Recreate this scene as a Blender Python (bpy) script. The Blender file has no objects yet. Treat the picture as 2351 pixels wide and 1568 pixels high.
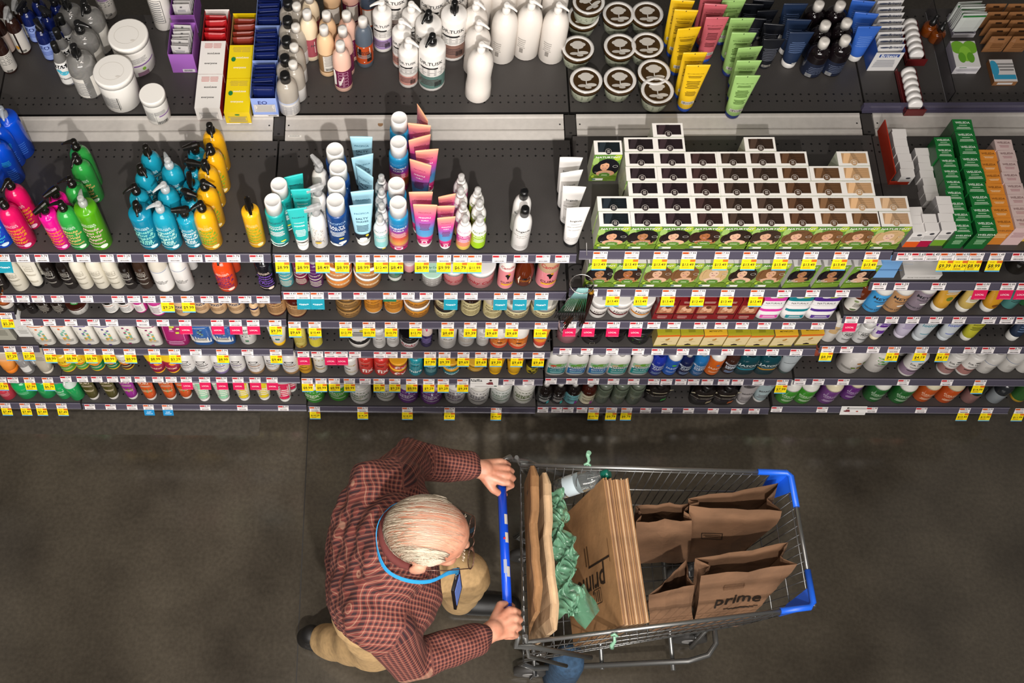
import bpy, math, random
import numpy as np
random.seed(7)
SC = bpy.context.scene
COL = SC.collection
rad = math.radians

# ---------------------------------------------------------------- camera, world, lights, exposure
CAM = np.array([0.435, -1.655, 4.379])
TH, YAW, ROLL = rad(65.32), rad(-5.9), rad(5.12)
FPX, PPX, PPY = 2609.0, 843.0, 784.0
FW = np.array([math.sin(YAW)*math.cos(TH), math.cos(YAW)*math.cos(TH), -math.sin(TH)])
_r = np.array([math.cos(YAW), -math.sin(YAW), 0.0])
_d = np.cross(FW, _r)
RT = _r*math.cos(ROLL)+_d*math.sin(ROLL)
DN = -_r*math.sin(ROLL)+_d*math.cos(ROLL)
import mathutils
cd = bpy.data.cameras.new('camera')
co = bpy.data.objects.new('camera', cd)
COL.objects.link(co)
m = mathutils.Matrix(((RT[0], -DN[0], -FW[0], CAM[0]), (RT[1], -DN[1], -FW[1], CAM[1]), (RT[2], -DN[2], -FW[2], CAM[2]), (0, 0, 0, 1)))
co.matrix_world = m
cd.sensor_fit = 'HORIZONTAL'
cd.sensor_width = 36.0
cd.lens = 36.0*FPX/2351.0
cd.shift_x = (1175.5-PPX)/2351.0
cd.shift_y = 0.0
cd.clip_start, cd.clip_end = 0.05, 60
SC.camera = co

w = bpy.data.worlds.new('store_ambient')
SC.world = w
w.use_nodes = True
w.node_tree.nodes['Background'].inputs[0].default_value = (1.0, 0.93, 0.86, 1)
w.node_tree.nodes['Background'].inputs[1].default_value = 0.12

def spot(name, loc, tgt, power, size, blend, radius, col):
    l = bpy.data.lights.new(name, 'SPOT')
    l.energy, l.spot_size, l.spot_blend, l.shadow_soft_size, l.color = power, rad(size), blend, radius, col
    o = bpy.data.objects.new(name, l)
    COL.objects.link(o)
    o.location = loc
    o.rotation_euler = (mathutils.Vector(tgt)-mathutils.Vector(loc)).to_track_quat('-Z', 'Y').to_euler()
    return o
def area(name, loc, tgt, power, sx, sy, col):
    l = bpy.data.lights.new(name, 'AREA')
    l.energy, l.shape, l.size, l.size_y, l.color = power, 'RECTANGLE', sx, sy, col
    o = bpy.data.objects.new(name, l)
    COL.objects.link(o)
    o.location = loc
    o.rotation_euler = (mathutils.Vector(tgt)-mathutils.Vector(loc)).to_track_quat('-Z', 'Y').to_euler()
    return o
# the track spot that is aimed at this shelf run, a weaker neighbour, an added frontal fill, and the aisle's soft ceiling light
spot('track_spot', (0.72, -2.62, 4.35), (0.40, 0.02, 0.64), 450, 51, 0.85, 0.045, (1.0, 0.95, 0.90))
spot('track_spot_neighbour', (-1.4, -2.5, 4.4), (-0.3, -0.2, 0.6), 60, 60, 0.9, 0.06, (1.0, 0.9, 0.8))
area('frontal_fill', (0.3, -5.2, 3.9), (0.5, 0.0, 0.5), 270, 4.5, 1.4, (1.0, 0.955, 0.91))  # no fixture: soft fill added from behind to brighten the lower shelf fronts
area('ceiling_light', (0.6, -1.2, 5.2), (0.6, -0.6, 0.0), 60, 3.0, 0.5, (1.0, 0.92, 0.84))

SC.view_settings.view_transform = 'Standard'
SC.view_settings.look = 'None'
SC.view_settings.gamma = 1.0
SC.view_settings.use_curve_mapping = False
SC.view_settings.exposure = 0.14

# ---------------------------------------------------------------- geometry of sight: a pixel of the photograph to a point on a plane
W = 0.914
def ray(x, y):
    return FW+RT*((x-PPX)/FPX)+DN*((y-PPY)/FPX)
def onZ(x, y, z):
    v = ray(x, y); return CAM+v*((z-CAM[2])/v[2])
def onY(x, y, Y):
    v = ray(x, y); return CAM+v*((Y-CAM[1])/v[1])
def proj(P):
    v = np.array(P, float)-CAM
    k = v@FW
    return PPX+FPX*(v@RT)/k, PPY+FPX*(v@DN)/k
def scale_at(P):
    return FPX/((np.array(P, float)-CAM)@FW)

# ---------------------------------------------------------------- materials
MATS = {}
def lin(h):
    def f(c):
        c /= 255.0
        return c/12.92 if c <= 0.04045 else ((c+0.055)/1.055)**2.4
    return tuple(f(int(h[i:i+2], 16)) for i in (0, 2, 4))+(1.0,)
def mat(h, rough=0.35, metal=0.0, trans=0.0, noise=0.0, alpha=1.0):
    k = (h, rough, metal, trans, noise, alpha)
    if k in MATS: return MATS[k]
    mm = bpy.data.materials.new('surface_'+h)
    mm.use_nodes = True
    nt = mm.node_tree
    b = nt.nodes['Principled BSDF']
    b.inputs['Base Color'].default_value = lin(h)
    b.inputs['Roughness'].default_value = rough
    b.inputs['Metallic'].default_value = metal
    b.inputs['Transmission Weight'].default_value = trans
    b.inputs['Alpha'].default_value = alpha
    if noise:
        n = nt.nodes.new('ShaderNodeTexNoise'); n.inputs['Scale'].default_value = 60
        n.inputs['Detail'].default_value = 4
        tc = nt.nodes.new('ShaderNodeTexCoord')
        nt.links.new(tc.outputs['Object'], n.inputs['Vector'])
        mx = nt.nodes.new('ShaderNodeMix'); mx.data_type = 'RGBA'; mx.blend_type = 'MULTIPLY'
        mx.inputs[0].default_value = noise
        mx.inputs[6].default_value = lin(h)
        nt.links.new(n.outputs['Color'], mx.inputs[7])
        rp = nt.nodes.new('ShaderNodeValToRGB')
        rp.color_ramp.elements[0].position = 0.3; rp.color_ramp.elements[1].position = 0.65
        nt.links.new(n.outputs['Fac'], rp.inputs[0])
        nt.links.new(rp.outputs[0], mx.inputs[7])
        nt.links.new(mx.outputs[2], b.inputs['Base Color'])
    MATS[k] = mm
    return mm
def mnode(nt, op, a, b=None, c=None):
    n = nt.nodes.new('ShaderNodeMath'); n.operation = op
    for i, v in enumerate((a, b, c)):
        if v is None: continue
        if isinstance(v, (int, float)): n.inputs[i].default_value = v
        else: nt.links.new(v, n.inputs[i])
    return n.outputs[0]
def gradmat(stops, rough=0.35):
    k = ('grad', tuple(stops), rough)
    if k in MATS: return MATS[k]
    mm = bpy.data.materials.new('printed_gradient')
    mm.use_nodes = True
    nt = mm.node_tree
    tc = nt.nodes.new('ShaderNodeTexCoord'); sp = nt.nodes.new('ShaderNodeSeparateXYZ')
    nt.links.new(tc.outputs['Generated'], sp.inputs[0])
    rp = nt.nodes.new('ShaderNodeValToRGB')
    el = rp.color_ramp.elements
    while len(el) < len(stops): el.new(0.5)
    for e, (p, h) in zip(el, sorted(stops)):
        e.position = p; e.color = lin(h)
    nt.links.new(sp.outputs[2], rp.inputs[0])
    b = nt.nodes['Principled BSDF']
    b.inputs['Roughness'].default_value = rough
    nt.links.new(rp.outputs[0], b.inputs['Base Color'])
    MATS[k] = mm
    return mm

# ---------------------------------------------------------------- mesh building
class MB:
    def __init__(s):
        s.v, s.f, s.m, s.mats, s.idx, s.smooth = [], [], [], [], {}, []
    def mi(s, mt):
        if isinstance(mt, str): mt = mat(mt)
        k = mt.name
        if k not in s.idx:
            s.idx[k] = len(s.mats); s.mats.append(mt)
        return s.idx[k]
    def add(s, vs, fs, mt, smooth=False):
        o = len(s.v); s.v += [tuple(map(float, p)) for p in vs]
        i = s.mi(mt)
        for f in fs:
            s.f.append(tuple(a+o for a in f)); s.m.append(i); s.smooth.append(smooth)
    def box(s, x0, x1, y0, y1, z0, z1, mt, faces=None):
        vs = [(x, y, z) for z in (z0, z1) for y in (y0, y1) for x in (x0, x1)]
        F = {'bottom': (0, 2, 3, 1), 'top': (4, 5, 7, 6), 'front': (0, 1, 5, 4), 'back': (2, 6, 7, 3), 'left': (0, 4, 6, 2), 'right': (1, 3, 7, 5)}
        o = len(s.v); s.v += vs
        for k, f in F.items():
            q = mt if not faces else faces.get(k, mt)
            s.f.append(tuple(a+o for a in f)); s.m.append(s.mi(q)); s.smooth.append(False)
    def rbox(s, x0, x1, y0, y1, z0, z1, c, mt):
        # box with chamfered vertical edges and top rim
        def ring(z, i):
            a, b, cc, d = x0+i, x1-i, y0+i, y1-i
            return [(a+c, cc, z), (b-c, cc, z), (b, cc+c, z), (b, d-c, z), (b-c, d, z), (a+c, d, z), (a, d-c, z), (a, cc+c, z)]
        rs = [ring(z0, 0), ring(z1-c*0.6, 0), ring(z1, c*0.6)]
        s.loft(rs, mt, False)
    def loft(s, rings, mt, smooth=True, cap0=True, cap1=True):
        n = len(rings[0]); vs = [p for r in rings for p in r]; fs = []
        for j in range(len(rings)-1):
            for i in range(n):
                a = j*n+i; b = j*n+(i+1) % n
                fs.append((a, b, b+n, a+n))
        s.add(vs, fs, mt, smooth)
        o = len(s.v)-len(vs); k = s.mi(mt)
        if cap0: s.f.append(tuple(o+i for i in reversed(range(n)))); s.m.append(k); s.smooth.append(False)
        if cap1: s.f.append(tuple(o+(len(rings)-1)*n+i for i in range(n))); s.m.append(k); s.smooth.append(False)
    def lathe(s, prof, mt, n=24, ry=1.0, cx=0, cy=0, bands=(), patches=(), cap0=True, cap1=True, sq=2.0):
        # prof [(r,z)]; bands [(z0,z1,mat)], patches [(a0,a1,z0,z1,mat)] in degrees from the front
        zs = sorted(set([round(b, 5) for t in bands for b in t[:2]]+[round(b, 5) for t in patches for b in t[2:4]]))
        P = []
        for i, (r, z) in enumerate(prof):
            if i:
                r0, z0 = prof[i-1]
                for q in zs:
                    if min(z0, z)+1e-5 < q < max(z0, z)-1e-5:
                        t = (q-z0)/(z-z0); P.append((r0+(r-r0)*t, q))
            P.append((r, z))
        rings = []
        for r, z in P:
            rg = []
            for i in range(n):
                a = 2*math.pi*(i+0.5)/n
                sx, sy = math.sin(a), -math.cos(a)
                if sq != 2.0:
                    k = (abs(sx)**sq+abs(sy)**sq)**(-1.0/sq); sx *= k; sy *= k
                rg.append((cx+r*sx, cy+r*ry*sy, z))
            rings.append(rg)
        o = len(s.v); s.v += [p for rg in rings for p in rg]
        for j in range(len(P)-1):
            zc = (P[j][1]+P[j+1][1])/2
            bm = mt
            for z0, z1, q in bands:
                if z0 < zc < z1: bm = q
            for i in range(n):
                a = 360.0*(i+1.0)/n
                a = (a+180) % 360-180
                q = bm
                for a0, a1, z0, z1, pm in patches:
                    if a0 < a < a1 and z0 < zc < z1: q = pm
                A = o+j*n+i; B = o+j*n+(i+1) % n
                s.f.append((A, B, B+n, A+n)); s.m.append(s.mi(q)); s.smooth.append(True)
        k = s.mi(mt)
        if cap0: s.f.append(tuple(o+i for i in reversed(range(n)))); s.m.append(k); s.smooth.append(False)
        if cap1: s.f.append(tuple(o+(len(P)-1)*n+i for i in range(n))); s.m.append(k); s.smooth.append(False)
    def tube(s, pts, r, mt, n=6, closed=False, r1=None):
        pts = [np.array(p, float) for p in pts]; N = len(pts); rings = []
        up = np.array([0.0, 0.0, 1.0])
        for i, p in enumerate(pts):
            a = pts[(i-1) % N] if (closed or i > 0) else p
            b = pts[(i+1) % N] if (closed or i < N-1) else p
            t = b-a; t = t/(np.linalg.norm(t)+1e-12)
            u = up-t*(up@t)
            if np.linalg.norm(u) < 0.15: u = np.array([1.0, 0, 0])-t*t[0]
            u /= np.linalg.norm(u); v = np.cross(t, u)
            rr = r if r1 is None else r+(r1-r)*i/(N-1)
            rings.append([p+rr*(u*math.cos(2*math.pi*k/n)+v*math.sin(2*math.pi*k/n)) for k in range(n)])
        if closed: rings.append(rings[0])
        s.loft(rings, mt, True, not closed, not closed)
    def ball(s, c, r, mt, n=12):
        c = np.array(c, float); r = np.array([r]*3 if np.isscalar(r) else r, float)
        rings = []
        for j in range(1, n//2):
            t = math.pi*j/(n//2)
            rings.append([c+r*np.array([math.sin(t)*math.cos(2*math.pi*i/n), math.sin(t)*math.sin(2*math.pi*i/n), -math.cos(t)]) for i in range(n)])
        s.loft(rings, mt, True)
    def mesh(s, name='mesh'):
        me = bpy.data.meshes.new(name)
        me.from_pydata(s.v, [], s.f)
        for q in s.mats: me.materials.append(q)
        me.polygons.foreach_set('material_index', s.m)
        me.polygons.foreach_set('use_smooth', s.smooth)
        me.update()
        return me
def link(name, me, parent=None, loc=None, rz=0.0):
    o = bpy.data.objects.new(name, me)
    COL.objects.link(o)
    if parent is not None: o.parent = parent
    if loc is not None: o.location = tuple(map(float, loc))
    if rz: o.rotation_euler = (0, 0, rz)
    return o
def tag(o, label=None, cat=None, group=None, kind=None):
    if label: o['label'] = label
    if cat: o['category'] = cat
    if group: o['group'] = group
    if kind: o['kind'] = kind
    return o

# ---------------------------------------------------------------- lettering and printed marks
GL = {}
def glyphs(t, shear=0.0, bold=0.0):
    k = (t, shear, bold)
    if k in GL: return GL[k]
    cu = bpy.data.curves.new('lettering', 'FONT')
    cu.body = t; cu.size = 1.0; cu.resolution_u = 2; cu.shear = shear; cu.offset = bold
    cu.align_x = 'CENTER'
    ob = bpy.data.objects.new('lettering', cu)
    me = ob.to_mesh()
    vs = np.array([v.co[:2] for v in me.vertices]) if len(me.vertices) else np.zeros((1, 2))
    fs = [tuple(p.vertices) for p in me.polygons]
    ob.to_mesh_clear()
    bpy.data.objects.remove(ob); bpy.data.curves.remove(cu)
    lo, hi = vs.min(0), vs.max(0)
    vs = vs-(lo+hi)/2
    GL[k] = (vs, fs, max(hi[0]-lo[0], 1e-3), max(hi[1]-lo[1], 1e-3))
    return GL[k]
def half(items):
    out = []
    for it in items:
        it = list(it)
        k = {'t': 4, 'l': 4, 'r': 3, 'o': 3, 'ring': 3, 'fr': 3, 'bc': 3}.get(it[0])
        if k: it[k] = it[k]/2
        out.append(tuple(it))
    return tuple(out)
def deco(mb, fn0, Wd, Hd, items, flat=False):
    if flat:
        def fn(x, z, l): return fn0(min(max(x, -Wd/2), Wd/2), min(max(z, 0), Hd), l)
        its = []
        for it in items:
            it = list(it)
            k = {'t': 4, 'l': 4, 'r': 3, 'o': 3}.get(it[0])
            if k and it[k] > 1.0: it[k] = it[k]/2
            its.append(tuple(it))
        items = its
    else: fn = fn0
    # items in box coordinates: x -1..1 over the width, z 0..1 over the height; fn(x, z, lift) gives the point on the surface
    for k, it in enumerate(items):
        lift = 0.0004+0.00016*k
        ty = it[0]
        if ty == 't':
            _, t, x, z, wd, c = it[:6]
            sh = it[6] if len(it) > 6 else 0.0
            rot = it[7] if len(it) > 7 else 0
            vs, fs, gw, gh = glyphs(t, sh, 0.015)
            sc = wd*Wd/gw
            if rot == 180: vs = -vs
            if rot == -90: vs = np.stack([vs[:, 1], -vs[:, 0]], 1)
            if rot == 90: vs = np.stack([-vs[:, 1], vs[:, 0]], 1)
            mb.add([fn(x*Wd/2+a*sc, z*Hd+b*sc, lift) for a, b in vs], fs, c)
        elif ty == 'l':
            _, n, x, z, wd, ht, c = it
            for i in range(n):
                zz = z*Hd+ht*Hd*(0.5-(i+0.5)/n); th = ht*Hd/n*0.22
                ww = wd*Wd/2*(random.uniform(0.75, 1.0) if n > 1 else 1)
                q = [(-ww, -th), (ww, -th), (ww, th), (-ww, th)]
                m_ = 5
                xs = [-ww+2*ww*j/m_ for j in range(m_+1)]
                vs = [fn(x*Wd/2+a, zz-th, lift) for a in xs]+[fn(x*Wd/2+a, zz+th, lift) for a in xs]
                mb.add(vs, [(j, j+1, j+m_+2, j+m_+1) for j in range(m_)], c)
        elif ty == 'r':
            _, x, z, wd, ht, c = it
            m_ = 8
            xs = [x*Wd/2-wd*Wd/2+wd*Wd*j/m_ for j in range(m_+1)]
            vs = [fn(a, (z-ht/2)*Hd, lift) for a in xs]+[fn(a, (z+ht/2)*Hd, lift) for a in xs]
            mb.add(vs, [(j, j+1, j+m_+2, j+m_+1) for j in range(m_)], c)
        elif ty == 'o':
            _, x, z, wd, ht, c = it
            m_ = 18
            vs = [fn(x*Wd/2, z*Hd, lift)]+[fn(x*Wd/2+wd*Wd/2*math.cos(2*math.pi*j/m_), z*Hd+ht*Hd/2*math.sin(2*math.pi*j/m_), lift) for j in range(m_)]
            mb.add(vs, [(0, 1+j, 1+(j+1) % m_) for j in range(m_)], c)
        elif ty == 'p':
            _, pts, c = it
            mb.add([fn(x*Wd/2, z*Hd, lift) for x, z in pts], [tuple(range(len(pts)))], c)
        elif ty == 'ring':
            _, x, z, wd, ht, th, c = it
            m_ = 20
            vs = []
            for q in (1.0, 1.0-th):
                vs += [fn(x*Wd/2+q*wd*Wd/2*math.cos(2*math.pi*j/m_), z*Hd+q*ht*Hd/2*math.sin(2*math.pi*j/m_), lift) for j in range(m_)]
            mb.add(vs, [(j, (j+1) % m_, (j+1) % m_+m_, j+m_) for j in range(m_)], c)
        elif ty == 'fr':
            _, x, z, wd, ht, th, c = it
            wd = wd*.9
            for (a, b, cc, d) in ((x, z+ht/2, wd*2, th), (x, z-ht/2, wd*2, th)):
                deco_rect(mb, fn, Wd, Hd, a, b, cc*2/2, d, c, lift)
            tw = th*Hd/Wd
            for sx in (-1, 1): deco_rect(mb, fn, Wd, Hd, x+sx*wd*2, z, tw, ht, c, lift)
        elif ty == 'bc':
            _, x, z, wd, ht, c = it
            xx = -0.5
            rr = random.Random(3)
            while xx < 0.48:
                bw = rr.choice((0.02, 0.03, 0.05))
                deco_rect(mb, fn, Wd, Hd, x+2*wd*(xx+bw/2), z, bw*wd, ht, c, lift); xx += bw+rr.choice((0.02, 0.04))
def deco_rect(mb, fn, Wd, Hd, x, z, wd, ht, c, lift):
    m_ = 4
    xs = [x*Wd/2-wd*Wd/2+wd*Wd*j/m_ for j in range(m_+1)]
    vs = [fn(a, (z-ht/2)*Hd, lift) for a in xs]+[fn(a, (z+ht/2)*Hd, lift) for a in xs]
    mb.add(vs, [(j, j+1, j+m_+2, j+m_+1) for j in range(m_)], c)
# ---------------------------------------------------------------- the setting: floor and the two-sided shelf run
def floor_material():
    mm = bpy.data.materials.new('polished_concrete'); mm.use_nodes = True
    nt = mm.node_tree; b = nt.nodes['Principled BSDF']
    tc = nt.nodes.new('ShaderNodeTexCoord')
    n1 = nt.nodes.new('ShaderNodeTexNoise'); n1.inputs['Scale'].default_value = 2.2; n1.inputs['Detail'].default_value = 8
    n2 = nt.nodes.new('ShaderNodeTexNoise'); n2.inputs['Scale'].default_value = 70; n2.inputs['Detail'].default_value = 3
    for n in (n1, n2): nt.links.new(tc.outputs['Object'], n.inputs['Vector'])
    rp = nt.nodes.new('ShaderNodeValToRGB')
    rp.color_ramp.elements[0].position = 0.3; rp.color_ramp.elements[0].color = lin('37322b')
    rp.color_ramp.elements[1].position = 0.75; rp.color_ramp.elements[1].color = lin('575045')
    nt.links.new(n1.outputs[0], rp.inputs[0])
    mx = nt.nodes.new('ShaderNodeMix'); mx.data_type = 'RGBA'; mx.blend_type = 'OVERLAY'; mx.inputs[0].default_value = 0.35
    nt.links.new(rp.outputs[0], mx.inputs[6]); nt.links.new(n2.outputs[0], mx.inputs[7])
    nt.links.new(mx.outputs[2], b.inputs['Base Color'])
    r2 = nt.nodes.new('ShaderNodeMapRange'); r2.inputs[3].default_value = 0.07; r2.inputs[4].default_value = 0.22; b.inputs['Specular IOR Level'].default_value = 0.85
    nt.links.new(n1.outputs[0], r2.inputs[0]); nt.links.new(r2.outputs[0], b.inputs['Roughness'])
    bp = nt.nodes.new('ShaderNodeBump'); bp.inputs['Strength'].default_value = 0.05
    nt.links.new(n1.outputs[0], bp.inputs['Height']); nt.links.new(bp.outputs[0], b.inputs['Normal'])
    return mm
FLM = floor_material()
mb = MB(); mb.box(-3.2, 4.6, -6.5, 3.2, 6.0, 6.1, mat('2a2825', .8))
tag(link('ceiling', mb.mesh()), kind='structure')
mb = MB(); mb.box(-3.2, 4.6, -6.5, 3.2, -0.1, 0.0, FLM)
seam = mat('262320', 0.6)
for xs in (onZ(697, 1200, 0)[0],):
    mb.box(xs-0.002, xs+0.002, -3.2, 0.0, -0.001, 0.0006, seam)
tag(link('floor', mb.mesh()), kind='structure')
pa = mat('4a443b', 0.5, noise=0.35)
q = onZ(595, 1000, 0)
mb = MB(); mb.box(-2.9, q[0], q[1], 0.02, 0.0, 0.004, pa)
tag(link('floor_patch', mb.mesh()), kind='structure')

def deck_material():
    mm = bpy.data.materials.new('perforated_black_steel'); mm.use_nodes = True
    nt = mm.node_tree; b = nt.nodes['Principled BSDF']
    tc = nt.nodes.new('ShaderNodeTexCoord'); sp = nt.nodes.new('ShaderNodeSeparateXYZ')
    nt.links.new(tc.outputs['Object'], sp.inputs[0])
    fx = mnode(nt, 'SUBTRACT', mnode(nt, 'FRACT', mnode(nt, 'MULTIPLY', sp.outputs[0], 1/0.0254)), 0.5)
    fy = mnode(nt, 'SUBTRACT', mnode(nt, 'FRACT', mnode(nt, 'MULTIPLY', sp.outputs[1], 1/0.0254)), 0.5)
    d = mnode(nt, 'ADD', mnode(nt, 'MULTIPLY', fx, fx), mnode(nt, 'MULTIPLY', fy, fy))
    hole = mnode(nt, 'LESS_THAN', d, 0.017)
    yb = mnode(nt, 'ADD', mnode(nt, 'COMPARE', sp.outputs[1], 0.0508, 0.0254), mnode(nt, 'COMPARE', sp.outputs[1], 0.3556, 0.0254))
    hole = mnode(nt, 'MULTIPLY', hole, yb)
    n2 = nt.nodes.new('ShaderNodeTexNoise'); n2.inputs['Scale'].default_value = 900; n2.inputs['Detail'].default_value = 2
    n3 = nt.nodes.new('ShaderNodeTexNoise'); n3.inputs['Scale'].default_value = 9
    for n in (n2, n3): nt.links.new(tc.outputs['Object'], n.inputs['Vector'])
    rp = nt.nodes.new('ShaderNodeValToRGB')
    rp.color_ramp.elements[0].position = 0.35; rp.color_ramp.elements[0].color = lin('2a2827')
    rp.color_ramp.elements[1].position = 0.72; rp.color_ramp.elements[1].color = lin('4f4b49')
    nt.links.new(n2.outputs[0], rp.inputs[0])
    mx = nt.nodes.new('ShaderNodeMix'); mx.data_type = 'RGBA'
    nt.links.new(hole, mx.inputs[0]); nt.links.new(rp.outputs[0], mx.inputs[6]); mx.inputs[7].default_value = (0.002, 0.002, 0.002, 1)
    nt.links.new(mx.outputs[2], b.inputs['Base Color'])
    mr = nt.nodes.new('ShaderNodeMapRange'); mr.inputs[3].default_value = 0.36; mr.inputs[4].default_value = 0.55
    nt.links.new(n3.outputs[0], mr.inputs[0]); nt.links.new(mr.outputs[0], b.inputs['Roughness'])
    return mm
DKM = deck_material()
BLK = mat('161515', 0.45)
RAILM = mat('4b4755', 0.22)
RIB = mat('8c8896', 0.2)
ZR = {  # deck heights read off the photograph, bay -> shelf rows from the top (1) to the base (6)
    'B0': {1: 1.40, 2: 1.15, 3: .993, 4: .72, 5: .431, 6: .160},
    'B1': {1: 1.399, 2: 1.123, 3: .945, 4: .701, 5: .444, 6: .153},
    'B2': {1: 1.398, 2: 1.151, 3: .932, 4: .686, 5: .437, 6: .143},
    'B3': {1: 1.420, 2: 1.176, 3: .939, 4: .724, 5: .450, 6: .154},
    'B4': {1: 1.414, 2: 1.225, 3: .986, 4: .749, 5: .458, 6: .176}}
BX = {'B0': -2, 'B1': -1, 'B2': 0, 'B3': 1, 'B4': 2}
BAYN = {'B0': 'far left bay', 'B1': 'left bay', 'B2': 'middle bay', 'B3': 'right bay', 'B4': 'far right bay'}
ROWN = {0: 'rear', 1: 'top', 2: 'second', 3: 'third', 4: 'fourth', 5: 'fifth', 6: 'bottom'}
DEEP = 0.40
SP0, SP1 = 0.402, 0.492   # the spine between the two sides
TT = np.array([0.0, -math.sin(rad(28)), -math.cos(rad(28))])   # down the slanted ticket rail
TN = np.array([0.0, -math.cos(rad(28)), math.sin(rad(28))])
R0 = np.array([0.0, -0.003, -0.003])
def rail_pt(X, z, t, n=0.0):
    p = R0+TT*t+TN*n
    return (X, p[1], z+p[2])
def shelf(bay, row):
    z = ZR[bay][row]; x0 = BX[bay]*W+0.003; x1 = x0+W-0.006
    root = bpy.data.objects.new('gondola_shelf', None); COL.objects.link(root); root.location = (x0, 0, z)
    b = MB(); b.box(0, x1-x0, 0, DEEP, -0.028, 0, DKM, {'front': BLK, 'bottom': BLK})
    link('deck', b.mesh(), root)
    b = MB(); L = x1-x0
    prof = [(-0.001, 0.0), (0.0305, 0.0), (0.0305, 0.004), (0.027, 0.0025), (0.003, 0.0025), (-0.001, 0.004)]
    def P(X, t, n):
        p = R0+TT*t+TN*n
        return (X, p[1], p[2])
    b.loft([[P(X, t, n-0.004) for t, n in prof] for X in (0.0, L)], RAILM, False)
    for t0 in (0.0005, 0.0285):
        b.loft([[P(X, t0+a, 0.0012+c) for a, c in ((0, 0), (0.0016, 0), (0.0016, 0.001), (0, 0.001))] for X in (0.0, L)], RIB, False)
    link('ticket_rail', b.mesh(), root)
    tag(root, 'black perforated steel shelf, the %s one in the %s' % (ROWN[row], BAYN[bay]), 'shelf', 'steel shelves of the run')
for bay in BX:
    for row in range(1, 7):
        shelf(bay, row)
    x0 = BX[bay]*W
    b = MB(); b.box(x0+0.004, x0+W-0.004, 0.03, DEEP, 0.0, ZR[bay][6]-0.030, mat('2b2927', 0.5))
    tag(link('kick_plinth', b.mesh()), 'dark base plinth under the %s, standing on the floor' % BAYN[bay], 'shelf base', 'base plinths of the run')
    # rear deck on the other side of the spine
    b = MB(); b.box(0.003, W-0.003, 0.0, 0.40, -0.028, 0, DKM, {'front': BLK})
    o = link('rear_deck', b.mesh(), None, (x0, SP1+0.006, 1.41))
    tag(o, 'black perforated top deck behind the spine of the %s' % BAYN[bay], 'shelf', 'rear decks of the run')
ALU = mat('c4bfb9', 0.42, noise=0.08)
UPR = mat('3a3735', 0.5)
for bay in BX:
    x0 = BX[bay]*W+0.020; x1 = x0+W-0.040
    root = bpy.data.objects.new('spine_panel', None); COL.objects.link(root); root.location = (x0, SP0, 0)
    L = x1-x0
    b = MB(); b.box(0, L, 0.004, 0.08, 0.0, 1.385, mat('57534f', 0.5))
    link('back_panel', b.mesh(), root)
    b = MB()
    b.loft([[(X, y, z) for y, z in ((0.0, 1.385), (0.034, 1.385), (0.034, 1.404), (0.028, 1.406), (0.0, 1.402))] for X in (0, L)], ALU, False)
    b.loft([[(X, y, z) for y, z in ((0.036, 1.385), (0.088, 1.385), (0.088, 1.4095), (0.080, 1.4095), (0.074, 1.407), (0.036, 1.406))] for X in (0, L)], ALU, False)
    for X in (0.010, L-0.012):
        b.lathe([(0.0028, 1.4061), (0.0028, 1.4066)], mat('0b0a0a', 0.8), 10, cx=X, cy=0.052)
    if bay == 'B2':
        b.lathe([(0.0085, 1.4061), (0.0085, 1.4066)], mat('8a6a4c', 0.8), 14, cx=0.30, cy=0.055)
        b.box(0.01, 0.052, 0.008, 0.016, 1.4045, 1.4055, mat('e9e6df'))
        for i in range(9): b.box(0.015+0.0036*i, 0.0165+0.0036*i, 0.010, 0.014, 1.4055, 1.4058, mat('3a3a3a'))
    link('cap_rail', b.mesh(), root)
    tag(root, 'beige metal cap rail and panel along the spine of the %s' % BAYN[bay], 'shelf spine', 'spine panels of the run')
for k in range(-2, 4):
    X = k*W
    b = MB(); b.box(X-0.0165, X+0.0165, SP0+0.012, SP1-0.003, 0, 1.407, UPR)
    b.box(X-0.0165, X+0.0165, SP0+0.0, SP0+0.012, 0, 1.36, UPR)
    b.box(X-0.004, X+0.004, SP0+0.016, SP0+0.022, 1.407, 1.4074, mat('0b0a0a', 0.8))
    n_ = ['far left end', 'far left and left bays', 'left and middle bays', 'middle and right bays', 'right and far right bays', 'far right end'][k+2]
    tag(link('gondola_upright', b.mesh()), 'dark steel upright in the spine at the '+n_ if 'end' in n_ else 'dark steel upright in the spine between the '+n_, 'upright', 'spine uprights')
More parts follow.
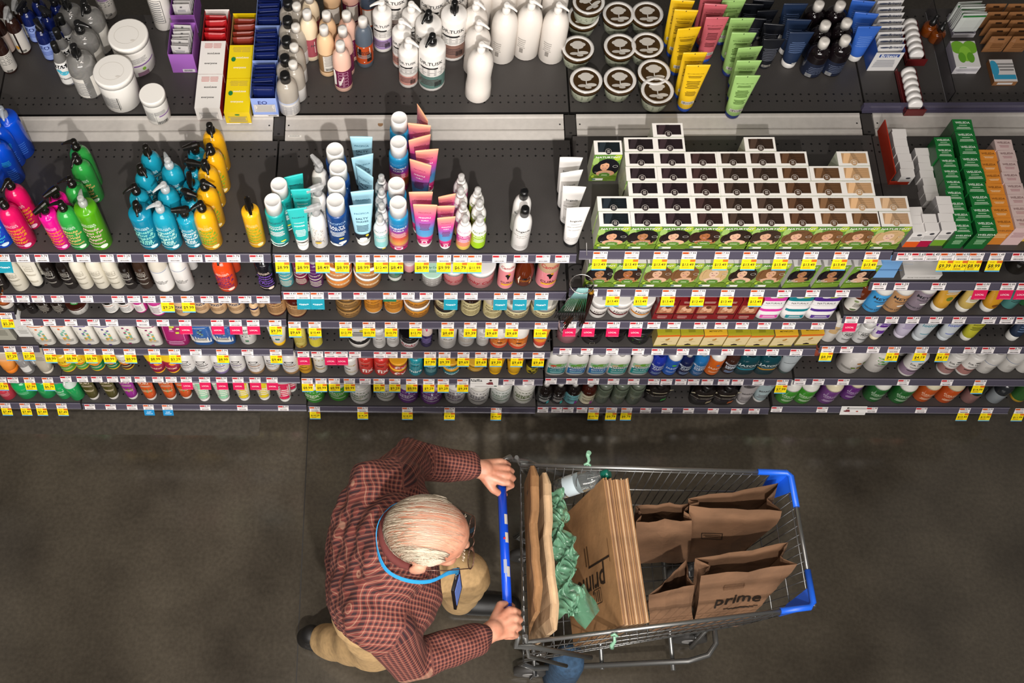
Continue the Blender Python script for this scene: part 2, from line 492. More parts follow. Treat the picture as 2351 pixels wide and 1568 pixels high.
# ---------------------------------------------------------------- products: builders give [(part, mesh, parent part, own label)]
BUILT = {}
def cached(fn):
    def g(**k):
        key = fn.__name__+repr(sorted((a, (b.name if hasattr(b, 'name') else b)) for a, b in k.items()))
        if key not in BUILT: BUILT[key] = fn(**k)
        return BUILT[key]
    return g
def surf(prof, ry=1.0, sq=2.0):
    rs = [p[0] for p in prof]; zs = [p[1] for p in prof]
    def fn(x, z, lift):
        R = max(np.interp(z, zs, rs), 0.004)
        if sq != 2.0:
            u = min(abs(x)/R, .97)
            return (x, -R*ry*(1-u**sq)**(1/sq)-lift, z)
        a = max(-2.2, min(2.2, x/R))
        return ((R+lift)*math.sin(a), -(R+lift)*ry*math.cos(a), z)
    return fn
def pump_head(s, z0, c, clear=False):
    b = MB(); mt = mat(c, 0.12, trans=0.55) if clear else mat(c, 0.18)
    b.lathe([(0.0125*s, z0), (0.0135*s, z0+0.002), (0.0135*s, z0+0.015*s), (0.011*s, z0+0.019*s), (0.008*s, z0+0.020*s), (0.0075*s, z0+0.027*s)], mt, 16)
    zh = z0+0.027*s
    b.lathe([(0.0095*s, zh), (0.0105*s, zh+0.004*s), (0.0095*s, zh+0.012*s), (0.006*s, zh+0.0145*s)], mt, 16)
    rings = []
    for t in range(7):
        u = t/6.0
        y = -(0.002+0.036*u)*s; zc = zh+(0.0085-0.012*u*u)*s
        a, h = (0.0088-0.0058*u)*s, (0.0050-0.0022*u)*s
        rings.append([(a*math.cos(2*math.pi*i/10), y, zc+h*math.sin(2*math.pi*i/10)) for i in range(10)])
    b.loft(rings, mt)
    return b.mesh(), 0.0415*s
def spray_head(s, z0, c, clear=False):
    b = MB(); mt = mat(c, 0.12, trans=0.6) if clear else mat(c, 0.2)
    b.lathe([(0.0125*s, z0), (0.0130*s, z0+0.014*s), (0.009*s, z0+0.018*s), (0.009*s, z0+0.024*s)], mt, 14)
    zh = z0+0.024*s
    rings = []
    for y, a, h in ((0.018, 0.006, 0.006), (0.010, 0.0085, 0.010), (-0.006, 0.0085, 0.010), (-0.020, 0.0065, 0.008), (-0.034, 0.005, 0.006)):
        rings.append([(x*a*s, y*s, zh+0.010*s+zz*h*s) for x, zz in ((-1, -1), (1, -1), (1, 0.7), (0.5, 1), (-0.5, 1), (-1, 0.7))])
    b.loft(rings, mt, False)
    b.lathe([(0.005*s, 0), (0.006*s, 0.008*s)], mt, 10, cy=-0.03*s, cx=0) if False else None
    b.loft([[(x*0.004*s, -0.014*s-q, zh+zz) for x, q, zz in ((-1, 0, 0), (1, 0, 0), (1, 0.004*s, 0), (-1, 0.004*s, 0))],
            [(x*0.004*s, -0.020*s-q, zh-0.024*s) for x, q in ((-1, 0), (1, 0), (1, 0.003*s), (-1, 0.003*s))]], mt, False)
    return b.mesh(), 0.044*s
@cached
def bottle(w=.06, h=.2, col='ffffff', cap='disc', cc='ffffff', sh='round', nr=.4, hc=None, bands=(), patch=(), art=(), ry=1.0, ro=.3, taper=1.0, sq=2.0, ps=1.0, tr=0.0):
    r = w/2
    bm_ = mat(col, ro, trans=tr) if isinstance(col, str) else col
    if cap in ('pump', 'cpump'): head = 0.0415*ps
    elif cap in ('spray', 'cspray'): head = 0.044*ps
    elif hc is not None: head = hc
    else: head = {'disc': .026, 'dome': .035, 'wide': .055, 'mist': .034, 'drop': .05, None: 0.0}[cap]
    head = min(head, h*0.5)
    bh = h-head
    n = r*nr
    if cap == 'wide': n = r*0.78
    if cap == 'dome': n = r*0.9
    if sh == 'round': prof = [(r*.90*taper, 0), (r*.99*taper, .004), (r, bh*.68), (r*.97, bh*.78), (r*.86, bh*.88), (r*.62, bh*.955), (n, bh*.985), (n, bh)]
    elif sh == 'flat': prof = [(r*.90, 0), (r*.99, .004), (r, bh*.90), (r*.97, bh*.935), (r*.86, bh*.96), (n*1.15, bh*.968), (n, bh)]
    elif sh == 'cone': prof = [(r*.92, 0), (r, .006), (r, bh*.55), (r*.8, bh*.75), (r*.5, bh*.93), (n, bh)]
    elif sh == 'full': prof = [(r*.93*taper, 0), (r*taper, .005), (r, bh*.94), (r*.97, bh*.98), (n, bh)]
    elif sh == 'waist': prof = [(r*.93, 0), (r, .006), (r*.98, bh*.25), (r*.90, bh*.42), (r*.95, bh*.6), (r, bh*.74), (r*.9, bh*.86), (r*.6, bh*.955), (n, bh*.985), (n, bh)]
    b = MB()
    B = [(a*bh, c*bh, mat(q, ro) if isinstance(q, str) else q) for a, c, q in bands]
    Pt = [(a0, a1, z0*bh, z1*bh, mat(q, ro)) for a0, a1, z0, z1, q in patch]
    b.lathe(prof, bm_, 24, ry=ry, bands=B, patches=Pt, sq=sq)
    deco(b, surf(prof, ry, sq), w, bh, art)
    parts = [('body', b.mesh(), None, None)]
    c2 = MB()
    cm = mat(cc, .3) if isinstance(cc, str) else cc
    if cap in ('pump', 'cpump'):
        parts.append(('pump_head', pump_head(ps, bh, cc, cap == 'cpump')[0], 0, None))
    elif cap in ('spray', 'cspray'):
        parts.append(('spray_head', spray_head(ps, bh, cc, cap == 'cspray')[0], 0, None))
    elif cap == 'disc':
        q = max(n*1.12, .008); z0 = bh-.004
        c2.lathe([(q, z0), (q*1.0, z0+head*.8), (q*.93, z0+head+.003), (q*.5, z0+head+.004)], cm, 20)
        parts.append(('cap', c2.mesh(), 0, None))
    elif cap == 'dome':
        z0 = bh-.003
        c2.lathe([(r*.96, z0), (r*.95, z0+head*.25), (r*.84, z0+head*.6), (r*.6, z0+head*.85), (r*.3, z0+head*.97), (.002, z0+head)], cm, 22, ry=ry)
        parts.append(('cap', c2.mesh(), 0, None))
    elif cap == 'wide':
        z0 = bh-.004; q = r*.84
        c2.lathe([(q, z0), (q, z0+head*.93), (q*.93, z0+head), (q*.88, z0+head), (q*.80, z0+head-.0025), (.004, z0+head-.0028)], cm, 24)
        parts.append(('cap', c2.mesh(), 0, None))
    elif cap == 'mist':
        z0 = bh-.002
        c2.lathe([(n*1.15, z0), (n*1.15, z0+head*.3), (n*.8, z0+head*.36), (n*.72, z0+head*.95), (n*.4, z0+head)], cm, 16)
        c2.lathe([(n*.85, z0+head*.36), (n*.85, z0+head*1.02), (n*.5, z0+head*1.08)], mat('f4f4f4', .1, trans=.8), 16)
        parts.append(('mist_cap', c2.mesh(), 0, None))
    elif cap == 'drop':
        z0 = bh-.003
        c2.lathe([(n*1.15, z0), (n*1.15, z0+head*.4), (n*.75, z0+head*.45), (n*.7, z0+head*.85), (n*.3, z0+head)], cm, 14)
        parts.append(('dropper_cap', c2.mesh(), 0, None))
    return parts
@cached
def tube(w=.05, h=.16, col='ffffff', cc='ffffff', hc=.02, art=(), rot=0, grad=None, ro=.35, wt=1.5):
    r = w/2; parts = []
    b = MB()
    b.lathe([(r*.86, 0), (r*.90, .002), (r*.92, hc)], cc, 20)
    parts.append(('cap', b.mesh(), None, None))
    b = MB(); c, s = math.cos(rad(rot)), math.sin(rad(rot))
    zz = [hc, hc+.004, hc+(h-hc)*.25, hc+(h-hc)*.5, hc+(h-hc)*.75, h-.008, h-.0079, h]
    def ab(z):
        t = max(0.0, (z-hc-.004)/(h-hc-.012)); t = min(1, t)
        return r*(.9 if z <= hc else 1)+(r*wt-r)*t, r*(.9 if z <= hc else 1)*(1-t)+.0014*t
    rings = []
    for z in zz:
        a, q = ab(z)
        rg = []
        for i in range(24):
            f = 2*math.pi*i/24; x, y = a*math.sin(f), -q*math.cos(f)
            rg.append((x*c-y*s, x*s+y*c, z))
        rings.append(rg)
    bm_ = grad if grad is not None else mat(col, ro)
    b.loft(rings, bm_)
    def fn(x, z, lift):
        a, q = ab(z)
        u = max(-.98, min(.98, x/a))
        X, Y = u*(a+lift), -(q*math.sqrt(1-u*u)+lift)
        return (X*c-Y*s, X*s+Y*c, z)
    deco(b, fn, w, h, art)
    parts.insert(0, ('body', b.mesh(), None, None))
    return parts
@cached
def jar(w=.08, h=.06, col='ffffff', lc='ffffff', lh=.02, bands=(), patch=(), art=(), top=(), ro=.3, taper=1.0, tr=0.0, lr=1.04, rim=None):
    r = w/2/lr; bh = h-lh
    prof = [(r*.92*taper, 0), (r*taper, .004), (r, bh*.9), (r*.96, bh), (r*.9, bh+.001)]
    b = MB()
    b.lathe(prof, mat(col, ro, trans=tr), 28, bands=[(a*bh, c*bh, mat(q, ro)) for a, c, q in bands], patches=[(a0, a1, z0*bh, z1*bh, mat(q, ro)) for a0, a1, z0, z1, q in patch])
    deco(b, surf(prof), w, bh, art)
    parts = [('body', b.mesh(), None, None)]
    b = MB(); R = w/2
    lm = mat(lc, ro) if isinstance(lc, str) else lc
    b.lathe([(R, bh), (R, h-.004), (R*.97, h-.001), (R*.93, h)], lm, 28)
    if rim:
        b.lathe([(R*.93, h), (R*.985, h+.001), (R*.985, h+.003), (R*.84, h+.003), (R*.78, h+.0005)], mat(rim, .25), 28, cap1=False)
        b.lathe([(R*.87, h), (R*.87, h+.0006)], lm, 28)
    deco(b, lambda x, z, l: (x, z-R, h+l+(.0006 if rim else 0)), w, w, top, True)
    parts.append(('lid', b.mesh(), 0, None))
    return parts
@cached
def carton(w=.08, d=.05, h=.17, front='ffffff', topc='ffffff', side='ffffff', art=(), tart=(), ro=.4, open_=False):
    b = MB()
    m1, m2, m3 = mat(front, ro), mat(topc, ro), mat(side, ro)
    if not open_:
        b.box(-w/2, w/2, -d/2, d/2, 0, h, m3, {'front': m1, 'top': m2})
    else:
        t = .0012
        b.box(-w/2, w/2, -d/2, -d/2+t, 0, h*.86, m1)
        b.box(-w/2, w/2, d/2-t, d/2, 0, h, m1)
        b.box(-w/2, -w/2+t, -d/2+t, d/2-t, 0, h*.93, m3)
        b.box(w/2-t, w/2, -d/2+t, d/2-t, 0, h*.93, m3)
        b.box(-w/2+t, w/2-t, -d/2+t, d/2-t, 0, .002, m3)
    deco(b, lambda x, z, l: (x, -d/2-l, z), w, h, art, True)
    if tart: deco(b, lambda x, z, l: (x, -d/2+z, h+l), w, d, tart, True)
    return [('carton', b.mesh(), None, None)]
@cached
def pouch(w=.1, h=.15, d=.05, col='ffffff', topc='cc4488', art=(), ro=.35):
    b = MB(); rings = []
    for t, a, q in ((0, .96, .8), (.02, 1, 1), (.25, 1, .85), (.55, .97, .5), (.74, .96, .25), (.93, .98, .05), (1, .98, .04)):
        rings.append([(w/2*a*math.copysign(abs(math.sin(f))**.5, math.sin(f)), -d/2*q*math.copysign(abs(math.cos(f))**.8, math.cos(f)), h*t) for f in [2*math.pi*(i+.5)/20 for i in range(20)]])
    b.loft(rings[:5], mat(col, ro), True, True, False)
    b.loft(rings[4:], mat(topc, ro), True, False, True)
    def fn(x, z, l):
        q = np.interp(z/h, (0, .02, .25, .55, .74, .93, 1), (.8, 1, .85, .5, .25, .05, .04))
        u = min(.97, abs(x)/(w/2))
        return (x, -d/2*q*(1-u**4)**.4-l, z)
    deco(b, fn, w, h, art, True)
    return [('bag', b.mesh(), None, None)]
@cached
def packet(w=.07, h=.1, col='cccccc', t=.006, art=()):
    b = MB()
    rings = []
    for z, q in ((0, .15), (.06, .5), (.3, 1), (.7, 1), (.93, .4), (1, .1)):
        rings.append([(w/2*sx, t/2*q*sy, h*z) for sx, sy in ((-1, -.3), (-.6, -1), (.6, -1), (1, -.3), (1, .3), (.6, 1), (-.6, 1), (-1, .3))])
    b.loft(rings, mat(col, .25), False)
    deco(b, lambda x, z, l: (x, -t/2-l, z), w, h, art, True)
    return [('packet', b.mesh(), None, None)]

REG = []
CUR = {}
FRAMES = {'A1': (0, 0, 700/2351), 'A2': (640, 0, 700/2351), 'A3': (1290, 0, 700/2351), 'A4': (1651, 0, 700/2351),
          'B1': (0, 260, 640/2351), 'B2': (600, 240, 740/2351), 'B3': (1290, 230, 780/2351), 'B4': (1950, 230, 401/1534),
          'C1': (0, 570, 680/2351), 'C2': (620, 570, 680/2351), 'C3': (1220, 570, 680/2351), 'C4': (1790, 570, 561/2199), 'P': (0, 0, 1.0)}
def sh(frame, bay, row):
    CUR.update(fr=FRAMES[frame], bay=bay, row=row, z=1.4105 if row == 0 else ZR[bay][row])
def px(x, y):
    f = CUR['fr']; return f[0]+x*f[2], f[1]+y*f[2]
def locphrase():
    if CUR['row'] == 0: return 'on the deck behind the spine'
    return "on the %s's %s shelf" % (BAYN[CUR['bay']], ROWN[CUR['row']])
def place(parts, name, X, Y, Z, rz, headrot=None):
    if len(parts) == 1:
        o = link(name, parts[0][1], None, (X, Y, Z), rz); return o
    root = bpy.data.objects.new(name, None); COL.objects.link(root)
    root.location = (float(X), float(Y), float(Z)); root.rotation_euler = (0, 0, rz)
    objs = []
    for pn, me, par, lb in parts:
        o = link(pn, me, root)
        if 'head' in pn and headrot is not None: o.rotation_euler = (0, 0, rad(headrot))
        objs.append(o)
    return root
def reg(o, desc, cat, loc=None, grp=None):
    REG.append((o, desc, cat, loc if loc is not None else locphrase(), grp, tuple(o.location)))
def wpx(x, y, w_):
    X, Y = px(x, y); return w_*CUR['fr'][2]/scale_at(onZ(X, Y, CUR['z']))
def hfrom(C, yt):
    Y = CUR['fr'][1]+yt*CUR['fr'][2]
    lo, hi = .01, .6
    for _ in range(30):
        mid = (lo+hi)/2
        if proj(C+np.array([0, 0, mid]))[1] > Y: lo = mid
        else: hi = mid
    return lo
NAMES = {'bottle': ('lotion_bottle', 'bottle'), 'tube': ('squeeze_tube', 'tube'), 'jar': ('cosmetic_jar', 'jar'), 'carton': ('carton_box', 'box'), 'pouch': ('standing_pouch', 'pouch'), 'packet': ('sachet_packet', 'packet')}
def p(kind, x, y, w, desc, yt=None, h=None, tops=(), bases=(), rot=0.0, hr=None, name=None, cat=None, dz=0.0, ry=1.0, dep=None, hide=False, wk=1.0, **k):
    """x,y: bottom middle of the thing in the current frame, w its width there; yt its top or h its height in metres; tops/bases: further copies."""
    X, Y = px(x, y)
    B = onZ(X, Y, CUR['z']+dz)
    wm = w*CUR['fr'][2]/scale_at(B)*wk
    hd = (dep/2 if dep else wm/2*ry)
    C = B+np.array([0, hd, 0])
    lim = (0.45, 0.93) if CUR['row'] == 0 else (0.004, DEEP-0.002)
    C[1] = min(max(C[1], lim[0]+hd), lim[1]-hd*0.9)
    C[2] = CUR['z']+dz+0.0004
    if h is None: h = hfrom(C, yt)
    if h < .02: h = .02
    kk = dict(k); kk['w'] = round(wm, 4); kk['h'] = round(h, 4)
    if kind in ('carton', 'pouch') and dep: kk['d'] = round(dep, 4)
    if kind == 'bottle' and ry != 1.0: kk['ry'] = ry
    parts = {'bottle': bottle, 'tube': tube, 'jar': jar, 'carton': carton, 'pouch': pouch, 'packet': packet}[kind](**kk)
    nm, ct = NAMES[kind]
    if kind == 'bottle':
        if k.get('cap') in ('pump', 'cpump'): nm, ct = 'pump_bottle', 'pump bottle'
        elif k.get('cap') in ('spray', 'cspray', 'mist'): nm, ct = 'spray_bottle', 'spray bottle'
        elif k.get('cap') == 'drop': nm, ct = 'dropper_bottle', 'bottle'
    nm = name or nm; ct = cat or ct
    out = []
    pts = [tuple(C)]
    for xt, yt2 in tops:
        q = onZ(*px(xt, yt2), CUR['z']+dz+h); pts.append((q[0], q[1], C[2]))
    for xb, yb in bases:
        q = onZ(*px(xb, yb), CUR['z']+dz); pts.append((q[0], q[1]+hd, C[2]))
    for i, (a, b_, c) in enumerate(pts):
        b_ = min(max(b_, lim[0]+hd), lim[1]-hd*0.9)
        r_ = rad(rot if i == 0 or not tops else rot+random.uniform(-8, 8)) if kind != 'carton' else rad(rot)
        hh = hr if not isinstance(hr, (list, tuple)) else hr[i % len(hr)]
        o = place(parts, nm, a, b_, c, r_, hh)
        reg(o, desc, ct)
        out.append(o)
    CUR['last'] = (C, wm, h)
    return out
# ---------------------------------------------------------------- printed designs
def stack(lines, c, z=.6, dz=.1, wmax=.9, sh=.0, x=0):
    n = max(len(t) for t in lines)
    return tuple(('t', t, x, z-i*dz, wmax*(len(t)/n)**.8, c, sh) for i, t in enumerate(lines))
def script_art(lines, c, top='ffffff'):
    return (('t', "NOT YOUR", 0, .71, .62, top), ('t', "MOTHER'S", 0, .672, .66, top)) + stack(lines, c, .58, .088, 1.0, .28) + (('o', .52, .12, .34, .095, top), ('l', 1, -.1, .13, .7, .03, top))
HAW = ('Hawaiian', 'Gardenia', 'Flower &', 'Mango', 'Butter')
MAT_ = ('Matcha', 'Green Tea', '& Wild', 'Apple', 'Blossom')
AQU = ('Aquatic', 'Mint &', 'Coastal', 'Sea', 'Holly')
ROY = ('Royal', 'Honey &', 'Kalahari', 'Desert', 'Melon')
def back_art(c='777777', bar='333333'):
    return (('l', 7, 0, .42, 1.2, .26, c), ('bc', .3, .16, .5, .07, bar))
def tube_back(c):
    return (('r', 0, .975, .05, .025, '222222'), ('t', 'BUY A GIVE, GIVE A GIVE.', 0, .82, 1.0, c), ('l', 2, 0, .76, 1.0, .05, c), ('l', 5, 0, .60, .85, .16, c), ('l', 4, 0, .42, .7, .1, c), ('r', 0, .225, .75, .06, 'e9e4da'), ('bc', 0, .225, .7, .05, '222222'))

# ---------------------------------------------------------------- the deck behind the spine (its goods turn their backs to this aisle)
sh('A1', 'B1', 0)
WLB = (('l', 6, 0, .45, 1.3, .3, '8a8a86'), ('bc', .3, .12, .4, .06, '333333'))
amber = dict(col='2a1712', cap='cspray', cc='d8d8d8', ro=.12, ps=.9)
p('bottle', 75, 578, 118, 'brown spray bottle with white back label at the frame edge', h=.19, patch=((-150, 150, .08, .62, 'cfcac2'),), art=WLB, **amber)
p('bottle', 185, 430, 112, 'brown spray bottle with black-barred white label', yt=70, patch=((-150, 0, .08, .68, 'd8d3ca'), (0, 150, .08, .68, 'c9c4bc')), art=(('r', -.02, .38, .05, .55, '222222'), ('o', -.35, .25, .25, .12, 'e0a23a'), ('bc', .35, .14, .35, .06, '222222')), **amber)
p('bottle', 70, 425, 100, 'brown spray bottle with red-flecked label', h=.19, patch=((-150, 150, .06, .6, 'cbb8ae'),), art=(('o', .1, .4, .3, .1, 'b0413a'), ('o', -.2, .25, .3, .1, 'b0413a')), **amber)
p('bottle', 215, 300, 100, 'brown spray bottle at the rear', yt=5, patch=((-150, 150, .06, .6, 'd4cfc6'),), art=WLB, **amber)
p('bottle', 60, 235, 105, 'dark brown spray bottle furthest back', yt=-60, patch=((-150, 150, .06, .5, 'b4aea6'),), **amber)
cob = dict(col='101c52', cap='spray', cc='141417', ro=.15, ps=.9, patch=((-150, 150, .06, .62, '8ea3de'),), art=(('t', 'EO', 0, .5, .6, '1b2a6b'), ('l', 3, 0, .3, .9, .15, '5c70b8')))
p('bottle', 392, 475, 112, 'cobalt spray bottle with light blue label', yt=160, tops=[(165, 20), (325, 55), (430, 140), (395, -30), (250, -60)], hr=[40, -20, 60, 10, 90], **cob)
cl = dict(col='d8d6d2', ro=.06, tr=.8)
p('bottle', 528, 665, 118, 'clear sanitizer bottle with white drop label', yt=330, cap='disc', cc='141414', hc=.035, sh='cone', patch=((-120, 120, .06, .72, 'e3e2de'),), art=(('r', 0, .62, .9, .1, '1d1d1d'), ('t', '365', 0, .62, .7, 'f2f2f2'), ('o', -.35, .5, .35, .1, '4fb6cf'), ('o', .2, .43, .6, .12, '4fb6cf'), ('t', 'Hand Sanitizer', 0, .25, 1.2, '333333')), tops=[(425, 225), (455, 115)], **cl)
p('bottle', 690, 770, 215, 'large clear gel bottle with black pump', yt=345, cap='pump', cc='141414', ps=1.15, nr=.3, patch=((-50, 15, .05, .6, 'dcd8d0'), (35, 110, .05, .62, 'dcd8d0')), art=(('l', 8, -.35, .3, .7, .4, '8d8d8d'),), tops=[(592, 165), (640, 5)], hr=[20, 75, 0], **cl)
p('bottle', 600, 350, 190, 'clear gel bottle at the rear with black pump', yt=-20, cap='pump', cc='141414', ps=1.1, nr=.3, patch=((20, 110, .05, .55, 'cfcbc4'),), hr=20, **cl)
p('bottle', 835, 150, 130, 'bottle with purple-striped white label', h=.22, cap='disc', cc='222222', col='d6d1c9', bands=((.45, .5, '8e63a8'),), art=WLB)
can = dict(taper=.97, lh=.022)
canart = (('fr', -.42, .42, .30, .42, .008, '333333'), ('l', 9, -.42, .42, .5, .38, '888888'), ('r', .05, .4, .02, .5, '333333'))
lidart = (('ring', -.05, .47, .62, .55, .03, 'cfcac2'), ('o', .3, .3, .12, .06, 'd8d3cb'))
p('jar', 935, 885, 305, 'large white wipes canister', yt=540, col='e9e6e0', lc='ebe8e2', art=canart, top=lidart, tops=[], **can)
p('jar', 1045, 612, 305, 'large white wipes canister with purple stripe', yt=262, col='e9e6e0', lc='ebe8e2', patch=((0, 90, .42, .47, '8a5fa5'),), art=(('l', 5, .3, .65, .6, .2, '8d8d8d'), ('o', .6, .3, .1, .12, '7fb23a'), ('r', .5, .12, .3, .15, '7d6072')), top=lidart, **can)
p('jar', 1215, 1008, 198, 'small white wipes canister set on the cap rail', yt=718, col='e9e6e0', lc='ebe8e2', patch=((15, 100, .42, .48, '8a5fa5'),), art=(('fr', -.45, .45, .28, .5, .008, '333333'), ('l', 9, -.45, .45, .45, .45, '888888'), ('bc', .5, .13, .45, .14, '222222'), ('l', 4, .45, .62, .5, .2, '999999')), top=(), **can)
p('bottle', 1265, 245, 160, 'white canister with outlined text panel', h=.26, cap='wide', cc='e6e2dc', col='e3dfd8', sh='full', art=(('fr', -.2, .45, .35, .5, .008, '333333'), ('l', 9, -.2, .45, .55, .45, '888888')))
# sachet display boxes
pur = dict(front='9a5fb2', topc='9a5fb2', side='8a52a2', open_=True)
o = p('carton', 1430, 560, 165, 'purple open display box of grey sachets', yt=285, dep=.115, art=(('r', .35, .1, .5, .14, 'd3cdd6'), ('bc', .3, .1, .35, .09, '444444')), name='display_box', wk=1.15, **pur)
C1_ = CUR['last']
def fill(C, n, dep, h, w_, desc, col, art=(), lift=.02, grp='sachets in the display boxes'):
    for i in range(n):
        yy = C[1]-dep*.40+dep*.8*(i+.5)/n
        pp = packet(w=round(w_, 4), h=round(h, 4), col=col, t=round(dep*.7/n, 4), art=art)
        o = place(pp, 'sachet_packet', C[0]+random.uniform(-.002, .002), yy, C[2]+lift+random.uniform(0, .01), rad(random.uniform(-4, 4)))
        reg(o, desc, 'packet', grp=grp)
SA = (('r', 0, .93, .12, .05, '55565a'), ('l', 2, 0, .75, 1.2, .12, '8a8a92'))
fill(C1_[0], 8, .115, .085, .055, 'silver grey sachet in the purple box', 'b9b6b4', SA)
p('carton', 1455, 130, 165, 'purple open display box at the rear', h=.10, dep=.115, name='display_box', wk=1.1, **pur)
fill(CUR['last'][0], 5, .115, .09, .055, 'silver grey sachet in the rear purple box', 'b9b6b4', SA)
def everyone(c, c2):
    return (('t', 'everyone', -.05, .30, .5, c), ('t', 'everyone', .1, .62, .5, c, 0, 180), ('l', 4, .35, .85, .4, .16, c2), ('l', 4, -.35, .85, .4, .16, c2))
PNL = (('fr', 0, .40, .40, .52, .008, '555555'), ('l', 10, 0, .40, .74, .46, '8f8f8f'), ('bc', .45, .05, .35, .05, '222222'))
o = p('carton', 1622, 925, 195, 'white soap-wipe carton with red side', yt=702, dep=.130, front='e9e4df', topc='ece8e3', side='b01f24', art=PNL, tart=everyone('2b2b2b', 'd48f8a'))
C_ = CUR['last'][0]
def behind(kind, C, n, dy, wm, h, desc, nm, ct, first=1, dx=0.0, **k):
    for i in range(first, first+n):
        kk = dict(k); kk.update(w=round(wm, 4), h=round(h, 4))
        o = place({'carton': carton, 'bottle': bottle}[kind](**kk), nm, C[0]+dx*i, C[1]+dy*i, C[2], 0)
        reg(o, desc, ct)
Cw, ww, hw = CUR['last']
behind('carton', Cw, 1, .132, ww, hw, 'white soap-wipe carton with red side', 'carton_box', 'box', d=.130, front='e9e4df', topc='ece8e3', side='b01f24', art=PNL, tart=everyone('2b2b2b', 'd48f8a'))
behind('carton', Cw, 1, .264, ww, hw*.95, 'open white display box of red sachets', 'display_box', 'box', d=.130, front='e9e4df', topc='ece8e3', side='b01f24', open_=True)
YP = PNL+(('o', 0, .80, .2, .12, '1f7a3f'), ('r', 0, .045, 2.0, .09, 'eee9e0'), ('bc', .45, .05, .35, .05, '222222'))
ya = everyone('f7f3ea', 'c9b24a')+(('o', -.6, .56, .18, .14, '1f7a3f'),)
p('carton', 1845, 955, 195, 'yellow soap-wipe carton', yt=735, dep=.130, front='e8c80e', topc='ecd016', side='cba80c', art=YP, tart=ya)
Cy, wy, hy = CUR['last']
behind('carton', Cy, 1, .132, wy, hy, 'yellow soap-wipe carton', 'carton_box', 'box', d=.130, front='e8c80e', topc='ecd016', side='cba80c', art=YP, tart=ya)
behind('carton', Cy, 1, .264, wy, hy*.95, 'open yellow display box at the rear', 'display_box', 'box', d=.130, front='e8c80e', topc='ecd016', side='b98f5a', open_=True, art=(('o', 0, .8, .2, .12, '1f7a3f'),))
fill(np.array([Cw[0], Cw[1]+.264, Cw[2]]), 4, .12, hw*.9, ww*.85, 'red sachet in the white display box', 'a3171c', (), .004)
fill(np.array([Cy[0], Cy[1]+.264, Cy[2]]), 4, .12, hy*.88, wy*.85, 'red-brown sachet in the yellow display box', '7a2a1c', (), .004)
EOA = (('t', 'EO', -.1, .66, .36, '1f2f78'), ('r', 0, .40, .84, .36, 'dad5cf'), ('fr', 0, .40, .42, .36, .008, '5565a8'), ('l', 10, 0, .40, .76, .32, '8f8f8f'), ('r', 0, .05, 2.0, .10, 'dfdad6'), ('bc', .5, .05, .35, .05, '333333'))
p('carton', 2055, 898, 195, 'light blue open display box of navy sachets', yt=600, dep=.135, front='8fa6e2', topc='8fa6e2', side='7f97d6', open_=True, art=EOA, name='display_box')
Ce, we, he = CUR['last']
behind('carton', Ce, 2, .138, we, he, 'light blue open display box of navy sachets', 'display_box', 'box', d=.135, front='8fa6e2', topc='8fa6e2', side='7f97d6', open_=True, art=EOA)
for i in range(3):
    fill(np.array([Ce[0], Ce[1]+.138*i, Ce[2]]), 6, .128, he*.97, we*.84, 'navy foil sachet in the %s blue box' % ('front', 'middle', 'rear')[i], '131f55', (('l', 1, 0, .95, 1.7, .02, '8f96b8'),), .006)
bcap = dict(col='beb5a8', cap='disc', cc='121212', hc=.030, nr=.42, ro=.15, tr=.25, bands=((.0, .42, 'dfdcd8'), (.42, .47, 'b9c2d8')), art=(('l', 7, 0, .22, 1.0, .28, '9a9aa0'),))
p('bottle', 2235, 905, 165, 'pearly bottle with black cap, outer file', yt=568, tops=[(2195, 437), (2208, 297), (2215, 142), (2218, 5)], **bcap)
p('bottle', 2292, 800, 150, 'pearly bottle with black cap, inner file', h=CUR['last'][2]*.95, bases=[(2300, 670), (2312, 520), (2318, 360), (2320, 220)], col='beb5a8', cap='disc', cc='d9d4cc', hc=.02, nr=.42, ro=.15, tr=.25, bands=((.0, .42, 'dfdcd8'),))
sh('A2', 'B2', 0)
def lot(c, pat, extra=()):
    return dict(col=c, cap='disc', cc='dcd8d2', hc=.028, nr=.45, ro=.25, patch=((-175, 175, .12, .58, pat),), art=extra)
dia = (('p', ((-1.0, .58), (.2, .42), (-.2, .2), (-1.0, .16)), 'e3ddd6'),)
p('bottle', 255, 478, 135, 'cream lotion bottle with rose label', yt=85, **lot('e6d3b4', 'a8505a', (('p', ((-.3, .40), (.6, .52), (.6, .22)), 'e6e0d8'), ('t', 'FA', .4, .42, .25, '444444'))))
p('bottle', 380, 598, 135, 'peach lotion bottle with brown patterned label', yt=205, tops=[(365, 97)], **lot('e2bd94', '8a6a48', (('r', .25, .36, .6, .40, 'd5cec4'), ('l', 8, .25, .42, .5, .26, '8d8680'), ('bc', .25, .21, .4, .06, '2a2a2a'))))
brick = tuple(('fr', x, .18+.085*j, .16, .06, .008, 'c58fa6') for j in range(5) for x in (-.1, .35))
p('bottle', 500, 715, 140, 'pink lotion bottle with plum brick label', yt=330, tops=[(490, 215), (520, 97)], **lot('e3b7a4', '6b1f45', brick+dia))
p('bottle', 270, 345, 130, 'cream lotion bottle at the rear', h=CUR['last'][2], **lot('e6d3b4', 'a8505a'))
p('bottle', 425, 235, 135, 'peach lotion bottle at the rear', h=CUR['last'][2], **lot('d8b48c', '8a6a48', (('r', .2, .36, .7, .4, 'd5cec4'),)))
p('bottle', 565, 215, 135, 'pink lotion bottle at the rear', h=CUR['last'][2], **lot('d8a898', '6b1f45', (('r', .2, .36, .7, .4, 'd5cec4'),)))
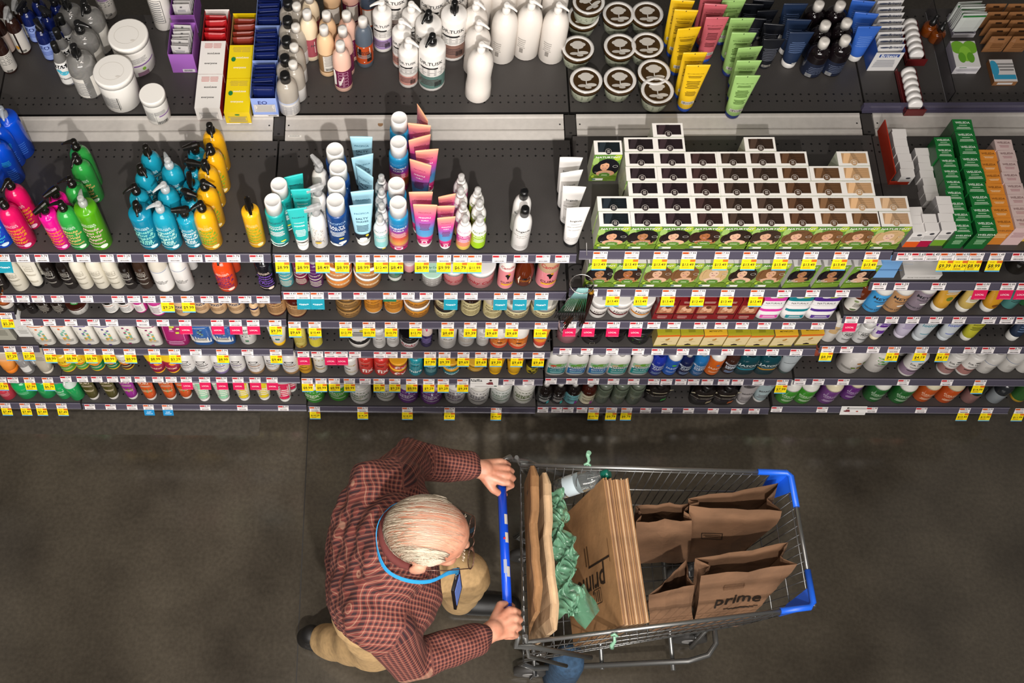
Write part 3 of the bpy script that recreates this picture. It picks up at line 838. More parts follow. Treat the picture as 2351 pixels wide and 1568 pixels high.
p('bottle', 695, 245, 130, 'blue-black soap bottle at the rear', h=CUR['last'][2], **lot('3b4452', 'b2491f', (('r', .2, .36, .9, .4, 'd5cec4'),)))
p('bottle', 665, 530, 138, 'slate soap bottle with orange label and white shield', yt=140, **lot('525c68', 'b2491f', (('r', -.6, .42, .3, .2, '241a18'), ('r', .6, .28, .3, .2, '241a18'), ('p', ((-.7, .54), (0, .58), (.7, .54), (.75, .36), (0, .16), (-.75, .36)), 'e2ddd6'), ('t', 'AFRICAN', 0, .44, .6, '333333'), ('t', 'BLACK SOAP', 0, .40, .75, '333333'), ('l', 3, 0, .32, .8, .1, '9a9a9a'))))
def dr(band, lo=.1, hi=.36):
    return dict(col='e7e3de', sh='flat', ro=.3, bands=((lo, hi, band),), art=(('t', 'DR.TUSK', -.1, .74, .95, '333333'), ('r', -.25, .62, .7, .035, '222222'), ('l', 6, 0, .52, 1.3, .18, '9c9a98'), ('l', 4, -.2, .25, .9, .16, '5c4a4a'), ('bc', .5, .2, .3, .12, '222222')))
p('bottle', 805, 410, 148, 'white hand soap with lilac band', yt=5, cap='pump', cc='e7e3de', hr=-80, **dr('9f86b5'))
p('bottle', 950, 535, 145, 'white hand soap with pale rose band', yt=150, cap='pump', cc='e7e3de', hr=60, **dr('cf9a8c'))
p('bottle', 1000, 685, 148, 'white hand soap with pink band', yt=297, cap='pump', cc='e7e3de', hr=60, tops=[(1022, 18)], **dr('cf958a'))
big = lambda c: dict(dr(c, .08, .40), cap='pump', cc='121212', ps=1.05)
p('bottle', 1178, 710, 205, 'large white body wash with sage green band', yt=262, hr=-30, tops=[], **big('5f7f78'))
p('bottle', 1150, 530, 200, 'large white body wash behind the sage one', yt=82, hr=-30, **big('c9b9a8'))
p('bottle', 1340, 478, 200, 'large white body wash with brown band', yt=8, hr=0, **big('8c6a5e'))
p('bottle', 1185, 330, 195, 'large white bottle at the rear', h=.25, cap='disc', cc='e3dfda', bases=[(1345, 290), (900, 300)], **dr('b9a8a0', .08, .4))
wht = dict(col='e3dcd4', cap='pump', cc='e9e4de', ro=.38, ps=.95, sh='round', nr=.32)
p('bottle', 1535, 805, 200, 'tall white waisted pump bottle in the front', yt=330, hr=70, **dict(wht, sh='waist'))
p('bottle', 1520, 600, 195, 'tall white waisted pump bottle, second in file', yt=160, hr=60, **dict(wht, sh='waist'))
p('bottle', 1500, 455, 195, 'tall white waisted pump bottle, third in file', yt=2, hr=50, **dict(wht, sh='waist'))
wa = (('l', 5, -.55, .4, .35, .22, 'a8a29c'), ('r', -.5, .24, .15, .1, '8a847e'))
p('bottle', 1720, 505, 198, 'tall white pump bottle in the front row', yt=25, hr=60, bases=[(1905, 475), (2100, 505)], art=wa, **wht)
p('bottle', 1715, 315, 195, 'tall white pump bottle in the back row', h=CUR['last'][2], hr=40, bases=[(1540, 290), (1900, 300), (2100, 310)], **wht)
sh('A3', 'B3', 0)
flower = (('o', 0, .56, .34, .18, 'b9b4ac'), ('o', -.22, .64, .26, .16, 'b9b4ac'), ('o', .22, .64, .26, .16, 'b9b4ac'), ('o', 0, .70, .30, .16, 'b9b4ac'), ('r', 0, .42, .03, .2, 'b9b4ac'), ('o', .28, .32, .34, .13, 'b9b4ac'), ('o', -.24, .29, .28, .11, 'aaa59d'), ('o', .1, .22, .2, .09, 'aaa59d'))
tub = dict(col='a3a894', lc='38260f', rim='cfccc8', lh=.014, taper=.82, ro=.25, art=(('l', 5, 0, .5, 1.2, .45, '6b7563'),), top=flower, lr=1.10)
p('jar', 172, 822, 190, 'clear-lidded tub of brown paste', yt=620, wk=1.32, rot=0, bases=[(430, 820), (110, 575), (430, 560), (640, 550), (690, 760), (715, 900), (420, 310), (640, 310), (150, 330)], **tub)
Ct = REG[-1][0]; Zt = CUR['last']
q = onZ(*px(230, 62), CUR['z']+2*Zt[2])
o2 = place(jar(w=round(Zt[1], 4), h=round(Zt[2], 4), **tub), 'cosmetic_jar', REG[-1][0].location[0]+.008, REG[-1][0].location[1], CUR['z']+Zt[2]+.004, .6)
reg(o2, 'clear-lidded tub stacked on another tub', 'jar')
def yt_(c, cc, t): return dict(col=c, cc=cc, hc=.016, ro=.35, art=tube_back(t))
p('tube', 945, 872, 118, 'yellow squeeze tube with blue cap', yt=500, tops=[(1030, 405), (985, 215), (962, 76), (935, 0)], **yt_('e3b81a', '1f3f8f', '6b5310'))
p('tube', 1095, 490, 112, 'coral pink squeeze tube with blue cap', yt=132, tops=[(1190, 32), (1165, -40)], **yt_('c4606a', '1f3f8f', '5f2228'))
p('tube', 1318, 925, 122, 'apple green squeeze tube with blue cap', yt=582, tops=[(1447, 467), (1455, 364), (1407, 252), (1395, 140), (1330, 0)], **yt_('98bf70', '20306b', '3f5a22'))
blk = lambda: dict(col='14161c', cc='1b1d22', hc=.014, ro=.3, art=(('l', 8, 0, .5, 1.0, .4, '5a5d68'), ('r', 0, .15, .6, .07, 'aaa59d'), ('bc', 0, .15, .55, .06, '222222')))
p('tube', 1560, 540, 105, 'black squeeze tube with grey text', yt=300, tops=[(1640, 185), (1500, 140), (1590, 80), (1480, 30), (1560, 0)], **blk())
p('tube', 1750, 535, 120, 'navy squeeze tube with white cap', yt=248, tops=[(1832, 150), (1808, 28)], col='1d2c47', cc='cfccc8', hc=.022, art=(('l', 6, 0, .6, 1.0, .3, '4e6186'), ('r', .3, .18, .3, .05, '9a9a9a')))
dk = dict(col='130d10', cap='disc', cc='d7d2cb', hc=.024, nr=.42, ro=.1, patch=((-150, 150, .05, .55, '1b2133'),), art=(('l', 5, .1, .3, .9, .3, '515a70'), ('bc', -.5, .12, .3, .12, '999999')))
p('bottle', 1925, 610, 165, 'near-black bottle with white cap, first file', yt=308, tops=[(2040, 178), (1990, 22)], **dk)
p('bottle', 2080, 600, 165, 'near-black bottle with white cap, second file', yt=290, tops=[(2205, 160), (2155, 25)], **dk)
sh('A4', 'B3', 0)
p('tube', 1045, 485, 115, 'sky blue squeeze tube with white cap', yt=204, tops=[(1142, 100), (1118, 5)], col='3565c0', cc='cfccc8', hc=.024, art=(('r', 0, .975, .05, .025, '222222'), ('l', 6, 0, .6, 1.0, .3, '5f86d2')))
sh('A4', 'B4', 0)
p('carton', 1242, 546, 207, 'white display box with blue logo panel', yt=285, dep=.10, front='d7d5d4', topc='d7d5d4', side='2b4c92', open_=True, name='display_box', art=(('r', .05, .72, .72, .14, '27458f'), ('t', 'Britenz', .05, .72, .6, 'eef0f4'), ('l', 8, -.05, .36, .8, .36, '9a9ca4')))
Cb, wb, hb = CUR['last']
for i in range(9):
    o = place(packet(w=round(wb*.95, 4), h=round(hb*.95, 4), col='d5d3d2', t=.007, art=(('t', 'Britenz', .35, .9, .5, '3c4660'), ('o', -.5, .9, .35, .06, '3c4660'))), 'sachet_packet', Cb[0]+.002*i, Cb[1]-.035+.022*i, Cb[2]+.012+.003*i, rad(2))
    reg(o, 'white packet with blue lettering, in the file', 'packet')
def puck(X, Y, Z, tilt, desc):
    b = MB(); rr = .022
    b.loft([[(rq*math.cos(2*math.pi*i/20), y_, .022+rq*math.sin(2*math.pi*i/20)) for i in range(20)] for y_, rq in ((.0085, .018), (.006, .0215), (-.005, .0215), (-.0085, .018))], mat('eae7e4', .25))
    b.box(-.010, .010, -.0092, -.0085, .006, .014, mat('9a9594'))
    o = link('soap_tin', b.mesh(), None, (X, Y, Z)); o.rotation_euler = (rad(tilt), 0, 0)
    reg(o, desc, 'container')
def tray(xp, yp, n, desc):
    X = onZ(*px(xp, yp), CUR['z'])
    b = MB(); L = .024*n+.02
    b.box(-.03, .03, 0, L, 0, .004, mat('5a1416', .25)); b.box(-.03, .03, -.002, .002, 0, .030, mat('5a1416', .25)); b.box(-.03, -.028, 0, L, 0, .020, mat('5a1416', .25)); b.box(.028, .03, 0, L, 0, .02, mat('5a1416', .25))
    o = link('display_tray', b.mesh(), None, (X[0], max(X[1], .455), CUR['z'])); reg(o, desc+' tray', 'tray')
    for i in range(n): puck(X[0], max(X[1], .455)+.018+.024*i, CUR['z']+.0045, -8, 'white rounded soap tin in the '+desc+' tray')
tray(1495, 890, 6, 'front dark red')
tray(1505, 505, 6, 'rear dark red')
p('bottle', 1670, 350, 110, 'amber dropper bottle', h=.09, cap='drop', cc='121212', col='7a3a0e', ro=.1, tr=.3, tops=[(1690, 110)])
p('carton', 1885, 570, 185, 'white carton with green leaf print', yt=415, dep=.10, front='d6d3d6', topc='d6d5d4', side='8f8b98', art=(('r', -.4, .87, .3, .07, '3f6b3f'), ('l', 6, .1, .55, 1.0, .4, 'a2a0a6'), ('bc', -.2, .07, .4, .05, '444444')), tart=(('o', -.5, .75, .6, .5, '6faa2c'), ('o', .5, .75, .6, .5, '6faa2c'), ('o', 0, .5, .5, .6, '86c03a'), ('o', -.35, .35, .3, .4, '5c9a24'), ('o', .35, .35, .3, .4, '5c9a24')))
p('carton', 1875, 290, 165, 'grey open box of foil packets', yt=215, dep=.08, front='c9c6cb', topc='c9c6cb', side='8f8b98', open_=True, name='display_box')
fill(CUR['last'][0], 7, .08, .085, .075, 'green-edged foil packet in the grey box', 'c2c6c2', (('r', 0, .9, 1.9, .08, '2f7a3c'),), .004)
for cx_, n in ((2060, 5), (2225, 5)):
    for i in range(n):
        X = onZ(*px(cx_+25*(n-1-i)*.35, 400-62*i), CUR['z'])
        o = place(packet(w=.062, h=.075, col='8a5f3c', t=.012, art=(('r', 0, .9, .3, .06, '1f1612'), ('l', 3, 0, .5, 1.2, .3, '6b4628'))), 'sachet_packet', X[0], X[1], CUR['z'], 0)
        reg(o, 'kraft brown card packet in the %s file' % ('first' if cx_ < 2100 else 'second'), 'packet')
p('carton', 2190, 660, 175, 'small kraft box with blue and white label', yt=560, dep=.085, front='8a5f3c', topc='cfcccc', side='6b4628', art=(('r', 0, .5, 1.3, .5, 'c9c5c2'),), tart=(('o', -.75, .6, .4, .7, '2f93b8'), ('r', 0, .2, 1.9, .2, '2f93b8'), ('l', 3, .3, .65, .8, .4, '777777')))
# acrylic fence and divider on the far right deck
ACR = mat('8a84a4', .08, trans=.75)
b = MB(); q0 = onZ(1985, 278, 1.42); b.box(0, .82, 0, .012, 0, .026, ACR); b.box(0, .82, -.008, .0, 0, .004, ACR)
tag(link('shelf_fence', b.mesh(), None, (q0[0], SP1+.004, 1.4112)), 'purple-tinted clear plastic fence along the far right rear deck', 'shelf fence')
b = MB(); b.box(-.0012, .0012, 0, .36, 0, .06, mat('eceaf2', .05, trans=1.0))
q0 = onZ(2165, 200, 1.41)
tag(link('shelf_divider', b.mesh(), None, (q0[0], SP1+.03, 1.4112)), 'clear plastic divider standing on the far right rear deck', 'shelf divider')

# ---------------------------------------------------------------- the top shelf of this side
sh('B1', 'B1', 1)
bl = dict(col='0a4bcb', cap='cpump', cc='cfd6e0', ro=.16, nr=.33)
p('bottle', 196, 345, 195, 'royal blue shampoo with clear pump, rear one', yt=-50, hr=20, art=(('l', 6, .5, .3, .5, .3, '3f78e0'),), **dict(bl, sh='flat'))
p('bottle', 130, 475, 165, 'royal blue shampoo with clear pump, third in file', h=CUR['last'][2], hr=10, art=(('l', 6, .5, .3, .5, .3, '3f78e0'), ('l', 4, .4, .62, .5, .14, '2fa8d0')), **bl)
p('bottle', 125, 615, 165, 'royal blue shampoo with clear pump, second in file', h=CUR['last'][2], hr=10, art=(('l', 6, .5, .3, .5, .3, '3f78e0'), ('l', 4, .4, .62, .5, .14, '2fa8d0')), **bl)
p('bottle', 20, 640, 165, 'royal blue shampoo at the frame edge', h=CUR['last'][2], hr=10, **bl)
p('bottle', 18, 1146, 190, 'royal blue shampoo at the front, cyan lettering', h=CUR['last'][2], hr=10, art=script_art(('Blue Sea', 'Kale &', 'Pure', 'Coconut', 'Water'), '39c6e0', 'cfe6f4'), **bl)
nb = dict(cap='pump', cc='15120f', ro=.17, nr=.34)
p('bottle', 208, 1152, 185, 'magenta shampoo with black pump', yt=725, hr=-30, tops=[(60, 560)], col='d9125e', art=script_art(HAW, 'f2a21e', 'f7c3d6'), **nb)
p('bottle', 525, 1160, 150, 'hot pink spray with black trigger', yt=765, hr=-40, tops=[(440, 635)], col='e3108c', cap='spray', cc='15120f', sh='flat', ro=.17, art=script_art(HAW, 'f2901e', 'f9c0df'))
p('bottle', 672, 1160, 180, 'green shampoo with black pump', yt=745, hr=[-85, -70, -10, -90], tops=[(580, 542), (628, 345), (615, 228)], col='2f9a42', art=script_art(MAT_, 'f0c878', 'd8eeda'), **nb)
p('bottle', 850, 1165, 190, 'lime green conditioner with clear pump', yt=705, hr=-170, col='4f9c14', cap='cpump', cc='e2e8df', sh='flat', ro=.17, nr=.34, art=script_art(MAT_, 'f2c9c0', 'e3f2d8'))
p('bottle', 1268, 1158, 190, 'dark teal shampoo with black pump', yt=750, hr=10, col='0d7f9e', sh='flat', art=script_art(AQU, '8fe0d2', 'cfeef2'), **nb)
p('bottle', 1345, 690, 170, 'teal shampoo with black pump', h=CUR['last'][2], hr=[20, -60, 35], bases=[(1255, 1010), (1300, 850)], col='1a93ad', art=script_art(AQU, 'bdeee4', 'cfeef2'), **nb)
p('bottle', 1448, 1166, 185, 'teal conditioner with clear pump', yt=755, hr=[-75, -60, -160], tops=[(1375, 590), (1408, 385)], col='1a93ad', cap='cpump', cc='e6eaea', ro=.17, nr=.34, art=script_art(AQU, 'bdf2e6', 'cfeef2'))
p('bottle', 1632, 1146, 150, 'teal spray with black trigger', yt=795, hr=[-85, 70, 10, 80, -70], tops=[(1570, 650), (1592, 525), (1600, 400), (1630, 255)], col='1290ad', cap='spray', cc='15120f', sh='flat', ro=.17, art=script_art(AQU, 'e6f6f2', 'cfeef2'))
p('bottle', 1785, 1160, 185, 'golden yellow shampoo with black pump', yt=750, hr=[-60, 70, 20, -10, 15], bases=[(1808, 985), (1815, 823), (1855, 692), (1855, 520)], col='e5a916', art=script_art(ROY, '6fb52f', 'f8e3a2'), **nb)
p('bottle', 2168, 1140, 150, 'golden yellow spray with black trigger', yt=735, hr=15, col='eab01c', cap='spray', cc='15120f', sh='flat', ro=.17, art=script_art(ROY, '8fb52f', 'f8e3a2'))
sh('B2', 'B2', 1)
waves = (('o', -.3, .12, .9, .03, 'f0f0ea'), ('o', .2, .08, .9, .025, '1f1f1f'), ('o', 0, .04, 1.0, .03, 'e9e9e2'), ('o', .5, .2, .3, .05, 'e2e24a'))
pac = lambda t, c='ffffff', c2='2a5a66': (('t', 'PACIFICA', 0, .8, .95, c2),)+tuple(('t', s, 0, .68-.07*i, .8, c) for i, s in enumerate(t))+(('l', 5, 0, .45, .8, .16, c),)
p('bottle', 137, 1040, 140, 'teal shampoo with wide white cap', yt=690, tops=[(125, 572)], cap='wide', cc='e6e4e0', sh='full', col='16a09c', ro=.28, art=pac(('COCONUT', 'POWER'))+waves)
p('tube', 305, 1070, 92, 'aqua squeeze tube on white cap', yt=758, tops=[(285, 618), (232, 518)], rot=8, cc='eceae6', hc=.026, grad=gradmat(((0, 'e8e6e0'), (.16, 'e8e6e0'), (.18, '1fb0ac'), (1, '2fbcb8'))), art=pac(('COCONUT', 'POWER'))+(('o', -.2, .27, .7, .025, 'f0f0ea'), ('o', .1, .23, .8, .02, '1c1c1c'), ('o', 0, .19, .7, .02, 'f0f0ea')))
dots = tuple(('o', random.uniform(-.7, .7), random.uniform(.1, .75), .05, .012, random.choice(('3a3a3a', '3a3a3a', 'c9a03a'))) for _ in range(46))
p('bottle', 428, 1055, 122, 'white speckled spray with clear trigger', yt=735, hr=[-70, -65, -150], tops=[(405, 590), (412, 415)], cap='cspray', cc='e8e8e8', sh='round', col='e9e6e2', ro=.3, art=dots+(('o', 0, .3, .3, .06, 'd8b23a'),))
p('bottle', 570, 1040, 150, 'navy shampoo with wide white cap', yt=690, tops=[(545, 568), (558, 447), (535, 320)], cap='wide', cc='e6e4e0', sh='full', col='123f7c', ro=.28, art=pac(('SALTY', 'WAVES'), 'e6eef6', '9fc0e0')+(('o', -.3, .08, .7, .08, 'efede6'), ('o', .4, .15, .4, .1, 'efede6'), ('o', .3, .3, .25, .05, 'd8c23a')))
lb = gradmat(((0, 'e9e7e2'), (.10, 'e9e7e2'), (.11, '1d1f24'), (.25, '23262c'), (.27, '9fcfe0'), (1, 'a6d4e4')))
p('tube', 745, 1036, 108, 'pale blue squeeze tube on white cap', yt=730, tops=[(735, 630), (728, 235)], cc='eceae6', hc=.014, rot=6, grad=lb, art=pac(('SALTY', 'WAVES'), '2f4a5a', '4a7a90')+(('o', 0, .2, .5, .08, 'efede6'), ('o', -.4, .15, .4, .06, 'efede6'), ('o', .5, .28, .2, .05, 'd8c23a')))
p('tube', 770, 800, 104, 'pale blue squeeze tube turned askew', h=CUR['last'][2], rot=-38, cc='eceae6', hc=.014, grad=lb, art=pac(('SALTY', 'WAVES'), '2f4a5a', '4a7a90'))
p('tube', 755, 690, 104, 'pale blue squeeze tube behind the askew one', h=CUR['last'][2], rot=14, cc='eceae6', hc=.014, grad=lb, art=pac(('SALTY', 'WAVES'), '2f4a5a', '4a7a90'))
p('bottle', 875, 1062, 103, 'pale teal mist bottle with clear cap', yt=815, tops=[(877, 727), (876, 618), (875, 520)], cap='mist', cc='eceae6', col='ebe9e5', nr=.5, bands=((0, .08, '2a5a66'), (.08, .66, '8fcfcf')), art=pac(('SALTY', 'WAVES'), 'f4f4f4', '5a8a90')[:4]+(('o', 0, .12, .6, .05, 'efede6'), ('o', .4, .07, .3, .04, 'd8c23a')))
pg = gradmat(((0, 'c22a72'), (.13, 'd0387c'), (.2, 'e8b05a'), (.36, 'e0603a'), (.5, 'c8307a'), (.62, '7a3a9a'), (.76, '1f78b0'), (1, '1c86b4')), .28)
ros = (('o', 0, .08, .9, .14, 'e9c9d2'), ('o', 0, .08, .7, .11, 'c22a6a'), ('o', 0, .08, .5, .08, 'f0dfe4'), ('o', 0, .08, .28, .05, 'c22a6a'), ('o', -.7, .06, .3, .1, 'a81f5c'), ('o', .7, .06, .3, .1, 'a81f5c'))
p('bottle', 1003, 1066, 142, 'sunset-gradient shampoo with wide white cap', yt=708, tops=[(985, 570), (1000, 266), (1005, 90)], cap='wide', cc='e9e6e2', sh='full', col=pg, art=(('t', 'PACIFICA', 0, .83, .9, '5a9ac8'), ('t', 'PINEAPPLE', 0, .72, .9, 'ffffff'), ('t', 'CURLS', 0, .65, .55, 'ffffff'), ('l', 4, 0, .5, .8, .14, 'f0d0c0'))+ros)
tg = gradmat(((0, 'e9e6e2'), (.07, 'e9e6e2'), (.08, 'c22a72'), (.22, 'd0387c'), (.25, '5a9ac8'), (.42, '4a8cc4'), (.55, 'a05ab0'), (.7, 'd84a92'), (.88, 'e88a8a'), (1, 'f2b48a')), .32)
ta = (('t', 'PACIFICA', 0, .82, .8, 'a8486a'), ('t', 'PINEAPPLE', 0, .71, .75, 'ffffff'), ('t', 'CURLS', 0, .65, .45, 'ffffff'), ('l', 5, 0, .5, .7, .16, '8a3a6a'))+tuple((a[0], a[1]*.8, .15, a[3]*.8, a[4]*.9, a[5]) for a in ros)
p('tube', 1190, 1046, 112, 'pink-to-peach squeeze tube, front file', yt=730, tops=[(1163, 638)], cc='eceae6', hc=.008, grad=tg, art=ta, rot=-2)
H = CUR['last'][2]
for i, (xt, yt, ro_, ds) in enumerate(((1160, 452, -20, 'pink-to-peach squeeze tube, turned left'), (1208, 362, 6, 'pink-to-peach squeeze tube, behind the turned one'), (1155, 270, 18, 'pink-to-peach squeeze tube, fifth in file'), (1152, 175, -8, 'pink-to-peach squeeze tube, sixth in file'), (1175, 85, -62, 'pink-to-peach squeeze tube, edge-on at the spine'))):
    q = onZ(*px(xt, yt), CUR['z']+H)
    pr_ = proj((q[0], min(q[1], .37), CUR['z'])); f = CUR['fr']
    p('tube', (pr_[0]-f[0])/f[2], (pr_[1]-f[1])/f[2]+16, 108, ds, h=H, rot=ro_, cc='eceae6', hc=.008, grad=tg, art=ta)
p('tube', 1340, 1060, 86, 'small pink-to-peach squeeze tube', yt=822, tops=[(1346, 740), (1355, 662)], cc='eceae6', hc=.008, grad=tg, art=ta, rot=6)
p('bottle', 1472, 1066, 108, 'small pink mist bottle with clear cap', yt=818, tops=[(1475, 725), (1457, 615), (1460, 517)], cap='mist', cc='eceae6', nr=.5, col='ebe9e5', bands=((0, .18, 'e0c05a'), (.18, .36, 'e08a6a'), (.36, .66, 'cf4a92')), art=pac(('PINEAPPLE', 'CURLS'), 'f7e6ee', 'd890b4')[:4])
p('bottle', 1578, 1066, 108, 'small lime mist bottle with clear cap', yt=818, tops=[(1595, 705), (1580, 615)], cap='mist', cc='eceae6', nr=.5, col='ebe9e5', bands=((0, .1, '2a3a1a'), (.1, .68, '9cc81e')), art=pac(('WAKE UP', 'ROOT'), 'f2f6d8', '5a7a10')[:4])
bog = (('t', 'bogavia', 0, .66, .8, '444444'), ('l', 1, 0, .59, .7, .02, 'aaa6a2'), ('t', 'strengthening', 0, .52, 1.05, 'b8b4b0'), ('t', 'shampoo', 0, .46, .6, 'b8b4b0'), ('l', 4, 0, .14, .8, .1, 'c2bebb'))
p('bottle', 1884, 1078, 130, 'white shampoo bottle with black cap', yt=755, tops=[(1920, 628)], cap='disc', cc='0f0f10', hc=.032, nr=.42, col='ebe8e5', ro=.25, art=bog)
bot = (('t', 'bogavia', 0, .68, .75, '444444'), ('l', 1, 0, .6, .6, .02, 'aaa6a2'), ('t', 'deep conditioner', 0, .54, .95, '9a9692'), ('t', 'hair treatment', 0, .47, .7, '9a9692'), ('l', 3, 0, .24, .8, .1, 'c2bebb'))
p('tube', 2253, 1050, 108, 'white squeeze tube on black cap', yt=752, tops=[(2285, 598), (2265, 488), (2262, 386)], cc='131314', hc=.018, col='ebe8e5', art=bot, rot=3)
sh('B3', 'B3', 1)
SK = ('d9a27e', 'b07a52', 'dcb090', 'a8683e', 'e0b496', 'd8a888', 'dcae90', 'd6a582', 'd6a582', 'e2bfa4')
HR = ('16151b', '1b1518', '211818', '33201a', '2a1d18', '3a2a22', '6b4a30', '7a5332', '7a5332', 'c9a878')
SW = ('131a1e', '1d1518', '22171a', '2a1a18', '2c2019', '31231b', '412a1a', '5c4028', 'b8926a', 'b39270')
def portrait(i, z0=.5, k=1.0):
    s, h_ = SK[i % 10], HR[i % 10]
    f = 1 if i % 2 == 0 else -1
    return (('o', .12, z0+.04, 1.55, .50, h_), ('o', .62*f, z0-.06, .8, .50, h_), ('o', -.55*f, z0-.10, .72, .42, h_),
            ('o', .1, z0-.27, 1.35, .24, s), ('r', -.02, z0-.17, .30, .16, s), ('o', -.06, z0+.01, .66, .32, s), ('p', ((-.44, z0+.17), (.36, z0+.19), (.32, z0+.09), (-.02, z0+.145), (-.40, z0+.07)), h_),
            ('o', -.21, z0+.035, .12, .018, '2a1d18'), ('o', .10, z0+.035, .12, .018, '2a1d18'), ('r', -.06, z0-.01, .04, .05, s), ('o', -.06, z0-.062, .24, .03, 'b85a5e'), ('o', -.06, z0-.058, .17, .01, 'f2ece6'),
            ('o', .70*f, z0-.02, .22, .34, h_), ('o', -.62*f, z0-.12, .2, .3, h_))
def dye_art(i):
    return half((('r', 0, .5, 2.0, 1.0, '7d9940'), ('p', ((-1, 1), (1, 1), (1, .55), (-1, .78)), '5f8a3a'), ('o', .75, .9, .6, .25, 'a8bf3a'), ('o', -.8, .75, .5, .3, '9fbf6a'))+portrait(i, .56)+(
        ('p', ((-1, 0), (1, 0), (1, .20), (-1, .16)), '5f7f24'), ('t', 'NATURTINT', 0, .935, 1.75, 'f4f4ec'), ('t', 'Color me well, be natural', -.1, .355, 1.2, 'f0efe6', .3),
        ('o', .05, .25, .85, .17, '4f7f2c'), ('ring', .05, .25, .85, .17, .06, 'b9d07a'), ('l', 2, .05, .25, .5, .06, 'd8e6b4'), ('o', -.78, .2, .22, .1, 'a8c23a'), ('r', -.35, .08, .75, .085, 'e2e0da'), ('o', -.65, .08, .3, .06, '3f6a5a'), ('l', 1, .6, .05, .5, .02, 'b4c47a'), ('ring', .68, .60, .36, .09, .12, 'e8e6de')))
def dye_top(i, code, words):
    c = SW[i]
    light = i >= 8
    lt = 'f0e6d6' if light else 'cfc6be'
    def mixc(h, k): return ''.join('%02x' % max(0, min(255, int(int(h[a:a+2], 16)*k+14*(k > 1)))) for a in (0, 2, 4))
    it = [('r', .06, .52, 1.58, .70, c), ('p', ((-.72, .17), (-.4, .17), (-.1, .87), (-.55, .87)), mixc(c, 1.16 if light else 1.3)), ('p', ((-.15, .87), (.1, .87), (.4, .17), (.1, .17)), mixc(c, .85))]
    for j in range(4): it.append(('o', .35, .75-.12*j, .8, .022, mixc(c, 1.08 if light else 1.2)))
    it += [('o', .0, .20, .42, .40, c), ('ring', .0, .20, .44, .42, .08, lt), ('t', code, 0, .27, .18, lt), ('l', 2, 0, .14, .24, .11, lt)]
    return half(it)
COLS = [(325, 1037, '1N', 2, 0), (535, 1029, '2N', 6, 0), (745, 1037, '3N', 7, 0), (957, 1020, '4N', 5, 0), (1163, 1031, '5N', 5, 0), (1368, 1031, '6N', 6, 0), (1578, 1036, '7N', 5, 0), (1787, 1026, '8N', 4, 0), (1995, 1026, '9N', 5, 7), (2203, 1026, '10N', 2, 0)]
tones = ('black', 'blue-black', 'dark espresso', 'dark chestnut', 'light chestnut', 'dark brown', 'hazel brown', 'golden brown', 'honey blond', 'pale blond')
for i, (x, y, code, n, front) in enumerate(COLS):
    fi = front or i
    ar = dict(front='7f9f3a', topc='e9e5df', side='cdd0bd', ro=.35)
    ca = dye_art(i); cf = dye_art(fi)
    p('carton', x, y, 211, 'hair dye carton with %s swatch and portrait front, in front of its file' % tones[fi] if n > 1 else 'x', yt=822, dep=.0495, art=cf, tart=dye_top(fi, ('8N' if front else code), ''), name='hair_dye_box', **ar)
    C, wm, h = CUR['last']
    C2 = C.copy(); REG[-1] = REG[-1][:1]+('hair dye carton, front of the %s file' % (tones[i]+' swatch'),)+REG[-1][2:]
    for j in range(1, n):
        o = place(carton(w=round(wm, 4), h=round(h, 4), d=.0495, art=ca, tart=dye_top(i, code, ''), **ar), 'hair_dye_box', C[0]+random.uniform(-.0015, .0015), C[1]+.0508*j, C[2], 0)
        reg(o, 'hair dye carton with %s swatch' % tones[i], 'box')
p('carton', 275, 553, 185, 'lone hair dye carton with black swatch', yt=328, dep=.0495, art=dye_art(0), tart=dye_top(0, '1N', ''), name='hair_dye_box', front='7f9f3a', topc='e9e5df', side='cdd0bd', ro=.35)
sh('B4', 'B4', 1)
def filerow(x, y, w, n, yt, dep, desc, front, topc, side, art=(), tart=(), step=1.02, nm='carton_box'):
    p('carton', x, y, w, desc, yt=yt, dep=dep, front=front, topc=topc, side=side, art=art, tart=tart, name=nm)
    C, wm, h = CUR['last']
    for j in range(1, n):
        o = place(carton(w=round(wm, 4), h=round(h, 4), d=round(dep, 4), front=front, topc=topc, side=side, art=art, tart=tart), nm, C[0]+random.uniform(-.003, .003), min(C[1]+dep*step*j, .395-dep/2), C[2], rad(random.uniform(-1.5, 1.5)))
        reg(o, desc, 'box')
wa_ = lambda c: (('r', 0, .19, 2.0, .38, c), ('o', .2, .82, .35, .12, '3a3a40'), ('l', 5, .1, .58, 1.0, .25, 'b4b1b0'))
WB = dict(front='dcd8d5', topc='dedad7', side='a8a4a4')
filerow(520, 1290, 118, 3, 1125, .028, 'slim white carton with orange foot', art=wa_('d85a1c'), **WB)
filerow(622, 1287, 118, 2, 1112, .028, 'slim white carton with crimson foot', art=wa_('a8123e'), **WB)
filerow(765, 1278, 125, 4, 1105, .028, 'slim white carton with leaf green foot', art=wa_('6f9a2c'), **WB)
for xx, yy, n, ds in ((465, 740, 7, 'slim white carton in the rear file by the red tray'), (690, 945, 7, 'slim white carton in the rear file')):
    filerow(xx, yy, 118, n, yy-105 if n == 7 and xx < 500 else yy-95, .026, ds, art=(('o', .2, .75, .35, .2, '3a3a40'), ('l', 4, .1, .4, 1.0, .4, 'b4b1b0')), **WB)
b = MB(); q0 = onZ(*px(345, 735), CUR['z'])
b.box(-.003, .0, 0, .19, 0, .06, mat('a02a14', .4)); b.box(-.003, .055, -.003, .0, 0, .015, mat('a02a14', .4))
o = link('display_tray', b.mesh(), None, (q0[0], q0[1], CUR['z'])); reg(o, 'red card tray beside the white cartons', 'tray')
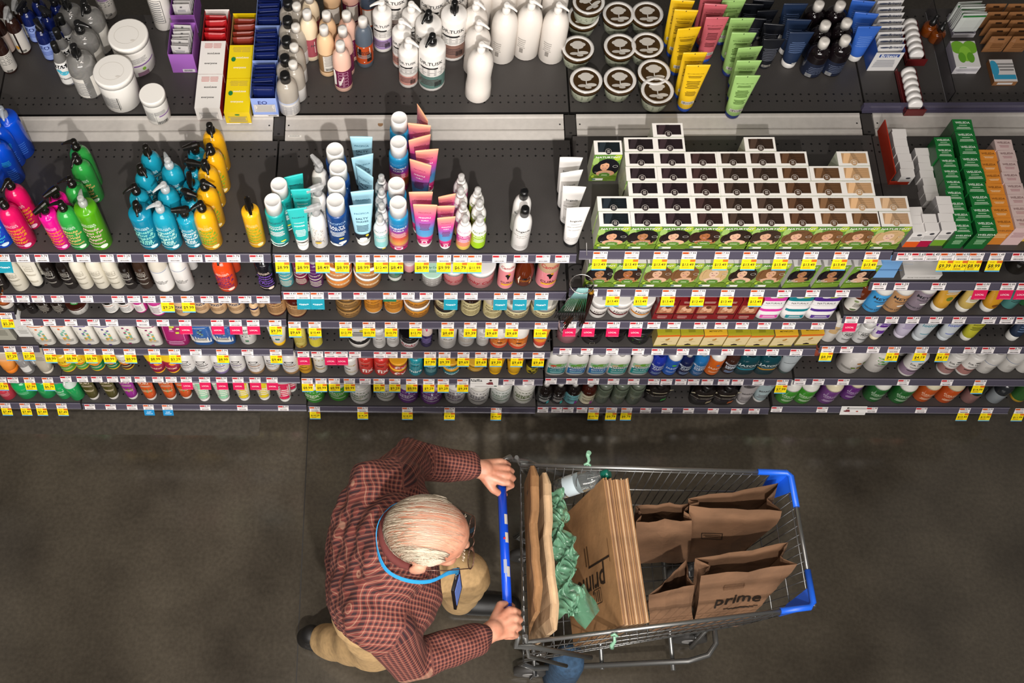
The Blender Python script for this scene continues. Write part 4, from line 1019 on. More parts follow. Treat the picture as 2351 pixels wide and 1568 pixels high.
wl = (('t', 'WELEDA', .1, .88, .9, 'e6f0e2'), ('l', 2, .05, .74, .8, .08, 'bfe0bf'), ('l', 5, 0, .45, 1.1, .3, '9fd0a2'))
wt = (('t', 'WELEDA', .0, .72, .75, 'e6f0e2'), ('l', 1, 0, .48, .4, .1, 'bfe0bf'), ('l', 2, 0, .25, 1.5, .22, 'cfe6cc'))
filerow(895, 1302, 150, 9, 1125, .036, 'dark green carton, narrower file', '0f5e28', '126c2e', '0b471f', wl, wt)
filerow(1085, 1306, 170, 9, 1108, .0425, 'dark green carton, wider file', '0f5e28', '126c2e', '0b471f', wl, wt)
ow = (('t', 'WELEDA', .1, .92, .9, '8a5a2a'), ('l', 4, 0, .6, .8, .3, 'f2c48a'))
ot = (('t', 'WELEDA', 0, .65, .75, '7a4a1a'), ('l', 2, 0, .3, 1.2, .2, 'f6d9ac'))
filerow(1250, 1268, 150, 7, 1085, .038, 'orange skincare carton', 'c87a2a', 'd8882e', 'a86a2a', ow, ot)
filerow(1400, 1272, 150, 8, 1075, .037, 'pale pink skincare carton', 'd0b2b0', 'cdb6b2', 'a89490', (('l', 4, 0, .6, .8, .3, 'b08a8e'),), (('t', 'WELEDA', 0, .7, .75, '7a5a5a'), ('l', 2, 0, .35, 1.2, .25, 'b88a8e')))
p('carton', 1520, 1240, 130, 'tall yellow carton at the frame edge', h=.21, dep=.05, front='d9b24a', topc='ddb850', side='a8873a')
# ---------------------------------------------------------------- second to bottom shelves (tops are under the shelf above, so heights are given)
def jm(c='8f8a80', t='john masters'):
    return (('fr', 0, .62, .36, .16, .006, c), ('t', 'john', 0, .655, .4, c), ('t', 'masters', 0, .61, .6, c), ('t', 'haircare', 0, .565, .55, c), ('l', 2, 0, .44, .9, .05, c), ('l', 2, 0, .25, .7, .05, c))
sh('C1', 'B1', 2)
jb = dict(col='17110f', cap='disc', cc='101010', hc=.03, ro=.12, art=jm('b9b4aa'))
jc = dict(col='e2dccb', cap='disc', cc='101010', hc=.03, ro=.3, nr=.36, art=jm('a39d8e'))
p('bottle', 28, 335, 92, 'dark brown hair bottle at the frame edge', h=.19, **jb)
p('bottle', 165, 346, 132, 'large cream hair bottle beside the cream tube', h=.20, **jc)
p('tube', 305, 326, 100, 'cream squeeze tube on black cap', h=.19, col='e4dfd0', cc='141312', hc=.018, art=jm('b5ae9e'), bases=[(345, 235)])
p('bottle', 445, 318, 108, 'dark brown hair bottle with boxed label', h=.19, bases=[(572, 328)], **jb)
p('bottle', 686, 331, 120, 'cream hair bottle with black cap', h=.20, bases=[(814, 328), (934, 328)], **jc)
p('bottle', 1045, 330, 100, 'black hair bottle beside the cream ones', h=.19, **jb)
p('bottle', 1165, 328, 112, 'brown hair bottle with boxed label', h=.19, **dict(jb, col='33231a'))
p('bottle', 1312, 356, 150, 'clear pale bottle with white paper label', h=.215, cap='disc', cc='dcd8d2', col='cfc8ba', ro=.2, bands=((.06, .72, 'e4e1dd'),), art=(('r', .1, .705, 1.0, .01, '4a6aa0'), ('t', 'THE', 0, .40, .25, '5a5a5a'), ('t', 'UNSCENTED', 0, .36, .75, '5a5a5a'), ('t', 'COMPANY', 0, .32, .6, '5a5a5a')))
p('bottle', 1470, 346, 145, 'white bottle with blue line and paper label', h=.215, cap='disc', cc='e5e2de', col='e6e3df', ro=.25, art=(('r', .1, .72, 1.0, .01, '4a6aa0'), ('t', 'THE', 0, .40, .25, '5a5a5a'), ('t', 'UNSCENTED', 0, .36, .75, '5a5a5a'), ('t', 'COMPANY', 0, .32, .6, '5a5a5a')))
p('bottle', 1525, 178, 90, 'white bottle half hidden at the back', h=.16, cap='disc', cc='e5e2de', col='dfdcd8')
def na(c, cc, lines, lc): return dict(col=c, cap='pump', cc=cc, ro=.17, nr=.34, art=script_art(lines, lc, 'f0d8c8'))
p('bottle', 1806, 351, 162, 'orange shampoo with purple script', h=.21, **na('e8491c', '15120f', ('Sicilian', 'Blood', 'Orange &', 'Black', 'Currant'), '6b1f6a'))
p('bottle', 1862, 200, 100, 'orange bottle behind the other', h=.18, col='d8451c', cap='spray', cc='15120f')
p('bottle', 2125, 342, 142, 'black shampoo with violet script', h=.21, sh='flat', **na('131118', '15120f', ('Activated', 'Bamboo', 'Charcoal', '& Purple', 'Moonstone'), '8a5ad0'))
sh('C1', 'B0', 3)
p('jar', 48, 497, 130, 'orange-brown jar with white curl on its lid', h=.05, col='d8d2c8', lc='a8531f', art=(), top=(('o', -.3, .6, .5, .3, 'e8e2d8'), ('o', -.25, .6, .25, .15, 'a8531f'), ('t', 'FLAX', .3, .35, .6, 'f0e8dc'), ('t', 'SEED', .3, .2, .6, 'f0e8dc')))
sh('C1', 'B1', 3)
dkb = dict(col='120d0c', cap='drop', cc='0f0f0f', ro=.1)
p('bottle', 165, 503, 92, 'small black dropper bottle', h=.12, bases=[(262, 525)], **dkb)
p('bottle', 365, 522, 112, 'dark amber bottle with white print', h=.14, cap='disc', cc='0f0f0f', col='1b110d', ro=.1, art=(('l', 6, 0, .35, .9, .4, '9a948a'), ('ring', 0, .1, .25, .1, .2, '9a948a')), bases=[(478, 524)])
p('jar', 615, 536, 175, 'silver tin with brown lid and green seal', h=.042, col='b9b6b1', lc='3a1a12', lh=.006, ro=.25, art=(('r', 0, .3, 2.0, .06, '6f6c68'), ('r', 0, .6, 2.0, .06, '6f6c68')), top=(('t', 'john masters', 0, .8, 1.2, 'd8c8b8'), ('t', 'organics', 0, .65, .9, 'd8c8b8'), ('o', -.1, .35, .35, .17, '3f9a4a'), ('t', 'USDA', -.1, .35, .22, 'ffffff'), ('l', 3, -.5, .5, .5, .15, 'b09a88')))
wl_ = lambda lb, c2: dict(col='14110f', cap='disc', cc='0d0d0d', ro=.15, patch=((-110, 110, .06, .55, lb),), art=(('l', 2, 0, .46, .8, .06, c2), ('l', 5, 0, .25, .9, .25, '9a9a9a')))
p('bottle', 886, 523, 120, 'black bottle with white label and rust print', h=.15, bases=[(1008, 521)], **wl_('e2dfda', 'b0602a'))
pk = dict(col='c2358a', cap='disc', cc='1a1210', ro=.2, patch=((-60, 60, .1, .62, 'e6e2de'),), art=(('l', 5, 0, .35, .5, .35, '9a8a92'),))
p('bottle', 1120, 518, 108, 'small pink bottle with white label', h=.13, **pk)
p('bottle', 1258, 541, 140, 'large pink bottle with white label', h=.15, **pk)
spd = dict(col='d8b48a', cap='wide', cc='1b2350', ro=.25, sh='full', hc=.05, art=(('r', 0, .68, 1.3, .15, '1b2350'), ('t', 'SPADET', 0, .68, .95, 'e0c8a0'), ('l', 4, 0, .38, .9, .25, '8a6a4a')))
p('bottle', 1455, 548, 138, 'peach bottle with navy cap and blue title', h=.15, bases=[(1600, 522), (1735, 527), (1878, 525)], **spd)
p('bottle', 2028, 552, 76, 'little peach bottle with black cap', h=.10, col='d8b48a', cap='disc', cc='121010', hc=.02, art=(('r', 0, .7, 1.2, .12, '1b2350'), ('l', 3, 0, .4, .8, .2, '8a6a4a')), bases=[(2072, 474)])
she = dict(col='4a140c', cap='disc', cc='151210', ro=.12, nr=.4, patch=((-115, 115, .1, .66, 'b88f62'),), art=(('t', 'Shea Moisture', 0, .56, .95, '4a2a18', .2), ('l', 6, 0, .33, .85, .28, '7a5636')))
p('bottle', 2195, 558, 158, 'dark red bottle with tan label', h=.17, **she)
sh('C1', 'B0', 4)
p('carton', 60, 728, 145, 'grey-green carton at the frame edge', h=.15, dep=.06, front='a8a698', topc='c9c6ba', side='8f8d82', art=(('l', 5, 0, .4, 1.2, .3, '7a786c'),))
p('carton', 215, 703, 125, 'white carton beside the grey-green one', h=.14, dep=.05, front='dcdbd6', topc='e2e0dc', side='bdbbb6', art=(('ring', 0, .55, .3, .15, .1, 'b0aea8'), ('l', 4, 0, .3, 1.3, .25, 'b0aea8')))
sh('C1', 'B1', 4)
def attm(c1, c2, c3):
    rr = random.Random(5); pa_ = ('7ab89a', 'e8b04a', c1, c2, c3)
    return (('r', 0, .86, 1.0, .025, c1), ('r', -.25, .5, .02, .001, c1))+tuple(('r', .22*(j % 3)-.02, .76-.068*(j//3), .115, .056, rr.choice(pa_)) for j in range(24) if rr.random() < .72)+(('t', 'super leaves', -.52, .62, .30, '8a8a86', 0, 90), ('l', 4, 0, .24, .9, .12, 'a8a6a0'), ('r', .0, .06, .16, .04, c1))
flat_ = lambda c, a, cc='e8492a': dict(col=c, ry=.55, sq=3.2, sh='round', nr=.3, cap='disc', cc=cc, hc=.022, ro=.3, art=a, h=.195)
wt_ = 'e9e5dc'
for x, y, c1, c2, c3, ds in ((372, 772, 'e8702a', '6fc0b0', 'd8a83a', 'white flat bottle with orange mosaic, first'), (548, 768, 'e8702a', '6fc0b0', 'd8a83a', 'white flat bottle with orange mosaic, second'), (716, 768, '3a2a7a', '5a4a9a', '8a9a5a', 'white flat bottle with indigo mosaic, first'), (884, 771, '3a2a7a', '5a4a9a', '8a9a5a', 'white flat bottle with indigo mosaic, second'), (1040, 760, '8a1c5a', 'a83a6a', '8a9a5a', 'white flat bottle with plum mosaic, standing straight')):
    p('bottle', x, y, 152, ds, **flat_(wt_, attm(c1, c2, c3)))
p('bottle', 1220, 792, 152, 'white flat bottle with plum mosaic, at the shelf lip', **flat_(wt_, attm('8a1c5a', 'a83a6a', '8a9a5a'), '9a1c5a'))
p('pouch', 1412, 787, 195, 'magenta refill pouch with white spout', h=.20, dep=.06, col='9a1660', topc='9a1660', art=tuple(('r', random.Random(j).uniform(-.3, .45), .45+.06*(j % 6), .12, .045, ('c9d83a', 'c060a0', 'e0e0a0')[j % 3]) for j in range(11))+(('fr', 0, .55, .42, .7, .006, 'd8a0c0'), ('l', 3, 0, .14, 1.4, .12, 'd08ab4')))
C, wm, h = CUR['last']
b = MB(); b.lathe([(.008, 0), (.008, .012), (.013, .013), (.013, .020), (.006, .022)], mat('e9e5e0', .25), 14)
link('spout_cap', b.mesh(), REG[-1][0], (-.02, -.02, h*.9))
lab = (('p', ((-.6, .80), (.3, .80), (.3, .10), (-.45, .10)), 'dcd9d2'),)
blu = dict(col='2f62a6')
for x, y, ds in ((1622, 772, 'blue flat bottle with white mosaic label, first'), (1792, 768, 'blue flat bottle with white mosaic label, second')):
    p('bottle', x, y, 168, ds, **flat_('2c5fa4', (('r', -.1, .48, .95, .66, 'dcd9d2'),)+tuple(('r', -.1+.14*(j % 3), .72-.055*(j//3), .11, .035, ('3a6aa8', '8a9a5a', '7ab0c0', '2a2a5a')[j*7 % 4]) for j in range(15) if j % 4)+(('l', 3, -.1, .3, .7, .1, 'a8a6a0'),), '2c5fa4'))
p('bottle', 1972, 768, 135, 'white mens wash bottle with dark cap', h=.19, cap='disc', cc='1b1b1d', col='e6e3de', art=(('t', 'MEN', 0, .72, .5, '2a2a2a'), ('t', '3 in 1', 0, .42, .5, '2a2a2a'), ('r', 0, .2, .2, .08, '4a7a5a'), ('l', 3, 0, .55, .8, .12, '8a8a86')))
p('tube', 2215, 782, 118, 'white squeeze tube on yellow cap', h=.19, col='e4ded0', cc='e0b01e', hc=.026, art=(('r', 0, .28, .3, .06, '3a7a7a'), ('l', 3, 0, .4, .7, .12, '9a968c')))
sh('C1', 'B0', 5)
p('tube', 85, 1018, 120, 'orange and white squeeze tube', h=.18, cc='e07a1e', hc=.03, grad=gradmat(((0, 'e8841e'), (.4, 'eb9a4a'), (.65, 'e6d2b8'), (1, 'e2dcd0'))), art=(('l', 4, 0, .7, .8, .2, 'b0a08c'),))
p('tube', 118, 935, 90, 'orange squeeze tube behind the front one', h=.17, col='d87a2a', cc='d8701c')
p('bottle', 225, 1006, 105, 'clear silver-labelled bottle', h=.18, cap='disc', cc='d5d2d0', col='a9a7a6', ro=.08, tr=.3, art=(('r', .2, .3, .7, .3, 'd9d7d4'),), bases=[(270, 940)])
p('tube', 372, 1006, 112, 'greige squeeze tube', h=.19, col='b3aa9a', cc='c9c2b4', hc=.02, art=(('l', 3, 0, .6, .8, .15, '8a8274'),))
sh('C1', 'B1', 5)
def hoh(c, foot='e8c020'): return dict(col='e6bf1c', cap='disc', cc='e0b81c', ro=.25, sh='full', bands=((0, .1, foot), (.1, .42, c)), art=(('t', 'VALLEY', 0, .7, .9, '6a5a1a'), ('o', -.5, .5, .45, .14, 'e8961c'), ('o', .3, .46, .5, .12, 'd87a1c'), ('o', .55, .56, .3, .1, 'f0c83a'), ('l', 2, .2, .28, .8, .08, 'd8e0b0')))
p('bottle', 542, 987, 130, 'yellow flower bottle with lime band', h=.16, **hoh('5f9a2a'))
p('bottle', 655, 967, 112, 'yellow flower bottle with leaf green band', h=.15, **hoh('4f9a3a'))
p('bottle', 775, 978, 125, 'yellow flower bottle with emerald band', h=.16, **hoh('107a4a'))
p('bottle', 900, 965, 115, 'yellow flower bottle with dark green band', h=.15, **hoh('0f6a42'))
p('bottle', 1012, 967, 112, 'white and brown flower bottle', h=.15, **dict(hoh('4a1a14'), col='d8d2c8'))
p('tube', 1258, 1017, 118, 'yellow and wine red squeeze tube, fuller one', h=.17, cc='e0a41c', hc=.014, grad=gradmat(((0, '8f1438'), (.42, '9a1a3c'), (.45, 'e8be1c'), (1, 'ecc824'))), art=(('o', .3, .42, .5, .12, 'e8961c'), ('t', 'Jackfruit', -.1, .24, .8, 'f0c8b0', .2)))
p('tube', 1378, 998, 118, 'yellow and wine red squeeze tube, second one', h=.17, cc='e0a41c', hc=.014, grad=gradmat(((0, '8f1438'), (.42, '9a1a3c'), (.45, 'e8be1c'), (1, 'ecc824'))), art=(('o', .3, .42, .5, .12, 'e8961c'), ('t', 'ENZYME', -.1, .24, .8, 'f0c8b0')))
def dcr(c, tl='5a4a3a'): return dict(col='dcd9d6', sh='round', cap='disc', cc='e2dfdc', ro=.22, bands=((0, .16, c),), art=(('ring', 0, .74, .55, .12, .3, '141414'), ('t', 'DESERT', 0, .61, .65, '8a8784'), ('r', 0, .53, .75, .035, tl), ('l', 3, 0, .4, .7, .1, 'b0adaa'), ('ring', 0, .24, .7, .12, .06, c)))
p('bottle', 1498, 992, 122, 'white bottle with grey wave print', h=.16, **dcr('9a9a9e', '4a4a50'))
p('bottle', 1625, 1012, 140, 'white bottle with charcoal title and grey splash', h=.17, **dcr('8a8c92', '2f2f34'))
p('bottle', 1760, 1006, 130, 'white bottle with lavender splash', h=.16, **dcr('8f7ab0', '6a4a9a'))
p('bottle', 1895, 992, 122, 'white bottle with violet title', h=.16, **dcr('b0a8bc', '5a4a7a'))
p('bottle', 2035, 1011, 140, 'white bottle with tan splash, fuller one', h=.17, **dcr('b08a5e', '9a6a3a'))
p('bottle', 2168, 984, 118, 'white bottle with tan line print', h=.16, **dcr('b09a80', '8a6a4a'))
p('bottle', 2312, 1022, 142, 'white bottle with tan splash, at the shelf end', h=.17, **dcr('b08a5e', '9a6a3a'))
sh('C1', 'B0', 6)
p('bottle', 62, 1218, 130, 'rose red bottle at the frame edge', h=.15, col='c8384a', cap='dome', cc='b9343f', ro=.15, art=(('l', 4, .2, .5, .6, .25, 'e08a94'),))
gr = dict(col='16a356', ro=.15, cap='disc', cc='b9c4bc', sh='round', nr=.5)
p('bottle', 210, 1202, 172, 'wide emerald bottle', h=.15, art=(('l', 3, 0, .5, .8, .2, '7ad0a0'),), **gr)
p('bottle', 378, 1196, 148, 'emerald bottle beside the wide one', h=.15, **gr)
p('bottle', 512, 1202, 112, 'emerald bottle with white script', h=.16, art=(('t', 'Olive', 0, .6, .7, 'd8f0e0', .3), ('l', 3, 0, .4, .7, .2, 'b0e4c8')), **gr)
p('bottle', 612, 1216, 118, 'emerald pump bottle with white pump', h=.20, **dict(gr, cap='pump', cc='dcdcd8', bands=((.78, 1.0, 'c9d4cc'),)))
sh('C1', 'B1', 6)
pt = lambda c, c2: dict(col=c, wt=1.3, cc='c2beb8', hc=.022, ro=.3, art=(('r', 0, .46, 2.6, .16, c2), ('t', 'SUKI', -.2, .78, .8, 'd8c8b0'), ('l', 2, 0, .66, .9, .08, 'c8b8a0'), ('l', 2, 0, .46, .9, .08, 'd0c0a0')))
p('tube', 745, 1210, 92, 'olive brown squeeze tube', h=.18, bases=[(900, 1206)], **pt('4a4418', '4a4418'))
p('tube', 1053, 1206, 92, 'purple squeeze tube with olive band', h=.18, **pt('8f1f86', '6f6a26'))
p('tube', 1200, 1213, 96, 'orange squeeze tube with olive band', h=.18, bases=[(1358, 1210), (1482, 1202)], **pt('c84f14', '7a6a22'))
dw = lambda c, t: dict(wt=1.35, cc='dcd9d4', hc=.022, col='dedbd2', ro=.3, art=(('r', .30, .50, .95, .62, c), ('t', t, -.1, .9, 1.0, '8a8680'), ('l', 6, -.7, .5, .5, .5, 'a8a49c'), ('l', 4, .3, .45, .6, .3, 'e8e4da')))
p('tube', 1622, 1222, 98, 'white squeeze tube with mint block', h=.18, bases=[(1780, 1222)], **dw('8fcaa2', 'body'))
p('tube', 1940, 1218, 98, 'white squeeze tube with yellow block', h=.18, bases=[(2100, 1214)], **dw('e0c81c', 'body'))
p('tube', 2262, 1226, 102, 'white squeeze tube with hot pink block', h=.18, bases=[(2310, 1150)], **dw('d8124e', 'Body Wash'))

sh('C2', 'B2', 2)
ret = lambda c: dict(cap='disc', cc='d8d4cc', col=c, ro=.25, sh='full', nr=.55, hc=.03, bands=((.38, .42, 'e0d8c4'),), art=(('ring', 0, .78, .6, .18, .08, 'e0d8c4'), ('t', 'reverie', 0, .57, .8, 'e0d8c4'), ('l', 4, 0, .2, .9, .25, 'cfc6b4'), ('ring', 0, .2, .8, .2, .05, 'd8d0bc')))
p('bottle', 133, 312, 118, 'teal engraved-pattern bottle', h=.17, **ret('4a9aa0'))
p('bottle', 252, 296, 112, 'maroon engraved-pattern bottle', h=.17, **ret('7a1f42'))
p('bottle', 368, 317, 118, 'plum engraved-pattern bottle', h=.17, **ret('54205e'))
oj = dict(lc='ece8e4', lh=.010, ro=.25, art=(('r', 0, .55, .9, .2, 'e6c8a0'), ('l', 2, 0, .55, .7, .12, '9a6a3a')), lr=1.02)
def stackj(x, y, w_, n, h, desc, **k):
    p('jar', x, y, w_, desc+', bottom of its stack', h=h, **k)
    C, wm, hh = CUR['last']
    names = ['second in its stack', 'top of its stack'] if n == 3 else ['top of its stack']
    for i in range(1, n):
        kk = dict(k); kk.update(w=round(wm, 4), h=round(hh, 4))
        o = place(jar(**kk), 'cosmetic_jar', C[0]+random.uniform(-.002, .002), C[1], C[2]+(hh+.0008)*i, 0)
        reg(o, desc+', '+names[i-1], 'jar')
swirl = lambda c: tuple(('ring', random.Random(j).uniform(-.5, .5), random.Random(j+9).uniform(.25, .75), .5, .25, .12, c) for j in range(6))
stackj(545, 347, 220, 2, .062, 'orange jar with white lid', col='d8843a', top=(('o', 0, .5, 1.7, .85, 'd07c34'),)+swirl('e8b070'), **oj)
stackj(775, 337, 222, 2, .062, 'caramel brown jar with white lid', col='b87a40', top=(('o', 0, .5, 1.7, .85, 'a86a38'),)+swirl('d8a870'), **oj)
p('bottle', 992, 268, 110, 'clear green bottle with dark green label', h=.17, cap='disc', cc='5a8a5a', col='8aa890', ro=.08, tr=.4, art=(('r', .5, .55, .5, .5, '3a7a5a'), ('r', 0, .12, 1.2, .12, 'd0d0c8')))
p('bottle', 1105, 197, 95, 'white bottle with pink foot', h=.15, cap='disc', cc='e0dcd8', col='dcd2d0', bands=((0, .35, 'e09a9e'),), art=(('l', 4, 0, .6, .8, .3, 'c0a8aa'),))
p('jar', 1285, 312, 172, 'clear tin jar with mint lid', h=.062, col='a09c98', lc='b5dcc8', ro=.15, lh=.004, art=(('r', 0, .3, 2, .05, 'c8c4c0'), ('r', 0, .55, 2, .05, 'c8c4c0'), ('r', 0, .8, 2, .05, 'c8c4c0')), top=(('t', 'Kinky Curly', 0, .55, 1.4, '3a8a6a', .2), ('l', 2, 0, .35, .9, .12, '6aa88a')))
p('jar', 1455, 303, 172, 'pink gel jar with white lid', h=.085, col='c07a7a', lc='e8e4e2', ro=.15, lh=.02, art=(('t', 'Kinky Curly', 0, .4, 1.2, 'a01828', .2),))
p('jar', 1668, 328, 232, 'large pink gel jar with white lid', h=.095, col='bd8080', lc='e8e4e2', ro=.15, lh=.02, art=(('t', 'Kinky Curly', 0, .45, 1.2, 'a01828', .2),))
cam_ = (('t', 'Camille', 0, .82, .9, 'b0303a', .3), ('o', .1, .55, .3, .10, '15100e'), ('p', ((-.05, .52), (.35, .52), (.15, .38)), '15100e'), ('o', .28, .6, .14, .06, 'd8a020'), ('t', 'CURL', 0, .28, .7, '5a2a20'), ('r', .2, .2, .8, .05, 'e8b41c'))
p('bottle', 1865, 333, 128, 'slim pink and white curl bottle', h=.19, cap='disc', cc='141110', hc=.025, col='e6dcd6', patch=((-175, 175, .03, .70, 'e08a90'),), art=tuple((a[0],)+a[1:] for a in cam_))
p('bottle', 2010, 308, 150, 'amber honey bottle with hexagon label', h=.17, cap='disc', cc='100e0d', hc=.03, nr=.5, sh='cone', col='5a210a', ro=.08, art=(('p', ((-.75, .3), (-.55, .46), (.55, .46), (.75, .3), (.6, .12), (-.6, .12)), 'e8e2d4'), ('p', ((-.72, .24), (.72, .24), (.6, .12), (-.6, .12)), 'd87a1c'), ('t', 'HONEY', 0, .28, .8, 'b06a1a'), ('o', 0, .38, .25, .07, '15100e')))
p('bottle', 2190, 322, 168, 'wide curl bottle with pink label and amber top', h=.19, cap='disc', cc='100e0d', hc=.025, nr=.36, col='b89a7a', ro=.1, patch=((-175, 175, .03, .62, 'e0868e'),), art=cam_)
sh('C2', 'B2', 3)
p('bottle', 215, 557, 165, 'dark red bottle with tan label', h=.17, **she)
sj = lambda c: dict(ro=.25, art=(('t', 'Shea Moisture', 0, .62, .8, '5a3a20', .2), ('l', 3, 0, .32, .8, .25, '7a5a34')), lr=1.03)
stackj(625, 562, 208, 2, .068, 'tan jar with bronze lid', col='a8804a', lc=mat('8a6430', .3, .4), lh=.018, **sj(0))
obt = dict(col='d08a2c', cap='disc', cc='e4e0da', sh='round', nr=.5, ro=.2, bands=((0, .07, 'e4e0da'), (.72, 1.0, 'e0dad0')), art=(('t', 'Shea Moisture', 0, .58, .85, '7a4a18', .2), ('l', 4, 0, .38, .9, .22, '8a5a20')))
p('bottle', 820, 522, 148, 'orange shea bottle with tamper strip', h=.17, **dict(obt, art=obt['art']+(('r', .2, .75, .4, .06, '5a2a1a'),)))
p('bottle', 980, 524, 152, 'orange shea bottle beside the orange jars', h=.17, **obt)
stackj(1165, 557, 212, 2, .066, 'orange shea jar with white lid', col='d08a2c', lc='e8e4de', lh=.016, **sj(0))
stackj(1390, 572, 180, 2, .07, 'cream-labelled jar with dark lid', col='d2c79c', lc='2a211a', lh=.02, **sj(0))
crm = dict(col='2a1a14', cap='disc', cc='15100e', ro=.12, nr=.5, patch=((-150, 150, .06, .72, 'd0c494'),), art=(('t', 'Shea Moisture', 0, .6, .9, '5a4a2a', .2), ('l', 2, 0, .45, 1.0, .12, '4a3a20'), ('l', 4, 0, .22, .9, .22, '8a7a50')))
p('bottle', 1590, 547, 160, 'dark bottle with cream label', h=.165, **crm)
p('bottle', 1765, 567, 158, 'milky bottle with cream label', h=.165, **dict(crm, col='c4b8a4', cc='d8d2c8'))
p('jar', 1955, 567, 212, 'clear-topped jar with cream label, narrower', h=.085, col='d2c79c', lc='d5d0c4', lh=.035, **sj(0))
p('jar', 2170, 562, 214, 'clear-topped jar with cream label, at the shelf end', h=.085, col='d2c79c', lc='d5d0c4', lh=.035, **sj(0))
sh('C2', 'B2', 4)
p('bottle', 245, 802, 104, 'pale yellow bottle with flower foot', h=.17, cap='disc', cc='e0dcd0', col='e0cf6a', ro=.15, art=(('l', 5, 0, .5, .8, .35, 'a8963a'), ('o', .2, .1, 1.0, .12, '8a5a1a')))
p('bottle', 365, 792, 108, 'clear bottle with yellow and black label', h=.17, cap='disc', cc='d8d5d0', col='c4c0a8', ro=.1, art=(('r', 0, .6, 1.1, .14, '151515'), ('t', 'NOURISH', 0, .63, .8, 'f0ece0'), ('t', '& SHINE', 0, .57, .8, 'f0ece0'), ('r', .1, .28, 1.2, .4, 'd8c83a')))
p('jar', 710, 797, 192, 'black and white jar with lettered lid', h=.054, col='e2ded8', lc='1b1918', lh=.02, ro=.2, top=(('o', 0, .5, 1.85, .92, 'e2ded8'), ('r', 0, .72, 1.2, .22, '151515'), ('t', 'NOURISH', 0, .78, .9, 'f0ece0'), ('t', '& SHINE', 0, .67, .9, 'f0ece0'), ('o', .3, .5, .3, .12, 'e0cc3a'), ('l', 3, 0, .36, 1.2, .22, '4a4a4a')))
wsh = dict(col='e0ddda', cap='disc', cc='e6e3e0', ro=.25, sh='full', nr=.6, hc=.04, art=(('l', 3, 0, .75, .8, .15, 'a8a49e'), ('t', 'Shea', 0, .55, .5, '8a867e', .2), ('l', 4, 0, .35, .8, .2, 'b0aca6')))
p('bottle', 868, 798, 104, 'white cylinder bottle, taller one', h=.18, **wsh)
p('bottle', 975, 788, 104, 'white cylinder bottle, second one', h=.17, **wsh)
p('jar', 1108, 807, 158, 'white jar with black lid and red script', h=.08, col='d9d4d2', lc='141214', lh=.036, ro=.2, art=(('t', 'Kinky', -.1, .5, .9, 'a83040', .3), ('l', 2, 0, .25, .8, .14, 'b0a8a8')))
p('bottle', 1240, 788, 96, 'purple bottle with pink pump', h=.17, cap='pump', cc='d8386a', ps=.8, col='2f2058', bands=((.68, 1.0, 'dcc8c0'),), ro=.15, art=(('l', 5, 0, .4, .9, .3, '8a7ab8'),))
p('bottle', 1405, 802, 148, 'white shea bottle, widest of the white ones', h=.17, **dict(wsh, sh='round', nr=.5, hc=.026))
p('bottle', 1555, 784, 138, 'white shea bottle with brown print', h=.17, **dict(wsh, sh='round', nr=.5, hc=.026, art=(('t', 'Shea Moisture', 0, .62, .85, '8a6a4a', .2), ('l', 4, 0, .38, .9, .24, 'a89a88'), ('l', 1, 0, .15, .4, .03, '8a6a4a'))))
p('bottle', 1685, 780, 102, 'slim white bottle with narrow print', h=.16, **dict(wsh, sh='round', nr=.5, hc=.03))
ow_ = dict(col='e2ddd6', cap='disc', cc='e8e4e0', nr=.45, ro=.15, patch=((-150, 150, .16, .60, 'dc7a2a'), (-150, 150, .03, .16, 'd04a2c')), art=(('t', 'Shea Moisture', 0, .52, .9, '7a3a14', .2), ('o', 0, .35, .3, .07, '5a2a14'), ('l', 2, 0, .22, .9, .1, 'f0c8a0')))
p('bottle', 1815, 797, 148, 'white and orange shea bottle, smaller one', h=.165, **ow_)
p('bottle', 1965, 817, 158, 'white and orange shea bottle, larger one', h=.175, **ow_)
p('tube', 2135, 800, 98, 'orange squeeze tube with clear cap', h=.17, cc='c9b8b0', hc=.02, grad=gradmat(((0, 'd8503a'), (.18, 'd8503a'), (.2, 'dc8a34'), (1, 'e0963a'))), art=(('l', 4, 0, .5, .9, .22, '8a4a1a'),))
sh('C2', 'B2', 5)
gov = lambda c, ar: dict(col=c, cap='disc', cc='e0dcd4', sh='full', nr=.6, hc=.025, ro=.25, art=(('o', -.5, .85, .12, .04, ar), ('o', 0, .86, .12, .04, ar), ('o', .5, .85, .12, .04, ar), ('r', -.1, .48, .55, .035, '2a2a28'), ('l', 2, 0, .3, .9, .1, ar)))
p('bottle', 282, 997, 112, 'mustard yellow bottle', h=.16, **dict(gov('e0a41c', '8a5a14'), art=(('t', 'alaffia', 0, .62, .8, 'a8640c'), ('r', -.1, .45, .5, .035, '3a2a10'), ('l', 2, 0, .25, .9, .1, '8a5a14'))))
p('bottle', 405, 992, 108, 'white bottle with gold dots', h=.16, **gov('e2dfd6', 'c09a3a'))
p('bottle', 645, 1012, 114, 'white bottle with gold script', h=.16, **dict(gov('e2dfda', 'c09a3a'), art=(('t', 'moringa', 0, .66, .8, 'c09a3a'), ('r', -.4, .46, .4, .035, '2a2a28'), ('l', 2, 0, .25, .9, .1, 'c0b090'))))
rd = dict(col='c8302a', cap='disc', cc='dcd8d2', sh='full', nr=.6, hc=.022, ro=.25, art=(('r', -.1, .62, .5, .035, '2a1210'), ('t', 'fix', .25, .3, .8, 'f0dcd4'), ('l', 2, -.1, .8, .8, .06, 'e8a090')))
p('bottle', 765, 1007, 120, 'red bottle with white emblem', h=.16, bases=[(886, 1016)], **rd)
